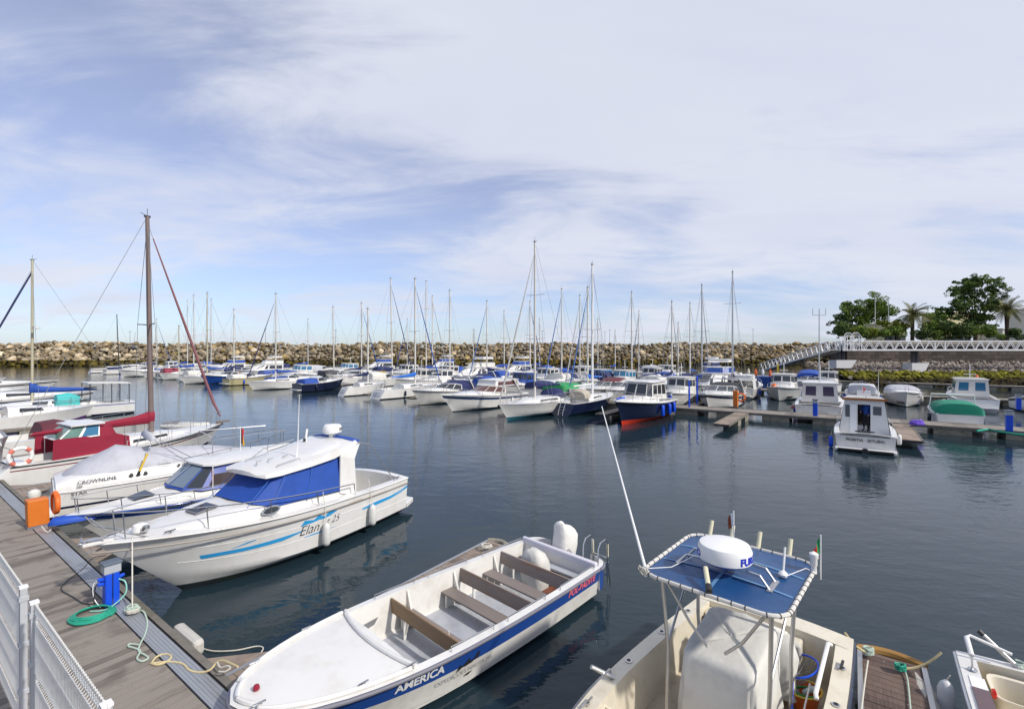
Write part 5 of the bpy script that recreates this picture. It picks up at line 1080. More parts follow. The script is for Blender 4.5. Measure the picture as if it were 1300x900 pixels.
# ------------------------------------------------------------------ grey covered cruiser
def covered_cruiser():
    st = G(66, 640, .35); bw = G(368, 562, 1.25); d = Vector((bw.x-st.x, bw.y-st.y)); L = d.length; st.z = 0
    B = Boat('covered_cruiser', st, atan2(d.y, d.x), L, 2.55, .95, 1.25, 'white sports cruiser under a light grey cover with a folded grey bimini', 'motor boat', tw=.82, p=2.2, q=.9, rake=1.4)
    R_ = B.root; B.hull([(.1, ANTIF), (.34, HULLG), (.42, NAVY), (1, WHITE)], transom=WHITE, n=22); B.deck(WHITE, camber=.12); B.rub(.02, PWHITE, -.06)
    MB().blob([-.75, -.6, -.1, .1], [.5, .95, 1.08, 1.1], [.18, .2, .22, .25], [.05, .14, .22, .3], WHITE, e=4).build('swim_platform', R_, 50)
    # moulded cabin sides and the cover
    xs = [.05, .4, 1.1, 2.0, 3.0, 4.0, 5.0, 6.0, 6.6]
    MB().blob(xs, [1.05, 1.12, 1.16, 1.18, 1.12, .98, .78, .42, .12], [.85]*4+[.92, 1.0, 1.05, 1.1, 1.15], [.3, .42, .52, .5, .42, .34, .24, .12, .03], WHITE, e=4).build('superstructure', R_, 50)
    rn = random.Random(3); mb = MB(); rows = []
    for x, w_, z_, h_ in ((-.02, .85, .62, .15), (.15, .95, .78, .38), (.7, 1.02, 1.05, .5), (1.3, 1.04, 1.2, .62), (1.5, 1.03, 1.22, .72), (2.2, 1.0, 1.24, .50), (2.9, .97, 1.22, .42), (3.6, .9, 1.2, .40), (4.2, .8, 1.2, .34), (4.9, .62, 1.18, .2), (5.4, .4, 1.17, .08)):
        rows.append([(x+rn.uniform(-.02, .02), -w_*math.copysign(abs(cos(a))**.8, cos(a)), z_+h_*sin(a)**1.25*(1+rn.uniform(-.03, .03))) for a in [pi*j/16 for j in range(17)]])
    mb.grid(rows, CGREY, caps=True).build('cockpit_cover', R_, 60)
    mb = MB()
    sdn = -1 # near side
    for sd_ in (1, -1):
        for x in (2.1, 2.28, 2.46): mb.lathe([(0, 0), (.05, 0), (.06, .012), (0, .016)], PBLACK, (x-.35, sd_*1.17, 1.12), 12, (0, sd_, .2))
        for x in (3.0, 3.16): mb.lathe([(0, 0), (.035, 0), (.045, .012), (0, .016)], PBLACK, (x-.0, sd_*1.13, 1.22), 12, (0, sd_, .3))
    mb.build('porthole', R_)
    for x, z, s_, t_ in ((.75, 1.03, .11, 'STAR'), ):
        pass
    lt = mat('letter_dark_grey', (.12, .12, .13), .6)
    def side_text(t_, size, x, z, y=-1.0, tilt=0.0, nm='lettering', mm=lt):
        vs, fs = text_mesh(t_, size, bold=.002); MB().add([(x+u, y-.0-abs(v)*.0+.0, z+v) for u, v, _ in vs], fs, mm).build(nm, R_, 0)
    side_text('CROWNLINE', .15, .95, 1.12, -1.17); side_text('260', .09, .55, 1.0, -1.165); side_text('STAR', .15, .55, .80, -1.12); side_text('Crownline', .08, 2.6, 1.33, -1.135)
    # folded bimini on its frame
    mb = MB(); mb.blob([-.9, -.8, 0, .8, .9], [.02, .1, .12, .1, .02], -.05, [.05, .16, .2, .16, .05], CGREY, e=2); b_ = mb.build('folded_bimini', R_, 60); b_.location = (2.35, .0, 2.12); b_.rotation_euler = (0, 0, pi/2)
    mb = MB()
    for sd_ in (1, -1): mb.tube([(3.5, sd_*1.0, 1.3), (2.5, sd_*1.0, 2.05)], .013, STEEL, 5).tube([(2.0, sd_*1.05, 1.25), (2.3, sd_*1.0, 2.05)], .013, STEEL, 5).tube([(3.2, sd_*1.0, 1.3), (2.4, sd_*1.0, 2.05)], .011, STEEL, 5)
    mb.build('bimini_frame', R_)
    MB().tube([(1.95, -1.2, 1.2), (2.15, -1.22, 1.75)], [.03, .03], YEL, 8).tube([(1.9, -1.2, 1.1), (1.96, -1.2, 1.22)], .035, PBLACK, 8).build('rescue_light', R_)
    B.rail(.45, .99, h=.55, h0=.4, inset=.08, posts=6, r=.014)
    # square frame of the davit rails amidships
    mb = MB(); mb.tube([(4.0, -1.05, 1.2), (4.0, -1.0, 2.0), (6.2, -.5, 2.0)], .018, STEEL, 6).tube([(4.0, .9, 1.2), (4.0, .85, 2.0), (6.2, .4, 2.0)], .018, STEEL, 6).tube([(4.0, -1.0, 2.0), (4.0, .85, 2.0)], .018, STEEL, 6).tube([(5.2, -.7, 2.0), (5.2, .6, 2.0)], .015, STEEL, 6).build('rail_frame', R_)
covered_cruiser()

# ------------------------------------------------------------------ sailboats
def sailrig(B, xm, H, zdeck, boom=3.2, cover=CBLUE, mastm=ALUW, mr=.07, lean=(0, 0), genoa=CNAVY, sp=(.55,), cover_r=.16, backstay=True, boomz=.9, bowx=None, thick=1.0, radar=False, gr=.055, fhead=.94, flash=False, upper_cover=None):
    R_ = B.root; L = B.L
    q = lambda f: Vector((xm+lean[0]*f, lean[1]*f, zdeck+(H-zdeck)*f))
    MB().tube([q(0), q(.5), q(1)], [mr*thick, mr*.95*thick, mr*.75*thick], mastm, 8).build('mast', R_, 60)
    MB().tube([q(1), q(1)+Vector((-.25, 0, .12))], .012*thick, PBLACK, 4).tube([q(1), q(1)+Vector((0, 0, .35))], .01*thick, PBLACK, 4).box(tuple(q(1)), (.2*thick, .1*thick, .08), PBLACK).build('masthead_gear', R_, 0)
    for f in sp: p = q(f); MB().tube([p+Vector((-.12, -.85, .05)), p, p+Vector((-.12, .85, .05))], .022*thick, mastm, 5).build('spreader', R_)
    zb = zdeck+boomz
    if boom: MB().tube([(xm, 0, zb), (xm-boom, 0, zb-.02)], .05*thick, mastm, 6).build('boom', R_)
    if cover and boom:
        mb = MB(); rows = []
        for f, hgt in ((-.02, .55), (.04, .50), (.15, .38), (.4, .28), (.75, .2), (.97, .14), (1.0, .06)):
            x = xm-boom*f; rows.append([(x, cover_r*(.45+.55*(1-f))*cos(a)*(.75+.25*sin(a)), zb-.1+hgt*(.5+.5*sin(a))*1.05) for a in [2*pi*j/10 for j in range(10)]])
        mb.grid(rows, cover, closed=True, caps=True).build('sail_cover', R_, 60)
    bx = L-.12 if bowx is None else bowx; tip = q(fhead); foot = Vector((bx, 0, B.zb+.08))
    w = .009*thick; mb = MB()
    if genoa: MB().tube([foot+Vector((0, 0, .25)), foot.lerp(tip, .1), foot.lerp(tip, .5), foot.lerp(tip, .93)], [gr*.7, gr*1.2, gr, gr*.4], genoa, 6).build('furled_sail', R_)
    mb.tube([foot, tip], w, WIRE, 4)
    if backstay: mb.tube([q(1), (0.1, 0, B.zs+.1)], w, WIRE, 4)
    for sd_ in (1, -1):
        e = Vector((xm-.15, sd_*(B.b((xm-.15)/L)-.08), B.sh(xm/L))); 
        if sp: s_ = q(sp[0])+Vector((-.12, sd_*.85, .05)); mb.tube([e, s_, q(.97 if len(sp) > 0 else .9)], w, WIRE, 4); mb.tube([e+Vector((.35, 0, 0)), q(sp[0]-.02)], w, WIRE, 4)
        else: mb.tube([e, q(.95)], w, WIRE, 4)
    mb.build('rigging', R_)
    if radar: MB().lathe([(0, 0), (.22, .02), (.24, .1), (.2, .2), (0, .22)], PWHITE, tuple(q(radar)+Vector((.35, 0, 0))), 12).box(tuple(q(radar)+Vector((.15, 0, -.02))), (.3, .1, .04), mastm).build('mast_radar', R_)
def red_sailboat():
    st = G(4, 604, .5); bw = G(283, 537, 1.42); d = Vector((bw.x-st.x, bw.y-st.y)); L = d.length; st.z = 0
    B = Boat('sailboat', st, atan2(d.y, d.x), L, 2.7, .95, 1.45, 'white sailboat with maroon dodger and sail cover on a brown mast', 'sailboat', tw=.62, tm=.5, p=2.1, q=.95, rake=1.5, d=.5, zc=.1, fl=.5)
    R_ = B.root; B.hull([(.1, NAVY), (.74, WHITE), (.79, mat('stripe_maroon', (.16, .02, .03), .4)), (.93, WHITE), (1, WHITE)], n=24, transom=WHITE); B.deck(WHITE, cock=(.06, .36), w=.28, sole=.5, camber=.06)
    B.rub(.022, PBLACK, -.06)
    # scoop transom step
    MB().add([(-.7, -.6, .12), (-.7, .6, .12), (0.02, .8, .1), (0.02, -.8, .1), (-.6, -.55, .3), (-.6, .55, .3), (0.02, .82, .92), (0.02, -.82, .92)], [[3, 2, 1, 0], [4, 5, 6, 7], [0, 1, 5, 4], [1, 2, 6, 5], [2, 3, 7, 6], [3, 0, 4, 7]], WHITE).build('stern_scoop', R_, 0, bevel=.03)
    dk = lambda x: B.sh(x/L); xs = [L*.34, L*.4, L*.52, L*.64, L*.74, L*.8]
    MB().blob(xs, [.86, .88, .84, .72, .5, .22], [dk(x) for x in xs], [.40, .38, .34, .26, .15, .03], WHITE, e=3.6).build('coachroof', R_, 50)
    for x0, x1 in ((L*.47, L*.545), (L*.56, L*.645)):
        for sd_ in (1, -1): w0, w1 = (.855, .80) if x0 < L*.5 else (.79, .70); MB().slab([(x0, sd_*(w0), dk(x0)+.12), (x1, sd_*(w1), dk(x1)+.11), (x1-.04, sd_*(w1-.02), dk(x1)+.2), (x0+.03, sd_*(w0-.01), dk(x0)+.23)][::-sd_], .03, GLASS).build('window', R_, 0)
    # wheel shelter: white hard roof, windows, maroon side cloths
    bot = sym([(3.35, 0, 1.2), (3.3, .6, 1.2), (3.1, .86, 1.15), (2.3, .92, 1.1)]); top = sym([(3.0, 0, 2.05), (2.95, .5, 2.05), (2.8, .66, 2.03), (2.35, .7, 1.98)])
    house(R_, bot, top, 0, 0, MAROON, roof=False, name='spray_hood')
    bot = sym([(2.5, .82, 1.65), (1.25, .80, 1.62)]); top = sym([(2.55, .66, 2.12), (1.75, .62, 2.10)])
    house(R_, bot, top, 0, 0, PWHITE, WHITE, .22, .05, wins=((0, .04, .46, .1, .92, GLASSB), (0, .52, .96, .1, .92, GLASSG), (1, .06, .48, .1, .92, GLASSG), (1, .53, .95, .1, .92, GLASSG), (2, .04, .46, .1, .92, GLASSG), (2, .54, .96, .1, .92, GLASSB)) , name='deck_shelter')
    for x in (1.3, 2.45):
        for sd_ in (1, -1): MB().tube([(x, sd_*.8, 1.0), (x, sd_*.8, 1.76)], .018, STEEL, 5).build('shelter_post', R_)
    for sd_ in (1, -1):
        MB().slab([(3.4, sd_*1.16, 1.02), (1.05, sd_*1.04, .92), (1.08, sd_*1.02, 1.72), (2.0, sd_*1.06, 1.72), (2.4, sd_*1.08, 1.60), (2.9, sd_*1.12, 1.72), (3.35, sd_*1.15, 1.55)][::-sd_], .02, MAROON).build('weather_cloth', R_, 0)
    B.stanch(.42, .97, 6, .58); B.rail(.9, .995, h=.6, h0=.58, inset=.06, posts=3, r=.014)
    mb = MB(); mb.tube([B.edge(.02, .1, 0, 1), B.edge(.0, .1, .6, 1), Vector((-.05, 0, B.zs+.62)), B.edge(0, .1, .6, -1), B.edge(.02, .1, 0, -1)], .014, STEEL, 6).build('pushpit', R_)
    MB().slab([(L-.3, -.12, 1.46), (L+.3, -.07, 1.48), (L+.3, .07, 1.48), (L-.3, .12, 1.46)], .06, WOODB).build('bow_roller', R_, 0)
    # mast leans a little: top sits left of its foot in the photograph
    xm = L*.60; base = R_.matrix_basis @ Vector((xm, 0, dk(xm)+.3)); Yb = base.y; top_w = Vector((X(187, Yb), Yb, Zp(275, Yb))); t_ = R_.matrix_basis.inverted() @ top_w
    sailrig(B, xm, t_.z, dk(xm)+.2, boom=3.9, cover=MAROON, mastm=MASTB, mr=.10, lean=(t_.x-xm, t_.y), genoa=mat('sail_dusty_rose', (.24, .10, .11), .8, .15), sp=(.50,), cover_r=.2, boomz=.55, gr=.06, fhead=.97, thick=1.1)
    p = Vector((xm, 0, 0)).lerp(t_, .5); MB().lathe([(0, -.14), (.13, -.02), (.13, .02), (0, .14)], mat('reflector_dark', (.08, .08, .09), .4), (xm-.5+(t_.x-xm)*.45, .35, t_.z*.47), 8).tube([(xm-.5+(t_.x-xm)*.45, .35, t_.z*.47), (xm-.4+(t_.x-xm)*.5, .4, t_.z*.53)], .008, STEEL, 4).build('radar_reflector', R_)
    for x, z in ((2.9, .95), ):
        pass
    return B
rb = red_sailboat(); RM = rb.root.matrix_basis
def ball(par_m, v, r_, m, label):
    o = root('ball_fender', par_m @ Vector(v), 0, label, 'fender'); MB().lathe([(0, -r_)]+[(r_*cos(a), r_*sin(a)) for a in [-1.2, -.8, -.4, 0, .4, .8, 1.2]]+[(.03, r_*1.02), (.03, r_*1.2), (0, r_*1.2)], m, (0, 0, 0), 16).build('ball', o, 60); MB().tube([(0, 0, r_*1.2), (0, .0, r_*1.2+.35)], .008, ROPEW, 4).build('line', o)
ball(RM, (rb.L*.415, -rb.b(.415)-.16, .85), .17, RED, 'red ball fender hanging amidships on the maroon covered sailboat')
ball(RM, (-.05, .75, 1.25), .16, RED, 'red ball fender at the stern of the maroon covered sailboat')
def lifebuoy(loc, rz, label, m1=PWHITE, m2=ORANGE, r_=.3, ry=0):
    o = root('lifebuoy', loc, rz, label, 'lifebuoy', ry=ry)
    MB().tube([(0, r_*cos(a), r_*sin(a)) for a in [2*pi*i/28 for i in range(28)]], .065*r_/.3, m1, 10, closed=True).build('ring', o)
    for k in range(4):
        a0 = k*pi/2+.5; MB().tube([(0, r_*cos(a), r_*sin(a)) for a in [a0+i*.1 for i in range(6)]], .07*r_/.3, m2, 10).build('band', o)
lifebuoy(RM @ Vector((.25, -.85, 1.25)), rb.root.rotation_euler.z+pi/2, 'white and orange lifebuoy at the stern rail of the maroon covered sailboat', PWHITE, mat('buoy_faded_red', (.6, .16, .12), .6))
o = root('windvane', RM @ Vector((-.15, .1, 1.3)), .4, 'silvery foil wrapped gear on the stern of the maroon covered sailboat', 'self-steering gear')
rn = random.Random(6); rows = [[(a_*.8*cos(q)+rn.uniform(-.04, .04), a_*sin(q)+rn.uniform(-.04, .04), z_+rn.uniform(-.03, .03)) for q in [2*pi*j/12 for j in range(12)]] for z_, a_ in ((-.5, .1), (-.2, .14), (.1, .16), (.4, .28), (.62, .34), (.8, .2), (.86, .05))]
MB().grid(rows, mat('foil_cover', (.45, .46, .48), .3, .2, 6, metal=.7, bump=.5, bscale=8), closed=True, caps=True).build('foil_cover', o, 30)
def dinghy(loc, rz, label, L=2.9, W=1.3, m=PWHITE, tilt=0):
    o = root('inflatable_dinghy', loc, rz, label, 'dinghy', rx=tilt); r_ = .2
    pts = [(0, W/2-r_, r_)]+[(L*.35, W/2-r_, r_), (L*.62, W/2-r_-.02, r_+.03)]+[(L*.62+(L*.36)*sin(a), (W/2-r_)*cos(a), r_+.03+.12*sin(a)) for a in [pi*i/10 for i in range(1, 10)]]+[(L*.62, -W/2+r_+.02, r_+.03), (L*.35, -W/2+r_, r_), (0, -W/2+r_, r_)]
    MB().tube(pts, [.12]+[r_]*(len(pts)-2)+[.12], m, 10).build('tube', o, 60); MB().slab([(0.05, -W/2+.2, .1), (L*.7, -W/2+.3, .12), (L*.7, W/2-.3, .12), (0.05, W/2-.2, .1)], .04, CGREY).build('floor', o); MB().box((.12, 0, .25), (.05, W-.4, .4), GREYR).build('transom', o)
dinghy(G(202, 545, .3)+Vector((0, .9, -.1)), atan2(-.4, 1), 'white inflatable dinghy afloat beyond the foredeck of the maroon covered sailboat', 3.2, 1.4, CCREAM)

# ------------------------------------------------------------------ things on the near pontoon
def pedestal(loc, rz, label, m=CHBLUE, big=True, name='power_pedestal'):
    o = root(name, loc, rz, label, 'power pedestal'); MB().box((0, 0, .30), (.19, .20, .60), m).build('body', o, 0, bevel=.015)
    MB().box((0, 0, .67), (.21, .24, .15), PGREY).build('lamp_head', o, 0, bevel=.01); MB().box((0, 0, .765), (.24, .27, .04), mat('lid_blue_grey', (.10, .13, .18), .4)).build('lid', o, 0, bevel=.008)
    if big:
        MB().box((0, 0, .32), (.2, .015, .56), NAVY).build('seam', o, 0)
        for z_, s_ in ((.5, 1), (.42, 1), (.46, -1)):
            MB().lathe([(0, 0), (.03, 0), (.034, .05), (.028, .09), (0, .1)], CHBLUE, (-.02 if s_ > 0 else 0, s_*.10, z_), 10, (0, s_, .25)).build('socket', o)
    return o
pl = G(141, 768, .5); pedestal(pl, A1, 'blue power and water pedestal at the edge of the near pontoon')
zt = .505
def gnd(px, py, z=.52): return G(px, py, z)
hc = gnd(117, 781); tag(MB().tube(coil((hc.x, hc.y, .52), .33, 8, -.014, .008, seed=4, sy=.9, jit=.12), .013, ROPEG, 6).build('hose_coil'), 'green garden hose coiled on the boards beside the blue pedestal', 'hose')
tag(MB().rope([pl+Vector((.12, .02, .46)), pl+Vector((.24, .02, .40)), pl+Vector((.26, -.02, .2)), pl+Vector((.1, -.2, .04)), pl+Vector((-.15, -.25, .03))], .012, mat('hose_pale_teal', (.25, .55, .48), .5), 6).build('water_hose'), 'pale teal hose looping down the side of the blue pedestal', 'hose')
tag(MB().rope([pl+Vector((-.1, -.05, .44)), pl+Vector((-.2, -.08, .38)), pl+Vector((-.16, -.16, .1)), gnd(124, 765), gnd(108, 766), gnd(92, 757), gnd(78, 748), gnd(84, 738), gnd(105, 722), gnd(118, 708), gnd(135, 705)+Vector((0, 0, .0))], .009, PBLACK, 6).build('power_cable'), 'black electric cable snaking over the boards from the blue pedestal', 'cable')
tag(MB().rope([pl+Vector((-.1, -.05, .50)), pl+Vector((-.22, -.1, .42)), pl+Vector((-.18, -.14, .2)), pl+Vector((-.05, -.16, .05))], .007, PWHITE, 5).build('white_cable'), 'short white cable hanging from the blue pedestal sockets', 'cable')
bowcleat = cc.root.matrix_basis @ Vector((cc.L-.5, .25, 1.5))
kn = gnd(168, 771, .6)
tag(MB().tube([bowcleat, kn], .012, ROPEW, 6).build('mooring_line'), 'taut white mooring line from the cabin cruiser bow to the pontoon', 'rope')
tag(MB().tube(coil((kn.x, kn.y, .53), .11, 5, -.006, .02, seed=8, jit=.5), .014, ROPEGP, 6).tube(coil((kn.x+.05, kn.y-.06, .55), .07, 4, .004, .012, seed=18, jit=.6), .014, ROPEW, 6).build('rope_tangle'), 'pale tangle of rope on the pontoon edge under the cruiser bow', 'rope')
tag(MB().rope([gnd(172, 775), gnd(182, 778)+Vector((0, 0, .03)), gnd(187, 790), gnd(184, 805), gnd(178, 817), gnd(176, 826), gnd(184, 831), gnd(188, 835), gnd(180, 839), gnd(174, 835), gnd(178, 826), gnd(170, 822), gnd(163, 820), gnd(165, 817), gnd(176, 818)], .013, ROPEGP, 6).build('mooring_line'), 'pale green rope running along the pontoon edge to a looped end', 'rope')
ky = [gnd(192, 842), gnd(198, 834), gnd(208, 830), gnd(217, 832), gnd(214, 838), gnd(202, 843), gnd(194, 842), gnd(206, 840), gnd(222, 840), gnd(233, 843), gnd(240, 850), gnd(252, 853), gnd(266, 853)+Vector((0, 0, .03)), gnd(280, 849)+Vector((0, 0, .12)), G(302, 846, .72)]
tag(MB().rope(ky, .015, ROPEY, 6).build('mooring_line'), 'yellow rope with shackle from the pontoon to the open boat bow', 'rope')
tag(MB().rope([gnd(276, 850)+Vector((0, 0, .1)), G(280, 847, .62), G(288, 845, .66), G(293, 847, .66), G(286, 852, .62), G(278, 852, .6)], .013, ROPEW, 6).build('rope_loop'), 'white rope loop at the bow of the open boat', 'rope')
tag(MB().rope([G(252, 817, .02), G(256, 822, .02), G(272, 826, .02), G(300, 825, .02), G(325, 820, .02), G(334, 822, .02), G(330, 830, .02)], .011, ROPEW, 6).build('floating_rope'), 'thin white rope floating on the water left of the open boat', 'rope')
def edge_fender():
    o = root('dock_fender', SO(4.55, 3.02, .40), A1, 'dirty white padded fender fixed to the edge of the near pontoon', 'dock fender')
    m = mat('pad_dirty_white', (.50, .48, .44), .6, .15, 5, dirt=(110, 104, 90), dirt_amt=.6)
    MB().box((.0, -.06, 0), (.78, .16, .22), m).build('pad', o, 0, bevel=.05)
    for x in (-.25, 0, .25): MB().box((x, -.06, .112), (.015, .14, .012), GREYR).build('groove', o, 0)
edge_fender_s = None
f_w = G(213, 818, .45); s_ = f_w.x*D1.x+f_w.y*D1.y
o = root('dock_fender', SO(s_, 3.02, .40), A1, 'dirty white padded fender fixed to the edge of the near pontoon', 'dock fender')
m = mat('pad_dirty_white', (.50, .48, .44), .6, .15, 5, dirt=(110, 104, 90), dirt_amt=.6)
MB().box((0, -.08, .0), (.85, .17, .24), m).build('pad', o, 0, bevel=.06)
# small round white sticker and seam plate on the duct
p = gnd(249, 856, .51); tag(MB().lathe([(0, 0), (.05, 0), (.05, .008), (0, .01)], PWHITE, (p.x, p.y, .5), 16).build('round_marker'), 'small round white marker on the pontoon edge near the finger', 'marker')
def cabinet(loc, rz, label, L_=.72):
    o = root('lifebuoy_cabinet', loc, rz, label, 'lifebuoy cabinet')
    MB().add([(-.2, -.16, 0.05), (.2, -.16, .05), (.2, .16, .05), (-.2, .16, .05), (-.22, -.18, L_), (.18, -.16, L_), (.18, .16, L_), (-.22, .18, L_)], [[3, 2, 1, 0], [4, 5, 6, 7], [0, 1, 5, 4], [1, 2, 6, 5], [2, 3, 7, 6], [3, 0, 4, 7]], mat('cabinet_orange', (.60, .16, .015), .5, .1, 3, dirt=(170, 90, 30), dirt_amt=.4)).build('cabinet_body', o, 0, bevel=.02)
    MB().box((0, 0, .03), (.44, .36, .06), GREYR).build('plinth', o, 0)
    return o
cl = gnd(48, 668, .5); c_ = cabinet(cl, A1+pi/2+pi, 'orange lifebuoy cabinet standing on the near pontoon'); lifebuoy(cl+Vector((.36, .10, .58)), A1+pi/2, 'orange lifebuoy hung on the right side of the orange cabinet', mat('buoy_orange', (.80, .16, .02), .5), ORANGE, .25)
tag(MB().tube([cl+Vector((.42+.02*sin(i), .02*cos(i*1.3), .85-.06*i)) for i in range(12)], .008, ROPEW, 5).build('lifeline'), 'white line hanging in front of the orange lifebuoy', 'rope')
bg_ = G(33, 632, .55); tag(MB().lathe([(0, 0), (.12, .02), (.16, .12), (.14, .22), (.05, .28), (0, .28)], CCREAM, (bg_.x+.15, bg_.y+.1, .5), 14).build('rope_bag'), 'white cloth bag on the pontoon behind the orange cabinet', 'bag')

# ------------------------------------------------------------------ fence on the near pontoon
def fence_panel(s0, s1, o, zb, zt_, label, group='fence panels on the near pontoon'):
    r = root('wire_fence_panel', SO(s0, o), A1, label, 'fence', group); Ls = s1-s0; fw = mat('fence_white', (.80, .80, .78), .4, .06, 6); mb = MB()
    n = int(Ls/.05)
    for i in range(n+1):
        x = i*Ls/n; pts = [(x, 0, zb)]
        for zf in (zb+.18, zb+.85, zt_-.24): pts += [(x, 0, zf), (x, -.045, zf+.05), (x, 0, zf+.1)]
        pts += [(x, 0, zt_-.03), (x+.0, -.0, zt_)]
        mb.tube(pts, .0036, fw, 4)
    for zf in (zb+.02, zb+.18, zb+.28, zb+.55, zb+.85, zb+.95, zb+1.25, zt_-.24, zt_-.14, zt_-.03): mb.tube([(0, -.006, zf), (Ls, -.006, zf)], .0045, fw, 4)
    mb.tube([(0, -.045, zt_-.19), (Ls, -.045, zt_-.19)], .004, fw, 4).build('wire_mesh', r, 0); return r
def post(s, o, z0, z1, label):
    r = root('fence_post', SO(s, o, 0), A1, label, 'fence post'); MB().box((0, 0, (z0+z1)/2), (.065, .065, z1-z0), GALV).build('tube', r, 0, bevel=.006); MB().box((0, 0, z1+.012), (.075, .075, .025), PWHITE).build('cap', r, 0)
    for z_ in (z1-.12, z1-.65, z1-1.2): MB().box((0, 0, z_), (.085, .085, .05), GALV).build('clamp', r, 0)
def so_of(p): return p.x*D1.x+p.y*D1.y, p.x*D2.x+p.y*D2.y
ZT = 2.25
p1 = G(45, 765, ZT); p2 = G(143, 892, ZT); p0 = G(22, 748, ZT)
s1_, o1_ = so_of(p1); s2_, o2_ = so_of(p2); s0_, o0_ = so_of(p0)
FO = (o1_+o2_+o0_)/3
post(s1_, FO, .45, ZT, 'white fence post, right one of the close pair'); post(s0_, FO, .45, ZT, 'white fence post, left one of the close pair'); post(s2_, FO, .45, ZT, 'white fence post at the bottom edge of the picture')
fence_panel(s2_+.04, s1_-.04, FO, .55, ZT+.03, 'white wire fence panel right of the paired posts, bent at the top'); fence_panel(s0_+.05, s0_+2.6, FO, .55, ZT+.03, 'white wire fence panel left of the paired posts'); fence_panel(s2_-2.6, s2_-.04, FO, .55, ZT+.03, 'white wire fence panel at the bottom edge of the picture')
# ropes on the right fingers
for a_, b_, lb, m_ in (((1073, 803, .9), (1103, 828, .55), 'tan rope from the console boat corner to the dark finger', ROPEY), ((1150, 848, .55), (1195, 828, .85), 'thick tan rope from the dark finger to the corner boat', ROPEY)):
    tag(MB().tube(sag(G(*a_), G(*b_), .06), .017, m_, 6).build('mooring_line'), lb, 'rope')
pc = G(1102, 832, .5); tag(MB().tube(coil((pc.x, pc.y, .52), .06, 5, .0, .02, seed=6, jit=.6), .014, ROPEGP, 6).build('rope_knot'), 'green and white rope knot at the end of the dark finger', 'rope')
pc = G(1143, 852, .5); tag(MB().tube(coil((pc.x, pc.y, .52), .06, 4, .0, .02, seed=7, jit=.7), .012, ROPEG, 6).build('rope_knot'), 'teal rope knot beside the cleat on the dark finger', 'rope')
tag(MB().rope([G(1102, 838, .53), G(1098, 865, .51), G(1093, 905, .51)], .011, ROPEW, 6).build('mooring_line'), 'white line lying along the boards of the dark finger', 'rope')
tag(MB().rope([G(1146, 845, .53), G(1152, 862, .5), G(1156, 900, .5)], .010, ROPEGP, 6).build('mooring_line'), 'pale green line along the right edge of the dark finger', 'rope')
o = root('roll_fender', G(1170, 885, .3), A2+.1, 'weathered grey roll fender between the dark finger and the corner boat', 'fender'); MB().lathe([(0, -.5), (.12, -.48), (.17, -.3), (.18, 0), (.17, .3), (.12, .48), (0, .5)], mat('fender_weathered', (.42, .40, .37), .7, .15, 4, dirt=(110, 104, 90), dirt_amt=.5), (0, 0, 0), 18, (1, 0, 0)).build('roll', o, 60)
pr = G(617, 694, .5); tag(MB().tube(coil((pr.x, pr.y, .5), .14, 5, -.008, .01, seed=12, jit=.5), .013, ROPEW, 6).build('rope_coil'), 'untidy white rope coil on the rounded end of the finger pontoon', 'rope')

# ================================================================== BOATS OF THE FAR PONTOONS
ROWS = {'D': (31.5, 38.0), 'd': (40.8, 48.0), 'E': (54.6, 61.8), 'e': (64.5, 71.6), 'F': (79.6, 86.8), 'f': (89.4, 96.0)}
taken = {k: [] for k in ROWS}
def berth(row, px, hd, L, xm):
    """stern position for a boat whose point xm (from the stern) stands in column px; hd +1 bow away from us, -1 bow towards us"""
    n, f = ROWS[row]
    near_front = row in 'DEF'
    if near_front: so = f-.2 if hd < 0 else max(n, f-.3-L)
    else: so = n+.3 if hd > 0 else n+.3+L
    om = so+hd*xm; s = col_s(px, om); taken[row].append(s); return SO(s, so), (A2 if hd > 0 else A2+pi), s, om
GRP = 'boats moored on the far pontoons'
def base_boat(name, row, px, hd, L, xm, bw, zs, zb, hull, stripe, bottom, label, cat, **kw):
    loc, a, s, om = berth(row, px, hd, L, xm)
    B = Boat(name, loc, a, L, bw, zs, zb, label, cat, GRP, **kw)
    bands = [(.12, bottom), (.62, hull), (.80, stripe or hull), (1, hull)] if stripe else [(.12, bottom), (1, hull)]
    if bottom is TEAL: B.zc = .26; B.wl = .22
    B.hull(bands, bottom=bottom, n=9, transom=hull); B.om = om; B.s = s; return B
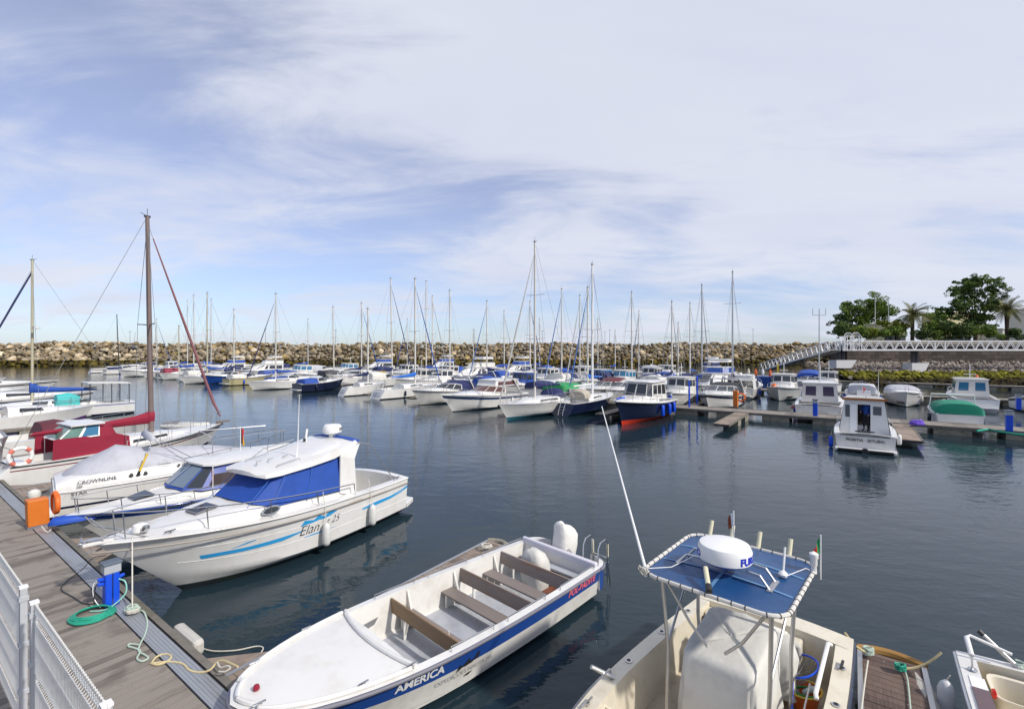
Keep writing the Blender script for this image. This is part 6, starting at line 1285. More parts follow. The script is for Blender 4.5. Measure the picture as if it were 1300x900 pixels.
def sailboat(row, px, top, hd, L, label, hull=WHITE, stripe=None, bottom=ANTIF, cover=CBLUE, genoa=None, hood=None, boom=None, sp=(.55,), mm=ALUW, lean=0, fenders=0, thick=1.25, radar=False, helm=False, bimini=None):
    xm = L*.58; bw = .33*L if L < 9 else .31*L
    B = base_boat('sailboat', row, px, hd, L, xm, bw, .95, 1.25, hull, stripe, bottom, label, 'sailboat', tw=.62, tm=.5, rake=.13*L, fl=.45, sr=.55); R_ = B.root
    B.deck(WHITE if hull is not CREAM else CREAM, cock=(.05, .32), w=.3, sole=.55, camber=.06)
    xs = [L*.33, L*.4, L*.55, L*.68, L*.78]; MB().blob(xs, [bw*.30, bw*.31, bw*.28, bw*.2, bw*.08], [B.sh(x/L) for x in xs], [.42, .4, .34, .24, .03], WHITE, e=3.4, n=8).build('coachroof', R_, 50)
    for sd_ in (1, -1): MB().slab([(L*.42, sd_*bw*.305, B.sh(.4)+.13), (L*.62, sd_*bw*.245, B.sh(.6)+.10), (L*.62, sd_*bw*.235, B.sh(.6)+.18), (L*.43, sd_*bw*.295, B.sh(.4)+.26)][::-sd_], .03, GLASS).build('window', R_, 0)
    Y = (R_.matrix_basis @ Vector((xm, 0, 0))).y; H = Zp(top, Y)
    sailrig(B, xm, H, B.sh(.58)+.2, boom=boom or L*.36, cover=cover, mastm=mm, mr=.085, lean=(lean, 0), genoa=genoa, sp=sp, thick=thick, boomz=.95, radar=radar, gr=.06)
    if hood: MB().blob([L*.28, L*.31, L*.37, L*.42], [bw*.26, bw*.29, bw*.29, bw*.2], B.sh(.35)+.2, [.55, .75, .7, .1], hood, e=2.6, n=8).build('spray_hood', R_, 50)
    if bimini:
        MB().blob([.2, .4, L*.22, L*.25], bw*.36, 2.55, [.03, .16, .16, .03], bimini, e=2.5, n=8).build('bimini', R_, 50); mb = MB()
        for sd_ in (1, -1): mb.tube([(.5, sd_*bw*.36, .95), (.3, sd_*bw*.36, 2.55)], .018, STEEL, 4).tube([(L*.2, sd_*bw*.36, 1.0), (L*.24, sd_*bw*.36, 2.55)], .018, STEEL, 4)
        mb.build('bimini_frame', R_)
    B.stanch(.04, .95, 6, .6); MB().tube([(.1, -.8, B.zs+.6), (-.05, 0, B.zs+.62), (.1, .8, B.zs+.6)], .016, STEEL, 4).build('pushpit', R_)
    if hd > 0:
        mb = MB()
        for y in (-.2, .2): mb.tube([(-.03, y, .1), (.0, y, .35), (.38, y, .95), (.36, y, 1.3)], .02, STEEL, 4)
        for z_ in (.3, .5, .7): mb.tube([(-.03+(z_-.3)*.6, -.2, z_), (-.03+(z_-.3)*.6, .2, z_)], .018, STEEL, 4)
        mb.build('stern_ladder', R_); MB().slab([(.12, bw*.2, .34), (.12, -bw*.2, .34), (.40, -bw*.2, .74), (.40, bw*.2, .74)], -.03, DECKG).build('transom_step', R_, 0)
    if helm: MB().tube([(L*.14, .45*cos(a), 1.35+.45*sin(a)) for a in [2*pi*i/14 for i in range(14)]], .018, STEEL, 4, closed=True).build('steering_wheel', R_)
    for i in range(fenders): 
        for sd_ in (1, -1): x = L*(.3+.22*i); p = B.onhull(x, .5, sd_); fender(R_, x, p.y+sd_*.13, .2, .8, .1, CCREAM if i % 2 else NAVY, top=1.1)
    return B
def canopy(R_, x0, x1, w, z, h, m, nm='canopy'):
    MB().blob([x0, x0+.15, (x0+x1)/2, x1-.3, x1], [w*.9, w, w, w*.9, w*.7], z, [.1, h*.9, h, h*.75, .05], m, e=3, n=10).build(nm, R_, 50)
def motor(row, px, hd, L, kind, label, hull=WHITE, stripe=None, bottom=ANTIF, top=WHITE, can=CBLUE, win=GLASS, rails=True, fend=0, arch=False, canz=None, fm=None, bw=None, zb=None):
    bw = bw or .34*L+.25; zs = .85+.02*L; zb = zb or zs+.3+.02*L
    B = base_boat({'sport': 'motor_cruiser', 'pilot': 'pilothouse_boat', 'fly': 'flybridge_cruiser', 'cover': 'covered_boat', 'cuddy': 'motor_boat'}[kind], row, px, hd, L, L*.5, bw, zs, zb, hull, stripe, bottom, label, 'motor boat', tw=.9, rake=.17*L, fl=.52); R_ = B.root; sh = lambda x: B.sh(x/L)
    B.deck(WHITE, cock=(.04, .38), w=.22, sole=.45, camber=.1); B.rub(.03, GREYR if hull is not WHITE else PWHITE, -.05)
    MB().slab([(-.5, -bw*.38, .35), (-.5, bw*.38, .35), (0, bw*.43, .35), (0, -bw*.43, .35)], .1, WHITE).build('swim_platform', R_, 0)
    if kind in ('sport', 'cuddy'):
        xs = [L*.36, L*.5, L*.65, L*.8, L*.88]; MB().blob(xs, [bw*.4, bw*.4, bw*.33, bw*.18, .1], [sh(x) for x in xs], [.38, .36, .26, .12, .02], WHITE, e=3, n=10).build('foredeck', R_, 50)
        bot = sym([(L*.62, 0, sh(L*.6)+.25), (L*.58, bw*.26, sh(L*.58)+.2), (L*.50, bw*.40, sh(L*.5)+.18), (L*.34, bw*.43, sh(L*.34)+.12)]); tp = sym([(L*.49, 0, zs+.85), (L*.47, bw*.2, zs+.85), (L*.42, bw*.34, zs+.83), (L*.33, bw*.38, zs+.68)])
        hard = kind == 'sport' and can is None
        house(R_, bot, tp, 0, 0, WHITE, WHITE, .1, .05, wins=((0, .05, .97, .1, .92, win), (1, .05, .95, .1, .9, win), (2, .05, .9, .12, .88, win), (4, .1, .95, .12, .88, win), (5, .05, .95, .1, .9, win), (6, .03, .95, .1, .92, win)), roof=hard, name='windscreen')
        if can: canopy(R_, L*.06, L*.5, bw*.42, zs+.05, canz or 1.05, can)
        if arch or hard:
            mb = MB()
            for sd_ in (1, -1): mb.bar((L*.12, sd_*bw*.44, sh(L*.1)), (L*.2, sd_*bw*.36, zs+1.35), .28, .08, WHITE)
            mb.bar((L*.2, -bw*.37, zs+1.35), (L*.2, bw*.37, zs+1.35), .3, .08, WHITE).build('radar_arch', R_, 0); MB().lathe([(0, 0), (.2, .02), (.22, .1), (.16, .2), (0, .22)], PWHITE, (L*.2, 0, zs+1.4), 12).build('radar_dome', R_)
        if hard: house(R_, sym([(L*.45, bw*.33), (L*.1, bw*.38)]), sym([(L*.43, bw*.30), (L*.12, bw*.34)]), zs+.8, zs+1.3, WHITE, WHITE, .1, .06, wins=((0, .1, .9, .15, .8, win), (2, .1, .9, .15, .8, win)), name='hard_top')
    elif kind == 'pilot':
        xs = [L*.5, L*.65, L*.8, L*.88]; MB().blob(xs, [bw*.38, bw*.32, bw*.18, .1], [sh(x) for x in xs], [.34, .28, .12, .02], WHITE, e=3, n=10).build('foredeck', R_, 50)
        bot = sym([(L*.64, 0, sh(L*.62)+.2), (L*.62, bw*.26, sh(L*.6)+.15), (L*.56, bw*.36, sh(L*.55)), (L*.30, bw*.38, sh(L*.3))]); z1 = zs+1.55
        tp = sym([(L*.585, 0, z1), (L*.57, bw*.24, z1), (L*.53, bw*.32, z1), (L*.28, bw*.34, z1-.05)])
        house(R_, bot, tp, 0, 0, top, WHITE, .14, .06, wins=((0, .08, .95, .42, .88, win), (1, .06, .94, .42, .88, win), (2, .05, .45, .45, .86, win), (2, .53, .93, .45, .86, win), (3, .1, .4, .35, .85, win), (3, .6, .9, .35, .85, win), (4, .07, .47, .45, .86, win), (4, .55, .95, .45, .86, win), (5, .06, .94, .42, .88, win), (6, .05, .92, .42, .88, win)), name='wheelhouse')
        MB().tube([(L*.4, 0, z1), (L*.4, 0, z1+1.3)], .03, PWHITE, 5).box((L*.4, 0, z1+.4), (.1, .8, .05), PWHITE).build('light_mast', R_)
    elif kind == 'fly':
        bot = sym([(L*.78, 0, sh(L*.75)+.1), (L*.68, bw*.3, sh(L*.66)), (L*.5, bw*.40, sh(L*.5)-.05), (L*.22, bw*.42, sh(L*.2)-.05)]); z1 = zs+1.45; tp = sym([(L*.6, 0, z1), (L*.56, bw*.25, z1), (L*.46, bw*.34, z1), (L*.2, bw*.37, z1)])
        house(R_, bot, tp, 0, 0, WHITE, WHITE, .2, .08, wins=((0, .1, .96, .3, .85, win), (1, .08, .92, .3, .85, win), (2, .05, .92, .35, .82, win), (3, .1, .9, .1, .85, win), (4, .08, .95, .35, .82, win), (5, .08, .92, .3, .85, win), (6, .04, .9, .3, .85, win)), name='saloon')
        house(R_, sym([(L*.52, bw*.2), (L*.46, bw*.32), (L*.2, bw*.34)]), sym([(L*.49, bw*.18), (L*.44, bw*.3), (L*.19, bw*.32)]), z1+.1, z1+.65, can or WHITE, WHITE, .03, .02, name='flybridge')
        house(R_, sym([(L*.40, bw*.26), (L*.2, bw*.3)]), sym([(L*.38, bw*.24), (L*.22, bw*.27)]), z1+1.25, z1+1.5, WHITE, WHITE, .1, .05, name='bridge_top'); mb = MB()
        for sd_ in (1, -1): mb.bar((L*.22, sd_*bw*.31, z1+.6), (L*.23, sd_*bw*.28, z1+1.3), .06, .06, STEEL).bar((L*.42, sd_*bw*.28, z1+.6), (L*.38, sd_*bw*.25, z1+1.3), .04, .04, STEEL)
        mb.build('bridge_frame', R_, 0)
    elif kind == 'cover':
        canopy(R_, .0, L*.72, bw*.47, zs-.04, .78, can, 'boat_cover'); MB().blob([L*.72, L*.8, L*.9], [bw*.34, bw*.26, .08], [sh(L*.75)-.02]*3, [.22, .14, .02], WHITE, e=3, n=8).build('foredeck', R_, 50)
        if arch: MB().tube([(L*.5, -bw*.47, zs), (L*.45, -bw*.44, zs+1.05), (L*.45, bw*.44, zs+1.05), (L*.5, bw*.47, zs)], .05, PWHITE, 6).build('wakeboard_arch', R_)
    if rails: B.rail(.5, .985, h=.5, h0=.3, posts=4, r=.016)
    if not fend and row in 'DdEe': fend = 1; fm = (NAVY, PWHITE, CHBLUE, CCREAM)[int(px) % 4]
    for i in range(fend):
        for sd_ in (1, -1): x = L*(.28+.24*i); p = B.onhull(x, .5, sd_); fender(R_, x, p.y+sd_*.13, .2, .8, .11, fm or PWHITE, top=1.1)
    if kind in ('sport', 'cuddy', 'cover') and L < 7.2 and (int(px) % 2): outboard(R_, -.3, 0, .75, PWHITE if int(px) % 3 else PBLACK, 1.0)
    return B

rb_ = mat('sail_white', (.40, .40, .39), .95, spec=.1)
# ---- front row of the middle pontoon, centre, left to right
sailboat('D', 467, 392, 1, 6.2, 'small white sloop stern-on with navy outboard cover left of the bright blue sail cover', cover=CNAVY, genoa=None, sp=())
sailboat('D', 527, 354, 1, 9.6, 'white sloop with bright blue sail cover and beige fenders, stern-on', cover=mat('canvas_bright_blue', (.01, .13, .55), .7, .1), genoa=mat('sail_bright_blue', (.015, .10, .40), .7), fenders=3, helm=True, sp=(.5,))
motor('D', 563, -1, 8.2, 'sport', 'grey white cruiser bow-on with navy canopy left of the navy striped cruiser', hull=HULLG, can=CNAVY, arch=True)
motor('D', 612, -1, 10.4, 'sport', 'large white cruiser bow-on with a navy hull band and brown side windows', stripe=mat('stripe_navy_band', (.015, .04, .12), .3), can=None, win=mat('window_brown_tint', (.09, .035, .03), .15), fend=1, bw=3.3)
sailboat('D', 679, 307, -1, 11.2, 'white sloop bow-on with teal bottom under the tallest mast of the basin', bottom=TEAL, cover=CNAVY, genoa=rb_, sp=(.38, .66), hood=CNAVY, thick=1.1)
sailboat('D', 752, 336, 1, 9.4, 'navy blue sloop stern-on with white deck and white mast', hull=NAVY, bottom=TEAL, cover=None, genoa=None, hood=mat('hood_beige', (.40, .36, .30), .7), helm=True, thick=1.25, mm=PWHITE, sp=(.5,))
def navy_cruiser():
    B = base_boat('pilothouse_boat', 'D', 812, -1, 8.4, 4.2, 3.2, 1.25, 1.75, NAVY, None, ANTIR, 'navy hulled pilothouse cruiser with a bright red bottom, bow-on', 'motor boat', tw=.9, rake=1.2, fl=.5, zc=.34, wl=.30, d=.4); R_ = B.root; L = 8.4; bw = 3.2
    B.deck(WHITE, camber=.1, cock=(.04, .3), w=.25, sole=.7); B.rub(.07, WHITE, -.05)
    MB().blob([3.4, 4.4, 5.6, 6.8, 7.4], [1.2, 1.2, 1.0, .55, .2], [1.35, 1.4, 1.48, 1.58, 1.65], [.5, .48, .38, .15, .02], WHITE, e=3, n=10).build('foredeck', R_, 50)
    bot = sym([(5.2, 0, 1.75), (5.1, .8, 1.72), (4.7, 1.15, 1.6), (1.8, 1.22, 1.4)]); tp = sym([(4.6, 0, 2.75), (4.5, .7, 2.74), (4.2, .98, 2.72), (1.7, 1.05, 2.7)])
    house(R_, bot, tp, 0, 0, WHITE, WHITE, .18, .08, wins=((0, .06, .96, .12, .88), (1, .05, .9, .12, .88), (2, .04, .3, .3, .85), (2, .36, .62, .3, .85), (2, .68, .94, .3, .85), (4, .05, .3, .3, .85), (4, .36, .62, .3, .85), (4, .7, .96, .3, .85), (5, .1, .95, .12, .88), (6, .04, .94, .12, .88)), name='wheelhouse', wm=GLASS, bevel=.03)
    B.rail(.45, .985, h=.6, h0=.4, posts=6, r=.02)
    for x in (1.4, 2.6, 4.0):
        for sd_ in (1, -1): p = B.onhull(x, .5, sd_); fender(R_, x, p.y+sd_*.16, .35, 1.15, .14, CHBLUE, top=1.3)
    MB().tube([(L-.1, 0, 1.82), (L-.5, .1, 1.9), (L-.9, .2, 1.86)], .06, CHBLUE, 8).build('anchor_cover', R_)
navy_cruiser()
# ---- single boats right of centre
def fishing_boat():
    st = G(1098, 573, 0); B = Boat('fishing_boat', st, A2, 6.6, 2.6, .80, 1.15, 'white fishing boat seen from astern with wooden roof trim and an open cabin door', 'fishing boat', tw=.95, tm=.35, rake=1.0, fl=.5); R_ = B.root
    B.hull([(.08, ANTIF), (1, WHITE)], transom=WHITE, n=12); B.deck(WHITE, cock=(.03, .42), w=.2, sole=.3, camber=.08, solem=DECKG); B.rub(.03, WHITE, -.04)
    bot = sym([(5.0, 0, 1.1), (4.9, .7, 1.05), (4.5, .95, .9), (2.3, 1.12, .72)]); tp = sym([(4.5, 0, 2.35), (4.4, .6, 2.35), (4.2, .75, 2.35), (2.45, .86, 2.35)])
    # aft wall built with a real doorway
    sh_ = MB(); bp = [Vector(p) for p in bot]; tq = [Vector(p) for p in tp]; n = len(bp)
    for i in range(n):
        if i == 3: continue
        sh_.poly([bp[i], bp[(i+1) % n], tq[(i+1) % n], tq[i]], WHITE)
    A_, B_, D_, C_ = bp[3], bp[4], tq[3], tq[4]
    def q(y, z):  # aft wall plane
        f = (z-.72)/(2.35-.72); return Vector((2.3+.15*f, y, z))
    wl = lambda f: A_.y+(D_.y-A_.y)*f
    sh_.poly([q(wl(0), .45), q(.28, .45), q(.28, 2.35), q(wl(1), 2.35)], WHITE); sh_.poly([q(-.28, .45), q(-wl(0), .45), q(-wl(1), 2.35), q(-.28, 2.35)], WHITE); sh_.poly([q(.28, 2.12), q(-.28, 2.12), q(-.28, 2.35), q(.28, 2.35)], WHITE)
    sh_.build('cabin', R_, 0)
    MB().slab([(2.34, .95, 2.37), (2.34, -.95, 2.37), (4.6, -.72, 2.37), (4.6, .72, 2.37)], .07, WHITE).build('roof', R_, 0)
    MB().bar((2.30, .98, 2.41), (2.30, -.98, 2.41), .05, .12, WOODR).build('roof_trim', R_, 0)
    for y0, y1, z0, z1 in ((.80, .42, 1.45, 2.05), (-.42, -.72, 1.62, 2.02)):
        f = MB().slab([q(y0+.03, z0-.03)-Vector((.01, 0, 0)), q(y1-.03, z0-.03)-Vector((.01, 0, 0)), q(y1-.03, z1+.03)-Vector((.01, 0, 0)), q(y0+.03, z1+.03)-Vector((.01, 0, 0))], .015, GREYR).build('window', R_, 0); MB().slab([q(y0, z0)-Vector((.03, 0, 0)), q(y1, z0)-Vector((.03, 0, 0)), q(y1, z1)-Vector((.03, 0, 0)), q(y0, z1)-Vector((.03, 0, 0))], .008, GLASS).build('pane', f, 0)
    for i, (a, b) in enumerate(((2, .05), (4, .05))):
        pass
    MB().box((3.6, 0, .6), (2.3, 1.4, .1), DECKG).build('cabin_sole', R_, 0); MB().box((4.2, 0, 1.1), (.1, 1.2, 1.0), WOODG).build('dashboard', R_, 0)
    MB().slab([q(.62, .5)-Vector((.02, 0, 0)), q(.32, .5)-Vector((.02, 0, 0)), q(.32, 2.1)-Vector((.02, 0, 0)), q(.62, 2.1)-Vector((.02, 0, 0))], .03, PWHITE).build('sliding_door', R_, 0)
    MB().tube([(3.1, -.1, 2.44), (3.1, -.1, 2.8)], .025, PWHITE, 6).box((3.0, .0, 2.7), (.2, .62, .26), PWHITE).build('equipment_box', R_, 0)
    MB().tube([(2.6, -.62, 2.44), (2.55, -.62, 3.9)], [.025, .01], PWHITE, 6).build('whip_antenna', R_)
    B.rail(.35, .98, h=.5, h0=.35, posts=5)
    # transom board with the name, platform, black bumper strip
    MB().slab([(-.02, 1.0, .30), (-.02, -1.0, .30), (-.05, -1.0, .74), (-.05, 1.0, .74)][::-1], .03, WHITE).build('transom_board', R_, 0)
    MB().bar((-.04, 1.0, .77), (-.04, -1.0, .77), .04, .03, PBLACK).build('transom_edge', R_, 0)
    MB().slab([(-.55, 1.22, .16), (-.55, -1.22, .16), (0, -1.25, .16), (0, 1.25, .16)][::-1], .1, WHITE).build('swim_platform', R_, 0, bevel=.03)
    MB().bar((-.57, 1.1, .12), (-.57, -1.1, .12), .05, .09, PBLACK).build('bumper_strip', R_, 0)
    MB().lathe([(0, 0), (.14, 0), (.16, .1), (.1, .22), (0, .22)], PBLACK, (-.72, .0, .1), 14, (1, 0, 0)).build('exhaust', R_)
    for t_, y in (('PIGRITIA', .42), ('SETUBAL', -.45)):
        vs, fs = text_mesh(t_, .18, bold=.004); MB().add([(-.095+.0-.065*((v+.52-.3)/.44)*0-.0, y-u, .55+v) for u, v, _ in vs], fs, PBLACK).build('lettering', R_, 0)
    MB().box((.25, 0, .95), (.12, .8, .05), PBLACK).build('engine_grille', R_, 0)
    fender(R_, 1.4, -1.42, .25, .8, .1, PWHITE, top=.85); fender(R_, .3, 1.42, .0, .6, .1, CHBLUE, top=.85)
    o = root('flag', R_.matrix_basis @ Vector((2.9, .05, 2.5)), 0, 'small red flag on the roof of the fishing boat seen from astern', 'flag'); MB().tube([(0, 0, 0), (0, 0, .55)], .01, PWHITE, 5).build('staff', o); MB().grid([[(.02+.03*sin(j), .03*sin(j*1.3), .52-.06*j) for j in range(6)], [(.12+.02*sin(j*2), .05*sin(j*1.9+1), .5-.065*j) for j in range(6)]], FR).build('flag_cloth', o)
    # person standing in the doorway
    pr = R_.matrix_basis @ Vector((2.75, -.10, .65)); person(pr, A2+2.6)
def person(loc, rz):
    J = {'hip': (0, 0, .92), 'waist': (0, 0, 1.08), 'chest': (.01, 0, 1.28), 'neck': (.0, 0, 1.47), 'head0': (.02, 0, 1.56), 'head1': (.03, 0, 1.66), 'head2': (.02, 0, 1.74),
         'shl': (0, .18, 1.40), 'ell': (.02, .25, 1.14), 'wrl': (.14, .22, .92), 'hal': (.19, .2, .85), 'shr': (0, -.18, 1.40), 'elr': (.03, -.25, 1.14), 'wrr': (.2, -.16, 1.02), 'har': (.27, -.12, 1.02),
         'hl': (0, .09, .88), 'kl': (.02, .10, .48), 'al': (-.01, .11, .09), 'tl': (.13, .12, .04), 'hr': (0, -.09, .88), 'kr': (.03, -.10, .48), 'ar': (0, -.11, .09), 'tr': (.14, -.12, .04)}
    RA = dict(hip=.13, waist=.13, chest=.15, neck=.06, head0=.075, head1=.10, head2=.075, shl=.075, ell=.05, wrl=.035, hal=.035, shr=.075, elr=.05, wrr=.035, har=.035, hl=.095, kl=.062, al=.042, tl=.035, hr=.095, kr=.062, ar=.042, tr=.035)
    E = [('hip', 'waist'), ('waist', 'chest'), ('chest', 'neck'), ('neck', 'head0'), ('head0', 'head1'), ('head1', 'head2'), ('chest', 'shl'), ('shl', 'ell'), ('ell', 'wrl'), ('wrl', 'hal'), ('chest', 'shr'), ('shr', 'elr'), ('elr', 'wrr'), ('wrr', 'har'), ('hip', 'hl'), ('hl', 'kl'), ('kl', 'al'), ('al', 'tl'), ('hip', 'hr'), ('hr', 'kr'), ('kr', 'ar'), ('ar', 'tr')]
    ks = list(J); me = bpy.data.meshes.new('person'); me.from_pydata([J[k] for k in ks], [(ks.index(a), ks.index(b)) for a, b in E], []); o = bpy.data.objects.new('person', me); C.objects.link(o)
    o.modifiers.new('skin', 'SKIN'); 
    if not me.skin_vertices: 
        bpy.context.view_layer.objects.active = o
    dg = bpy.context.evaluated_depsgraph_get()
    if me.skin_vertices:
        for i, k in enumerate(ks): me.skin_vertices[0].data[i].radius = (RA[k], RA[k]*.85 if k in ('chest', 'waist', 'hip') else RA[k]); me.skin_vertices[0].data[i].use_root = (k == 'hip')
    o.modifiers.new('sub', 'SUBSURF').levels = 1; o.modifiers['sub'].render_levels = 2
    for m_ in (mat('jacket_blue', (.012, .06, .30), .8, .15), mat('trousers_dark', (.02, .022, .03), .85, .2), mat('skin_tone', (.42, .24, .16), .6, .05), mat('hair_dark', (.02, .015, .012), .8)): me.materials.append(m_)
    ev = o.evaluated_get(bpy.context.evaluated_depsgraph_get()); m2 = bpy.data.meshes.new_from_object(ev); o.modifiers.clear(); o.data = m2
    for p in m2.polygons:
        c = sum((m2.vertices[v].co for v in p.vertices), Vector())/len(p.vertices)
        p.material_index = 3 if (c.z > 1.64 or (c.z > 1.52 and c.x < -.02)) else 2 if (c.z > 1.49 or (c.z < 1.08 and c.x > .17)) else 1 if c.z < .93 and abs(c.y) < .2 else 0
        p.use_smooth = True
    o.location = loc; o.rotation_euler.z = rz; tag(o, 'person in a blue jacket and dark trousers standing in the cabin doorway', 'person')
fishing_boat()
motor('d', 1042, 1, 8.2, 'pilot', 'white cabin cruiser with purple tinted windows and small red buoy on its bow rail', hull=HULLG, win=mat('window_purple', (.05, .045, .09), .15), bw=3.2)
motor('d', 1208, 1, 6.6, 'cover', 'white bowrider under a green cover with a white arch', can=CGREEN, arch=True, rails=False)
motor('d', 912, -1, 9.2, 'sport', 'white cruiser with a black canopy and dark hull band, bow-on', stripe=mat('stripe_black_blue', (.01, .015, .04), .2), can=mat('canopy_black', (.02, .022, .03), .7), arch=True)
motor('d', 862, -1, 8.0, 'pilot', 'white pilothouse boat with four narrow dark side windows and beige roof', top=mat('house_cream_white', (.60, .60, .56), .4), win=GLASS, fend=1, fm=CHBLUE)
motor('E', 994, -1, 8.6, 'pilot', 'grey white pilothouse boat bow-on with an orange buoy at its bow', hull=mat('hull_pale_grey', (.45, .46, .45), .3))
motor('E', 1094, 1, 7.2, 'cuddy', 'low white boat with grey canopy behind the wooden trimmed fishing boat', can=CGREY, canz=.9)
motor('E', 1147, -1, 7.6, 'cover', 'white boat under a plain grey cover bow-on by the second pontoon', can=CGREY)
motor('E', 1229, 1, 8.0, 'pilot', 'white pilothouse boat with bright blue windows and an orange lifebuoy', win=GLASSB, hull=PWHITE)
motor('e', 1026, -1, 9.5, 'cuddy', 'boat with a tall royal blue canopy near the foot of the gangway', can=CBLUE, canz=1.6)
motor('e', 1052, -1, 7.0, 'pilot', 'small white wheelhouse boat right of the tall royal blue canopy', hull=PWHITE)
B_ = base_boat('wooden_rowboat', 'E', 1308, -1, 7.5, 3.7, 2.2, .9, 1.9, mat('hull_white_blue', (.55, .6, .68), .4), PBLACK, ANTIF, 'white wooden boat with a tall black stem post at the right edge', 'boat', rake=.2, tw=.5); B_.rub(.04, PBLACK, -.03); B_.deck(WOODG, cock=(.1, .9), w=.12, sole=.4); MB().bar((7.35, 0, .2), (7.55, 0, 2.7), .14, .1, PBLACK).build('stem_post', B_.root, 0)
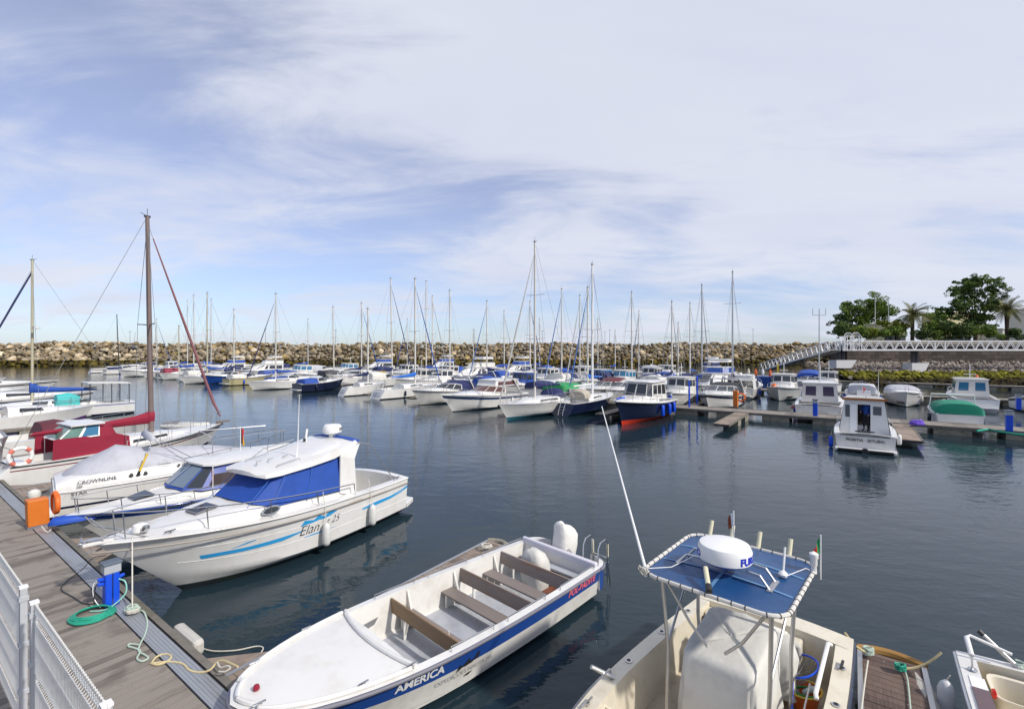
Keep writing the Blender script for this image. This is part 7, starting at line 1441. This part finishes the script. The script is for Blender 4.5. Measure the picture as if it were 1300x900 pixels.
# ---- sailboats by mast column
SAILS = [
 ('d', 498, 354, 1, 10.2, 'white sloop with navy sail cover behind the bright blue sail cover', dict(cover=CNAVY, genoa=CNAVY, lean=-.3)),
 ('E', 541, 357, -1, 10.5, 'white sloop whose mast stands just right of the bright blue boat mast', dict(cover=CBLUE, genoa=None, sp=(.4, .7))),
 ('E', 549, 376, 1, 9.6, 'white sloop with the shorter mast of the close pair behind the bright blue cover', dict(cover=CNAVY, genoa=rb_, sp=(.5,))),
 ('d', 571, 369, 1, 9.5, 'white sloop with bare mast between the canopy cruisers and the far boats', dict(cover=None, genoa=None, sp=(.55,))),
 ('E', 618, 382, -1, 9.8, 'white sloop with a blue headsail sloping down to the left, left of the tallest mast', dict(cover=CNAVY, genoa=mat('sail_blue', (.03, .10, .30), .7))),
 ('e', 640, 395, 1, 9.6, 'white sloop with a thin kinked mast left of the tallest mast', dict(cover=CBLUE, genoa=rb_)),
 ('E', 673, 383, 1, 9.6, 'white sloop hidden behind the tallest mast, dark headsail to the right', dict(cover=CNAVY, genoa=CNAVY)),
 ('F', 685, 405, 1, 8.6, 'small sloop with a short mast right behind the tallest mast', dict(cover=CBLUE, genoa=None, sp=())),
 ('E', 713, 367, -1, 10.6, 'white sloop with bright blue headsail right of the tallest mast', dict(cover=CBLUE, genoa=mat('sail_blue', (.03, .10, .30), .7), sp=(.45,), hood=CNAVY)),
 ('E', 736, 375, -1, 9.0, 'white sloop with a slim white mast left of the blue tied-up sail', dict(cover=None, genoa=rb_, sp=(.5,))),
 ('d', 746, 365, -1, 9.6, 'white sloop with blue headsail sloping left behind the navy sloop', dict(cover=mat('canvas_bright_blue', (.01, .13, .55), .7, .1), genoa=mat('sail_blue', (.03, .10, .30), .7), sp=(.5,))),
 ('F', 759, 405, 1, 9.0, 'distant sloop with a radar on its mast right of the white mast', dict(cover=CNAVY, genoa=None, radar=.72)),
 ('E', 802, 371, 1, 9.6, 'white sloop behind the navy pilothouse cruiser, taller mast of the pair', dict(cover=CBLUE, genoa=None)),
 ('F', 811, 395, -1, 9.0, 'distant sloop with a dark headsail behind the navy pilothouse cruiser', dict(cover=CNAVY, genoa=CNAVY)),
 ('E', 853, 383, 1, 8.6, 'white sloop with headsail to the right behind the white pilothouse boat', dict(cover=CNAVY, genoa=rb_)),
 ('F', 861, 410, -1, 8.0, 'small distant sloop with a short mast behind the white pilothouse boat', dict(cover=None, genoa=None, sp=())),
 ('e', 876, 385, -1, 9.4, 'white sloop with blue boom cover left of the grey double spreader mast', dict(cover=CBLUE, genoa=None, radar=.45)),
 ('E', 891, 362, 1, 10.0, 'white sloop with a dark grey mast and long spreader left of the tall grey mast', dict(cover=None, genoa=rb_, mm=ALU, sp=(.52,))),
 ('E', 930, 345, -1, 10.8, 'white sloop with a tall grey mast and two pairs of spreaders right of centre', dict(cover=CNAVY, genoa=None, mm=ALU, sp=(.32, .72), thick=1.15)),
 ('d', 459, 385, 1, 8.8, 'white sloop with navy boom cover and blue headsail sloping left beside a yellow kayak', dict(cover=CNAVY, genoa=mat('sail_blue', (.03, .10, .30), .7))),
 ('d', 424, 390, -1, 8.8, 'white sloop with pale cabin left of the yellow kayak', dict(cover=None, genoa=None, lean=.2)),
 ('E', 391, 405, 1, 9.0, 'white sloop with blue boom cover behind the blue banded cruiser', dict(cover=CBLUE, genoa=None)),
 ('D', 350, 373, -1, 9.0, 'white sloop with navy sail cover and navy headsail left of the blue banded cruiser', dict(cover=CBLUE, genoa=CNAVY)),
 ('D', 297, 393, 1, 8.4, 'white sloop with thin grey mast left of the navy sail cover', dict(cover=CNAVY, genoa=None)),
 ('D', 263, 372, -1, 9.4, 'white sloop with the left, taller cream mast of a close pair', dict(cover=CBLUE, genoa=None, mm=mat('mast_cream', (.45, .42, .30), .5))),
 ('d', 268, 380, -1, 8.8, 'white sloop with the right mast of a close pair', dict(cover=CNAVY, genoa=None)),
 ('D', 246, 375, 1, 9.0, 'white sloop with thin mast right of the dusty red headsail', dict(cover=CBLUE, genoa=None)),
 ('d', 238, 382, 1, 8.4, 'white sloop with a white mast crossing the dusty red headsail', dict(cover=CBLUE, genoa=None)),
 ('D', 227, 414, -1, 7.2, 'small sloop with a short cream mast between the brown mast and the dusty red headsail', dict(cover=CBLUE, genoa=None, mm=mat('mast_cream', (.45, .42, .30), .5), sp=())),
 ('D', 151, 400, 1, 9.5, 'white racing sloop with black leaning mast at far left of the basin', dict(cover=None, genoa=None, mm=PBLACK, stripe=NAVY, lean=-.4)),
 ('d', 199, 405, 1, 8.2, 'white sloop with blue headsail behind the brown mast', dict(cover=None, genoa=mat('sail_blue', (.03, .10, .30), .7))),
 ('F', 601, 418, 1, 7.5, 'small distant sloop with a very short mast left of the white bridge deck', dict(cover=None, genoa=None, sp=())),
 ('F', 781, 420, 1, 7.0, 'small distant sloop with a short mast behind the maroon canopy', dict(cover=CBLUE, genoa=None, sp=())),
 ('F', 517, 405, -1, 8.5, 'distant sloop with a thin blue headsail behind the bright blue boat mast', dict(cover=CNAVY, genoa=CBLUE))]
for row, px, tp_, hd, L, lb, kw in SAILS: sailboat(row, px, tp_, hd, L, lb, **kw)
# ---- motor boats filling the berths
MOT = [
 ('D', 372, 1, 8.0, 'sport', 'white cruiser with a broad blue hull band and blue cover, left of centre', dict(stripe=BLUE, can=CBLUE, canz=.5)),
 ('D', 318, 1, 7.0, 'cuddy', 'yellowish beamy workboat left of the blue banded cruiser', dict(hull=mat('hull_dull_yellow', (.40, .36, .20), .5), can=CCREAM, canz=.6)),
 ('D', 288, -1, 7.6, 'cuddy', 'blue hulled boat with orange brown gear on deck', dict(hull=BLUE, can=mat('canvas_rust', (.30, .10, .04), .8), canz=.6)),
 ('D', 236, 1, 8.6, 'cuddy', 'navy hulled boat with a dark red canopy', dict(hull=NAVY, can=MAROON, canz=.9)),
 ('D', 208, -1, 7.6, 'sport', 'white cruiser with red flag left of the navy hulled boat', dict(can=None)),
 ('D', 182, -1, 8.4, 'sport', 'white cruiser right of the black masted racing sloop', dict(can=CBLUE, canz=.4)),
 ('d', 335, -1, 10.5, 'fly', 'large white flybridge cruiser rising behind the yellowish workboat', dict(can=None)),
 ('d', 380, -1, 8.6, 'pilot', 'white pilothouse boat with blue windows behind the blue banded cruiser', dict(win=GLASSB)),
 ('d', 290, -1, 9.2, 'fly', 'white flybridge cruiser left of the large one', dict(can=CBLUE)),
 ('d', 222, 1, 8.0, 'pilot', 'white wheelhouse boat behind the navy hulled boat', dict()),
 ('d', 176, -1, 8.0, 'sport', 'white cruiser behind the black masted sloop', dict(can=CNAVY)),
 ('d', 406, -1, 8.0, 'cuddy', 'white boat with pale blue side windows behind the dark pontoon end', dict(can=CBLUE, canz=.5)),
 ('d', 448, -1, 9.2, 'sport', 'long white hull with clear canopy left of the small sloop stern', dict(can=CCREAM, canz=.8)),
 ('d', 530, -1, 8.0, 'pilot', 'white wheelhouse boat with brown windows behind the bright blue sail cover', dict()),
 ('d', 556, -1, 8.4, 'pilot', 'second white wheelhouse boat just right of the bright blue sail cover', dict()),
 ('d', 600, -1, 8.8, 'sport', 'white cruiser with navy canopy and radar arch behind the two bow-on cruisers', dict(can=CNAVY, arch=True)),
 ('d', 632, 1, 8.0, 'cuddy', 'white cruiser with a blue canopy behind the brown windowed cruiser', dict(can=CBLUE)),
 ('d', 662, -1, 7.8, 'pilot', 'white boat with blue side cloth left of the navy sail cover', dict(top=CBLUE)),
 ('d', 700, 1, 8.2, 'cuddy', 'white cruiser with navy cover right of the teal bottomed sloop', dict(can=CNAVY, canz=.8)),
 ('d', 724, 1, 7.4, 'cover', 'boat with a green cover behind the navy sloop', dict(can=mat('canvas_bright_green', (.01, .25, .07), .7))),
 ('d', 768, -1, 8.4, 'sport', 'cruiser with a maroon canopy and white frame behind the navy sloop', dict(can=mat('canvas_wine', (.10, .02, .03), .8), canz=1.2)),
 ('d', 792, -1, 8.6, 'cuddy', 'white cruiser with dark canopy left of the navy pilothouse cruiser', dict(can=CCREAM)),
 ('d', 824, -1, 9.2, 'sport', 'white sports cruiser with wide arch behind the navy pilothouse cruiser', dict(can=CGREY, arch=True)),
 ('E', 470, -1, 9.5, 'cuddy', 'white boat behind the long yellow kayak', dict(can=CNAVY)),
 ('E', 500, 1, 9.4, 'cuddy', 'distant white boat with navy canopy behind the bright blue sail cover', dict(can=CNAVY)),
 ('E', 515, -1, 9.0, 'pilot', 'distant white wheelhouse boat behind the bright blue boom', dict()),
 ('E', 566, -1, 8.8, 'pilot', 'distant pale pilothouse boat right of the bare mast', dict()),
 ('E', 600, -1, 12.5, 'fly', 'large motor yacht with beige covered bridge and navy hull', dict(hull=NAVY, can=CCREAM, bw=4.2)),
 ('E', 645, 1, 8.8, 'sport', 'white cruiser with a red hull stripe right of the beige motor yacht', dict(stripe=ANTIR, can=CBLUE)),
 ('E', 660, -1, 8.0, 'cuddy', 'white cruiser behind the boat with blue side cloth', dict(can=CGREY)),
 ('E', 692, -1, 8.8, 'pilot', 'white pilothouse boat behind the navy sail cover', dict()),
 ('E', 722, 1, 9.2, 'sport', 'white cruiser with greenish screen behind the green covered boat', dict(can=CCREAM)),
 ('E', 758, -1, 9.4, 'pilot', 'white boat with a blue roof cover behind the navy sloop mast', dict(top=mat('roof_blue', (.03, .2, .5), .6))),
 ('E', 775, 1, 8.8, 'cuddy', 'boat with a navy blue tent canopy behind the maroon canopy', dict(can=CNAVY, canz=1.3)),
 ('E', 790, -1, 8.4, 'pilot', 'white wheelhouse boat right of the navy tent canopy', dict(win=GLASSB)),
 ('E', 818, -1, 9.0, 'sport', 'white cruiser with dark arch windows behind the wide arch cruiser', dict(can=CNAVY)),
 ('E', 838, 1, 8.6, 'cuddy', 'white cruiser with open green doors left of the pilothouse boat', dict(can=CCREAM)),
 ('E', 868, -1, 9.2, 'sport', 'white cruiser with navy bimini behind the white pilothouse boat', dict(can=CNAVY, canz=1.3)),
 ('E', 880, -1, 8.8, 'cuddy', 'cruiser with bright blue panel and dark blue bimini left of the dark canopied cruiser', dict(can=CBLUE, canz=1.2)),
 ('E', 908, -1, 11.5, 'fly', 'flybridge cruiser with a blue and white bridge screen right of centre', dict(can=BLUE)),
 ('E', 946, 1, 9.8, 'sport', 'long low white cruiser pointing right beside the second pontoon', dict(can=None)),
 ('e', 480, -1, 10.0, 'fly', 'distant flybridge cruiser left of the bright blue boat mast', dict()),
 ('e', 590, 1, 10.0, 'sport', 'distant white cruiser left of the beige motor yacht', dict(can=CBLUE)),
 ('e', 655, -1, 10.0, 'fly', 'distant white flybridge cruiser left of the tallest mast', dict()),
 ('e', 700, -1, 9.5, 'sport', 'distant white cruiser right of the tallest mast', dict(can=CBLUE)),
 ('e', 742, 1, 9.0, 'pilot', 'distant pilothouse boat behind the slim white mast', dict()),
 ('e', 780, -1, 9.4, 'sport', 'distant cruiser behind the navy tent canopy', dict(can=CNAVY)),
 ('e', 826, -1, 9.0, 'pilot', 'distant pilothouse boat right of the pair of masts behind the navy cruiser', dict()),
 ('e', 850, 1, 9.0, 'cuddy', 'distant white boat behind the pilothouse boat mast', dict(can=CBLUE)),
 ('e', 905, -1, 9.5, 'sport', 'distant cruiser behind the blue and white bridge screen', dict(can=CGREY)),
 ('d', 256, -1, 8.4, 'cuddy', 'white boat with a pale grey cover left of the farther flybridge cruiser', dict(can=CGREY)),
 ('d', 312, 1, 8.2, 'cuddy', 'small cruiser with a navy cover between the two left flybridge cruisers', dict(can=CNAVY)),
 ('d', 358, 1, 7.6, 'cover', 'low boat under a blue cover beside the large left flybridge cruiser', dict(can=CBLUE)),
 ('d', 432, 1, 7.8, 'cuddy', 'white boat with a black canopy near the dark pontoon end', dict(can=BLACK)),
 ('d', 492, 1, 8.2, 'sport', 'white cruiser with beige canopy between the sloop stern and the bright blue cover', dict(can=CCREAM)),
 ('E', 250, -1, 9, 'sport', 'distant white cruiser right of the dusty red headsail', dict(can=CBLUE)),
 ('E', 305, 1, 9, 'pilot', 'distant wheelhouse boat behind the left flybridge cruisers', dict()),
 ('E', 345, -1, 9, 'cuddy', 'distant boat with a navy canopy left of the blue windowed pilothouse', dict(can=CNAVY)),
 ('E', 412, 1, 9, 'sport', 'distant white cruiser above the dark pontoon end', dict(can=CGREY)),
 ('E', 440, -1, 9, 'pilot', 'distant white pilothouse boat left of the yellow kayak', dict(win=GLASSB)),
 ('D', 162, 1, 8.0, 'sport', 'white cruiser just right of the black leaning mast', dict(can=CNAVY, canz=.5)),
 ('D', 262, 1, 7.4, 'cuddy', 'small white boat with a cream cover left of the blue hulled boat', dict(can=CCREAM, canz=.7)),
 ('D', 408, 1, 6.6, 'cuddy', 'small navy boat with a blue cover right of the blue banded cruiser', dict(hull=NAVY, can=CBLUE, canz=.6)),
 ('F', 560, -1, 10, 'fly', 'farthest flybridge cruiser in the gap left of the beige motor yacht', dict()),
 ('F', 700, 1, 9, 'sport', 'farthest white cruiser behind the bright blue headsail', dict(can=CBLUE)),
 ('F', 735, 1, 9, 'sport', 'farthest cruiser under the rocks behind the blue roof cover', dict(can=CNAVY)),
 ('F', 845, -1, 9, 'pilot', 'farthest pilothouse boat against the breakwater rocks', dict()),
 ('F', 480, -1, 9, 'sport', 'farthest white cruiser left of centre against the rocks', dict(can=CBLUE)),
 ('F', 630, -1, 9, 'cuddy', 'farthest boat with a blue canopy right of the beige motor yacht', dict(can=CBLUE)),
 ('F', 820, -1, 9, 'sport', 'farthest cruiser right of the short mast behind the maroon canopy', dict(can=None)),
 ('F', 900, -1, 9, 'fly', 'farthest flybridge boat left of the tall grey mast', dict(can=CNAVY))]
for row, px, hd, L, kind, lb, kw in MOT: motor(row, px, hd, L, kind, lb, **kw)

# ---- boats along the near pontoon, far left
def sail_left():
    o_ = 4.0; s_ = col_s(40, 7.4)
    B = Boat('sailboat', SO(s_, 13.2), A2+pi, 9.6, 3.0, .95, 1.3, 'white sailboat with royal blue sail cover and pale mast at far left', 'sailboat', tw=.7, rake=1.2); R_ = B.root; L = 9.6
    B.hull([(.1, NAVY), (.8, WHITE), (.88, BLUE), (1, WHITE)], transom=WHITE, n=14); B.deck(WHITE, cock=(.05, .32), w=.3, sole=.5); xs = [3.2, 4, 5.5, 6.8, 7.6]
    MB().blob(xs, [1.0, 1.02, .92, .7, .3], [B.sh(x/L) for x in xs], [.45, .42, .34, .2, .03], WHITE, e=3.4).build('coachroof', R_, 50)
    for sd_ in (1, -1):
        for a, b in ((4.1, 4.9), (5.1, 5.9)): MB().slab([(a, sd_*1.02, 1.2), (b, sd_*.97, 1.22), (b, sd_*.95, 1.36), (a, sd_*1.0, 1.38)][::-sd_], .03, GLASS).build('window', R_, 0)
    p = R_.matrix_basis @ Vector((L*.6, 0, 0)); sailrig(B, L*.6, Zp(330, p.y), 1.3, boom=3.6, cover=None, mr=.09, mastm=mat('mast_cream', (.45, .42, .30), .5), genoa=None, sp=(), backstay=True)
    # the cover hangs on the boom, which points back over the cockpit
    mb = MB(); rows = []
    for f, hgt in ((-.04, .8), (.03, .72), (.12, .5), (.4, .36), (.8, .26), (1.0, .1)): x = L*.6-3.6*f; rows.append([(x, .2*(1-.6*f)*cos(a), 1.95+hgt*(.5+.5*sin(a))) for a in [2*pi*j/10 for j in range(10)]])
    mb.grid(rows, CBLUE, closed=True, caps=True).build('sail_cover', R_, 60)
    B.stanch(.05, .95, 6, .6)
    MB().tube([(L*.6, 0, Zp(345, p.y)), (L-.2, 0, 1.6)], [.05, .07], CNAVY, 6).build('furled_sail', R_)
    MB().tube([(L*.6, .1, Zp(415, p.y)), (L*.6-.1, .55, Zp(415, p.y))], .02, ALU, 5).lathe([(0, 0), (.2, .02), (.22, .1), (0, .16)], PWHITE, (L*.6-.1, .7, Zp(418, p.y)), 12).build('mast_radar', R_)
    # hard bimini with posts
    MB().slab([(.3, 1.2, 2.5), (.3, -1.2, 2.5), (2.9, -1.1, 2.6), (2.9, 1.1, 2.6)][::-1], .07, WHITE).build('hard_bimini', R_, 0); mb = MB()
    for x in (.4, 1.5, 2.8):
        for y in (1.15, -1.15): MB().bar((x, y, .95), (x, y*.97, 2.52), .05, .05, PBLACK).build('bimini_post', R_, 0)
sail_left()
def left_hull(px, off, L, label, stripe=None, can=None, kind='low', bw=2.6, hd=1, bottom=ANTIF, hull=WHITE, zb=1.25, cs=1.0):
    xb = L; s_ = col_s(px, off+hd*0+(L if hd > 0 else 0)); B = Boat('motor_boat', SO(s_, off if hd > 0 else off+L), A2 if hd > 0 else A2+pi, L, bw, .9, zb, label, 'motor boat', tw=.88, rake=.16*L); R_ = B.root
    B.hull([(.12, bottom), (.6, hull), (.78, stripe or hull), (1, hull)], transom=WHITE, n=14); B.deck(WHITE, camber=.12, cock=(.04, .3), w=.25, sole=.5); xs = [L*.3, L*.45, L*.6, L*.75, L*.85]
    MB().blob(xs, [bw*.4, bw*.4, bw*.34, bw*.2, .1], [B.sh(x/L) for x in xs], [.6, .55, .35, .15, .02], WHITE, e=3).build('foredeck', R_, 50)
    if can: canopy(R_, L*.48*(1-cs), L*.48, bw*.44, .9, 1.0*cs**.5, can)
    for sd_ in (1, -1): MB().slab([(L*.38, sd_*(bw*.405), 1.2), (L*.56, sd_*bw*.37, 1.22), (L*.54, sd_*bw*.355, 1.38), (L*.38, sd_*bw*.395, 1.42)][::-sd_], .03, GLASS).build('window', R_, 0)
    B.rail(.4, .98, h=.55, h0=.35, posts=5); return B
left_hull(196, 3.6, 6.2, 'white boat with a wine red canopy between the maroon covered sailboat and its left neighbour', can=mat('canvas_wine', (.10, .02, .03), .8), cs=.55)
left_hull(120, 3.6, 6.2, 'white hull with a purple waterline left of the wine red canopy', bottom=mat('antifouling_purple', (.08, .03, .14), .5))
left_hull(122, 3.6, 9.8, 'long white hull with a dark stripe reaching right behind the blue sail cover', stripe=NAVY)
left_hull(76, 3.6, 12, 'white hull with a dark pointed bow beyond the blue sail cover', stripe=PBLACK)
left_hull(40, 3.6, 7.0, 'boat with a bright light blue tarpaulin at the far left', can=mat('tarp_light_blue', (.02, .22, .55), .6))
left_hull(8, 3.6, 9.0, 'white hull partly cut by the left edge below the light blue tarpaulin')
left_hull(146, 8.4, 3.6, 'small boat with turquoise and orange gear beside the blue sail cover', can=mat('gear_turquoise', (.05, .42, .42), .7), bw=1.5, zb=.9)

# ---- small things on and around the far pontoons
k_ = root('kayak', G(478, 472, 1.3), A1+.25, 'long yellow kayak lying across a boat deck left of centre', 'kayak')
MB().grid([[(x, w_*cos(a), h_*sin(a)) for a in [2*pi*j/10 for j in range(10)]] for x, w_, h_ in ((-2.6, .03, .03), (-1.8, .2, .14), (-.6, .32, .2), (.6, .32, .2), (1.8, .2, .14), (2.6, .03, .03))], YEL, closed=True, caps=True).build('kayak_hull', k_, 60); MB().tube([(.4*cos(a), .2*sin(a), .2) for a in [2*pi*j/12 for j in range(12)]], .03, PBLACK, 5, closed=True).build('cockpit_rim', k_)
cb = G(934, 517, .5); cabinet(cb, A1+pi/2+pi, 'orange lifebuoy cabinet standing on the middle pontoon', 1.35); lifebuoy(cb+Vector((.42, 0, .8)), A1+pi/2, 'orange lifebuoy on the cabinet of the middle pontoon', ORANGE, ORANGE, .3)
for px, py, lb in ((850, 516, 'blue power pedestal beside the navy pilothouse cruiser'), (1035, 528, 'blue power pedestal on the middle pontoon left of the fishing boat'), (1281, 547, 'blue power pedestal on the middle pontoon near the right edge'), (1293, 520, 'blue power pedestal on the pontoon at the upper right')):
    o_ = pedestal(G(px, py, .5), A1, lb, big=False); o_.scale = (1.5, 1.5, 1.5)
for px, py, h_, lb in ((875, 517, 3.6, 'thin blue mooring pole left one by the white pilothouse boat'), (885, 513, 4.0, 'thin blue mooring pole right one by the white pilothouse boat')):
    o_ = root('mooring_pole', G(px, py, .5), 0, lb, 'pole'); MB().tube([(0, 0, 0), (0, 0, h_*.6)], .07, CHBLUE, 6).build('pole', o_)
tag(MB().lathe([(0, -.3), (.25, -.2), (.34, 0), (.25, .22), (.06, .4), (0, .42)], ORANGE, G(979, 491, 1.3)+Vector((0, -.6, 0)), 14).build('buoy'), 'orange buoy on the bow of the grey white pilothouse boat', 'buoy')
vb = G(1164, 541, .5); tag(MB().tube(coil((vb.x, vb.y, .6), .35, 5, -.03, .05, seed=31, jit=.5), .06, mat('hose_violet', (.16, .08, .55), .5), 6).build('hose_coil'), 'violet hose coiled on the middle pontoon beside the green covered boat', 'hose')
rbx = G(1010, 519, .5); tag(MB().tube(coil((rbx.x, rbx.y, .55), .3, 4, -.03, .05, seed=32, jit=.5), .06, mat('net_pink_red', (.35, .12, .16), .8), 6).build('net_bundle'), 'pinkish net bundle on the middle pontoon by the purple windowed cruiser', 'net')
tag(MB().tube([G(x, y, .53) for x, y in ((1240, 547), (1255, 545), (1270, 548), (1290, 551), (1310, 553))], .06, ROPEG, 6).build('water_hose'), 'green hose lying on the middle pontoon at right', 'hose')
mast_pole(1040, 44, .5, 392, .07, 'tall grey lamp pole standing right of centre on the pontoons', name='light_pole', cat='lamp pole', cross=True, m=ALU)
lb_ = root('service_barge', G(963, 487, .0), A1, 'small royal blue barge with orange and yellow gear at the foot of the gangway', 'barge'); MB().box((0, 0, .55), (6.4, 2.4, 1.3), BLUE).build('hull', lb_, 0, bevel=.08)
for i, (x_, m_) in enumerate(((-1.6, ORANGE), (-.6, PWHITE), (.4, ORANGE), (1.4, IVORY))): MB().lathe([(0, 0), (.2, 0), (.22, .5), (.14, .85), (.06, 1.1), (0, 1.1)], m_, (x_, 0, 1.2), 10).build('drum', lb_)
MB().bar((-2.6, -.4, 1.2), (-2.6, -.4, 3.0), .12, .12, YEL).bar((-2.6, .5, 1.2), (-2.6, .5, 3.0), .12, .12, YEL).bar((-2.6, -.4, 3.0), (-2.6, .5, 3.0), .12, .12, YEL).build('yellow_frame', lb_, 0)
lifebuoy(G(1240, 482, 2.3), A1, 'orange lifebuoy on the pilothouse boat with bright blue windows', ORANGE, ORANGE, .4)
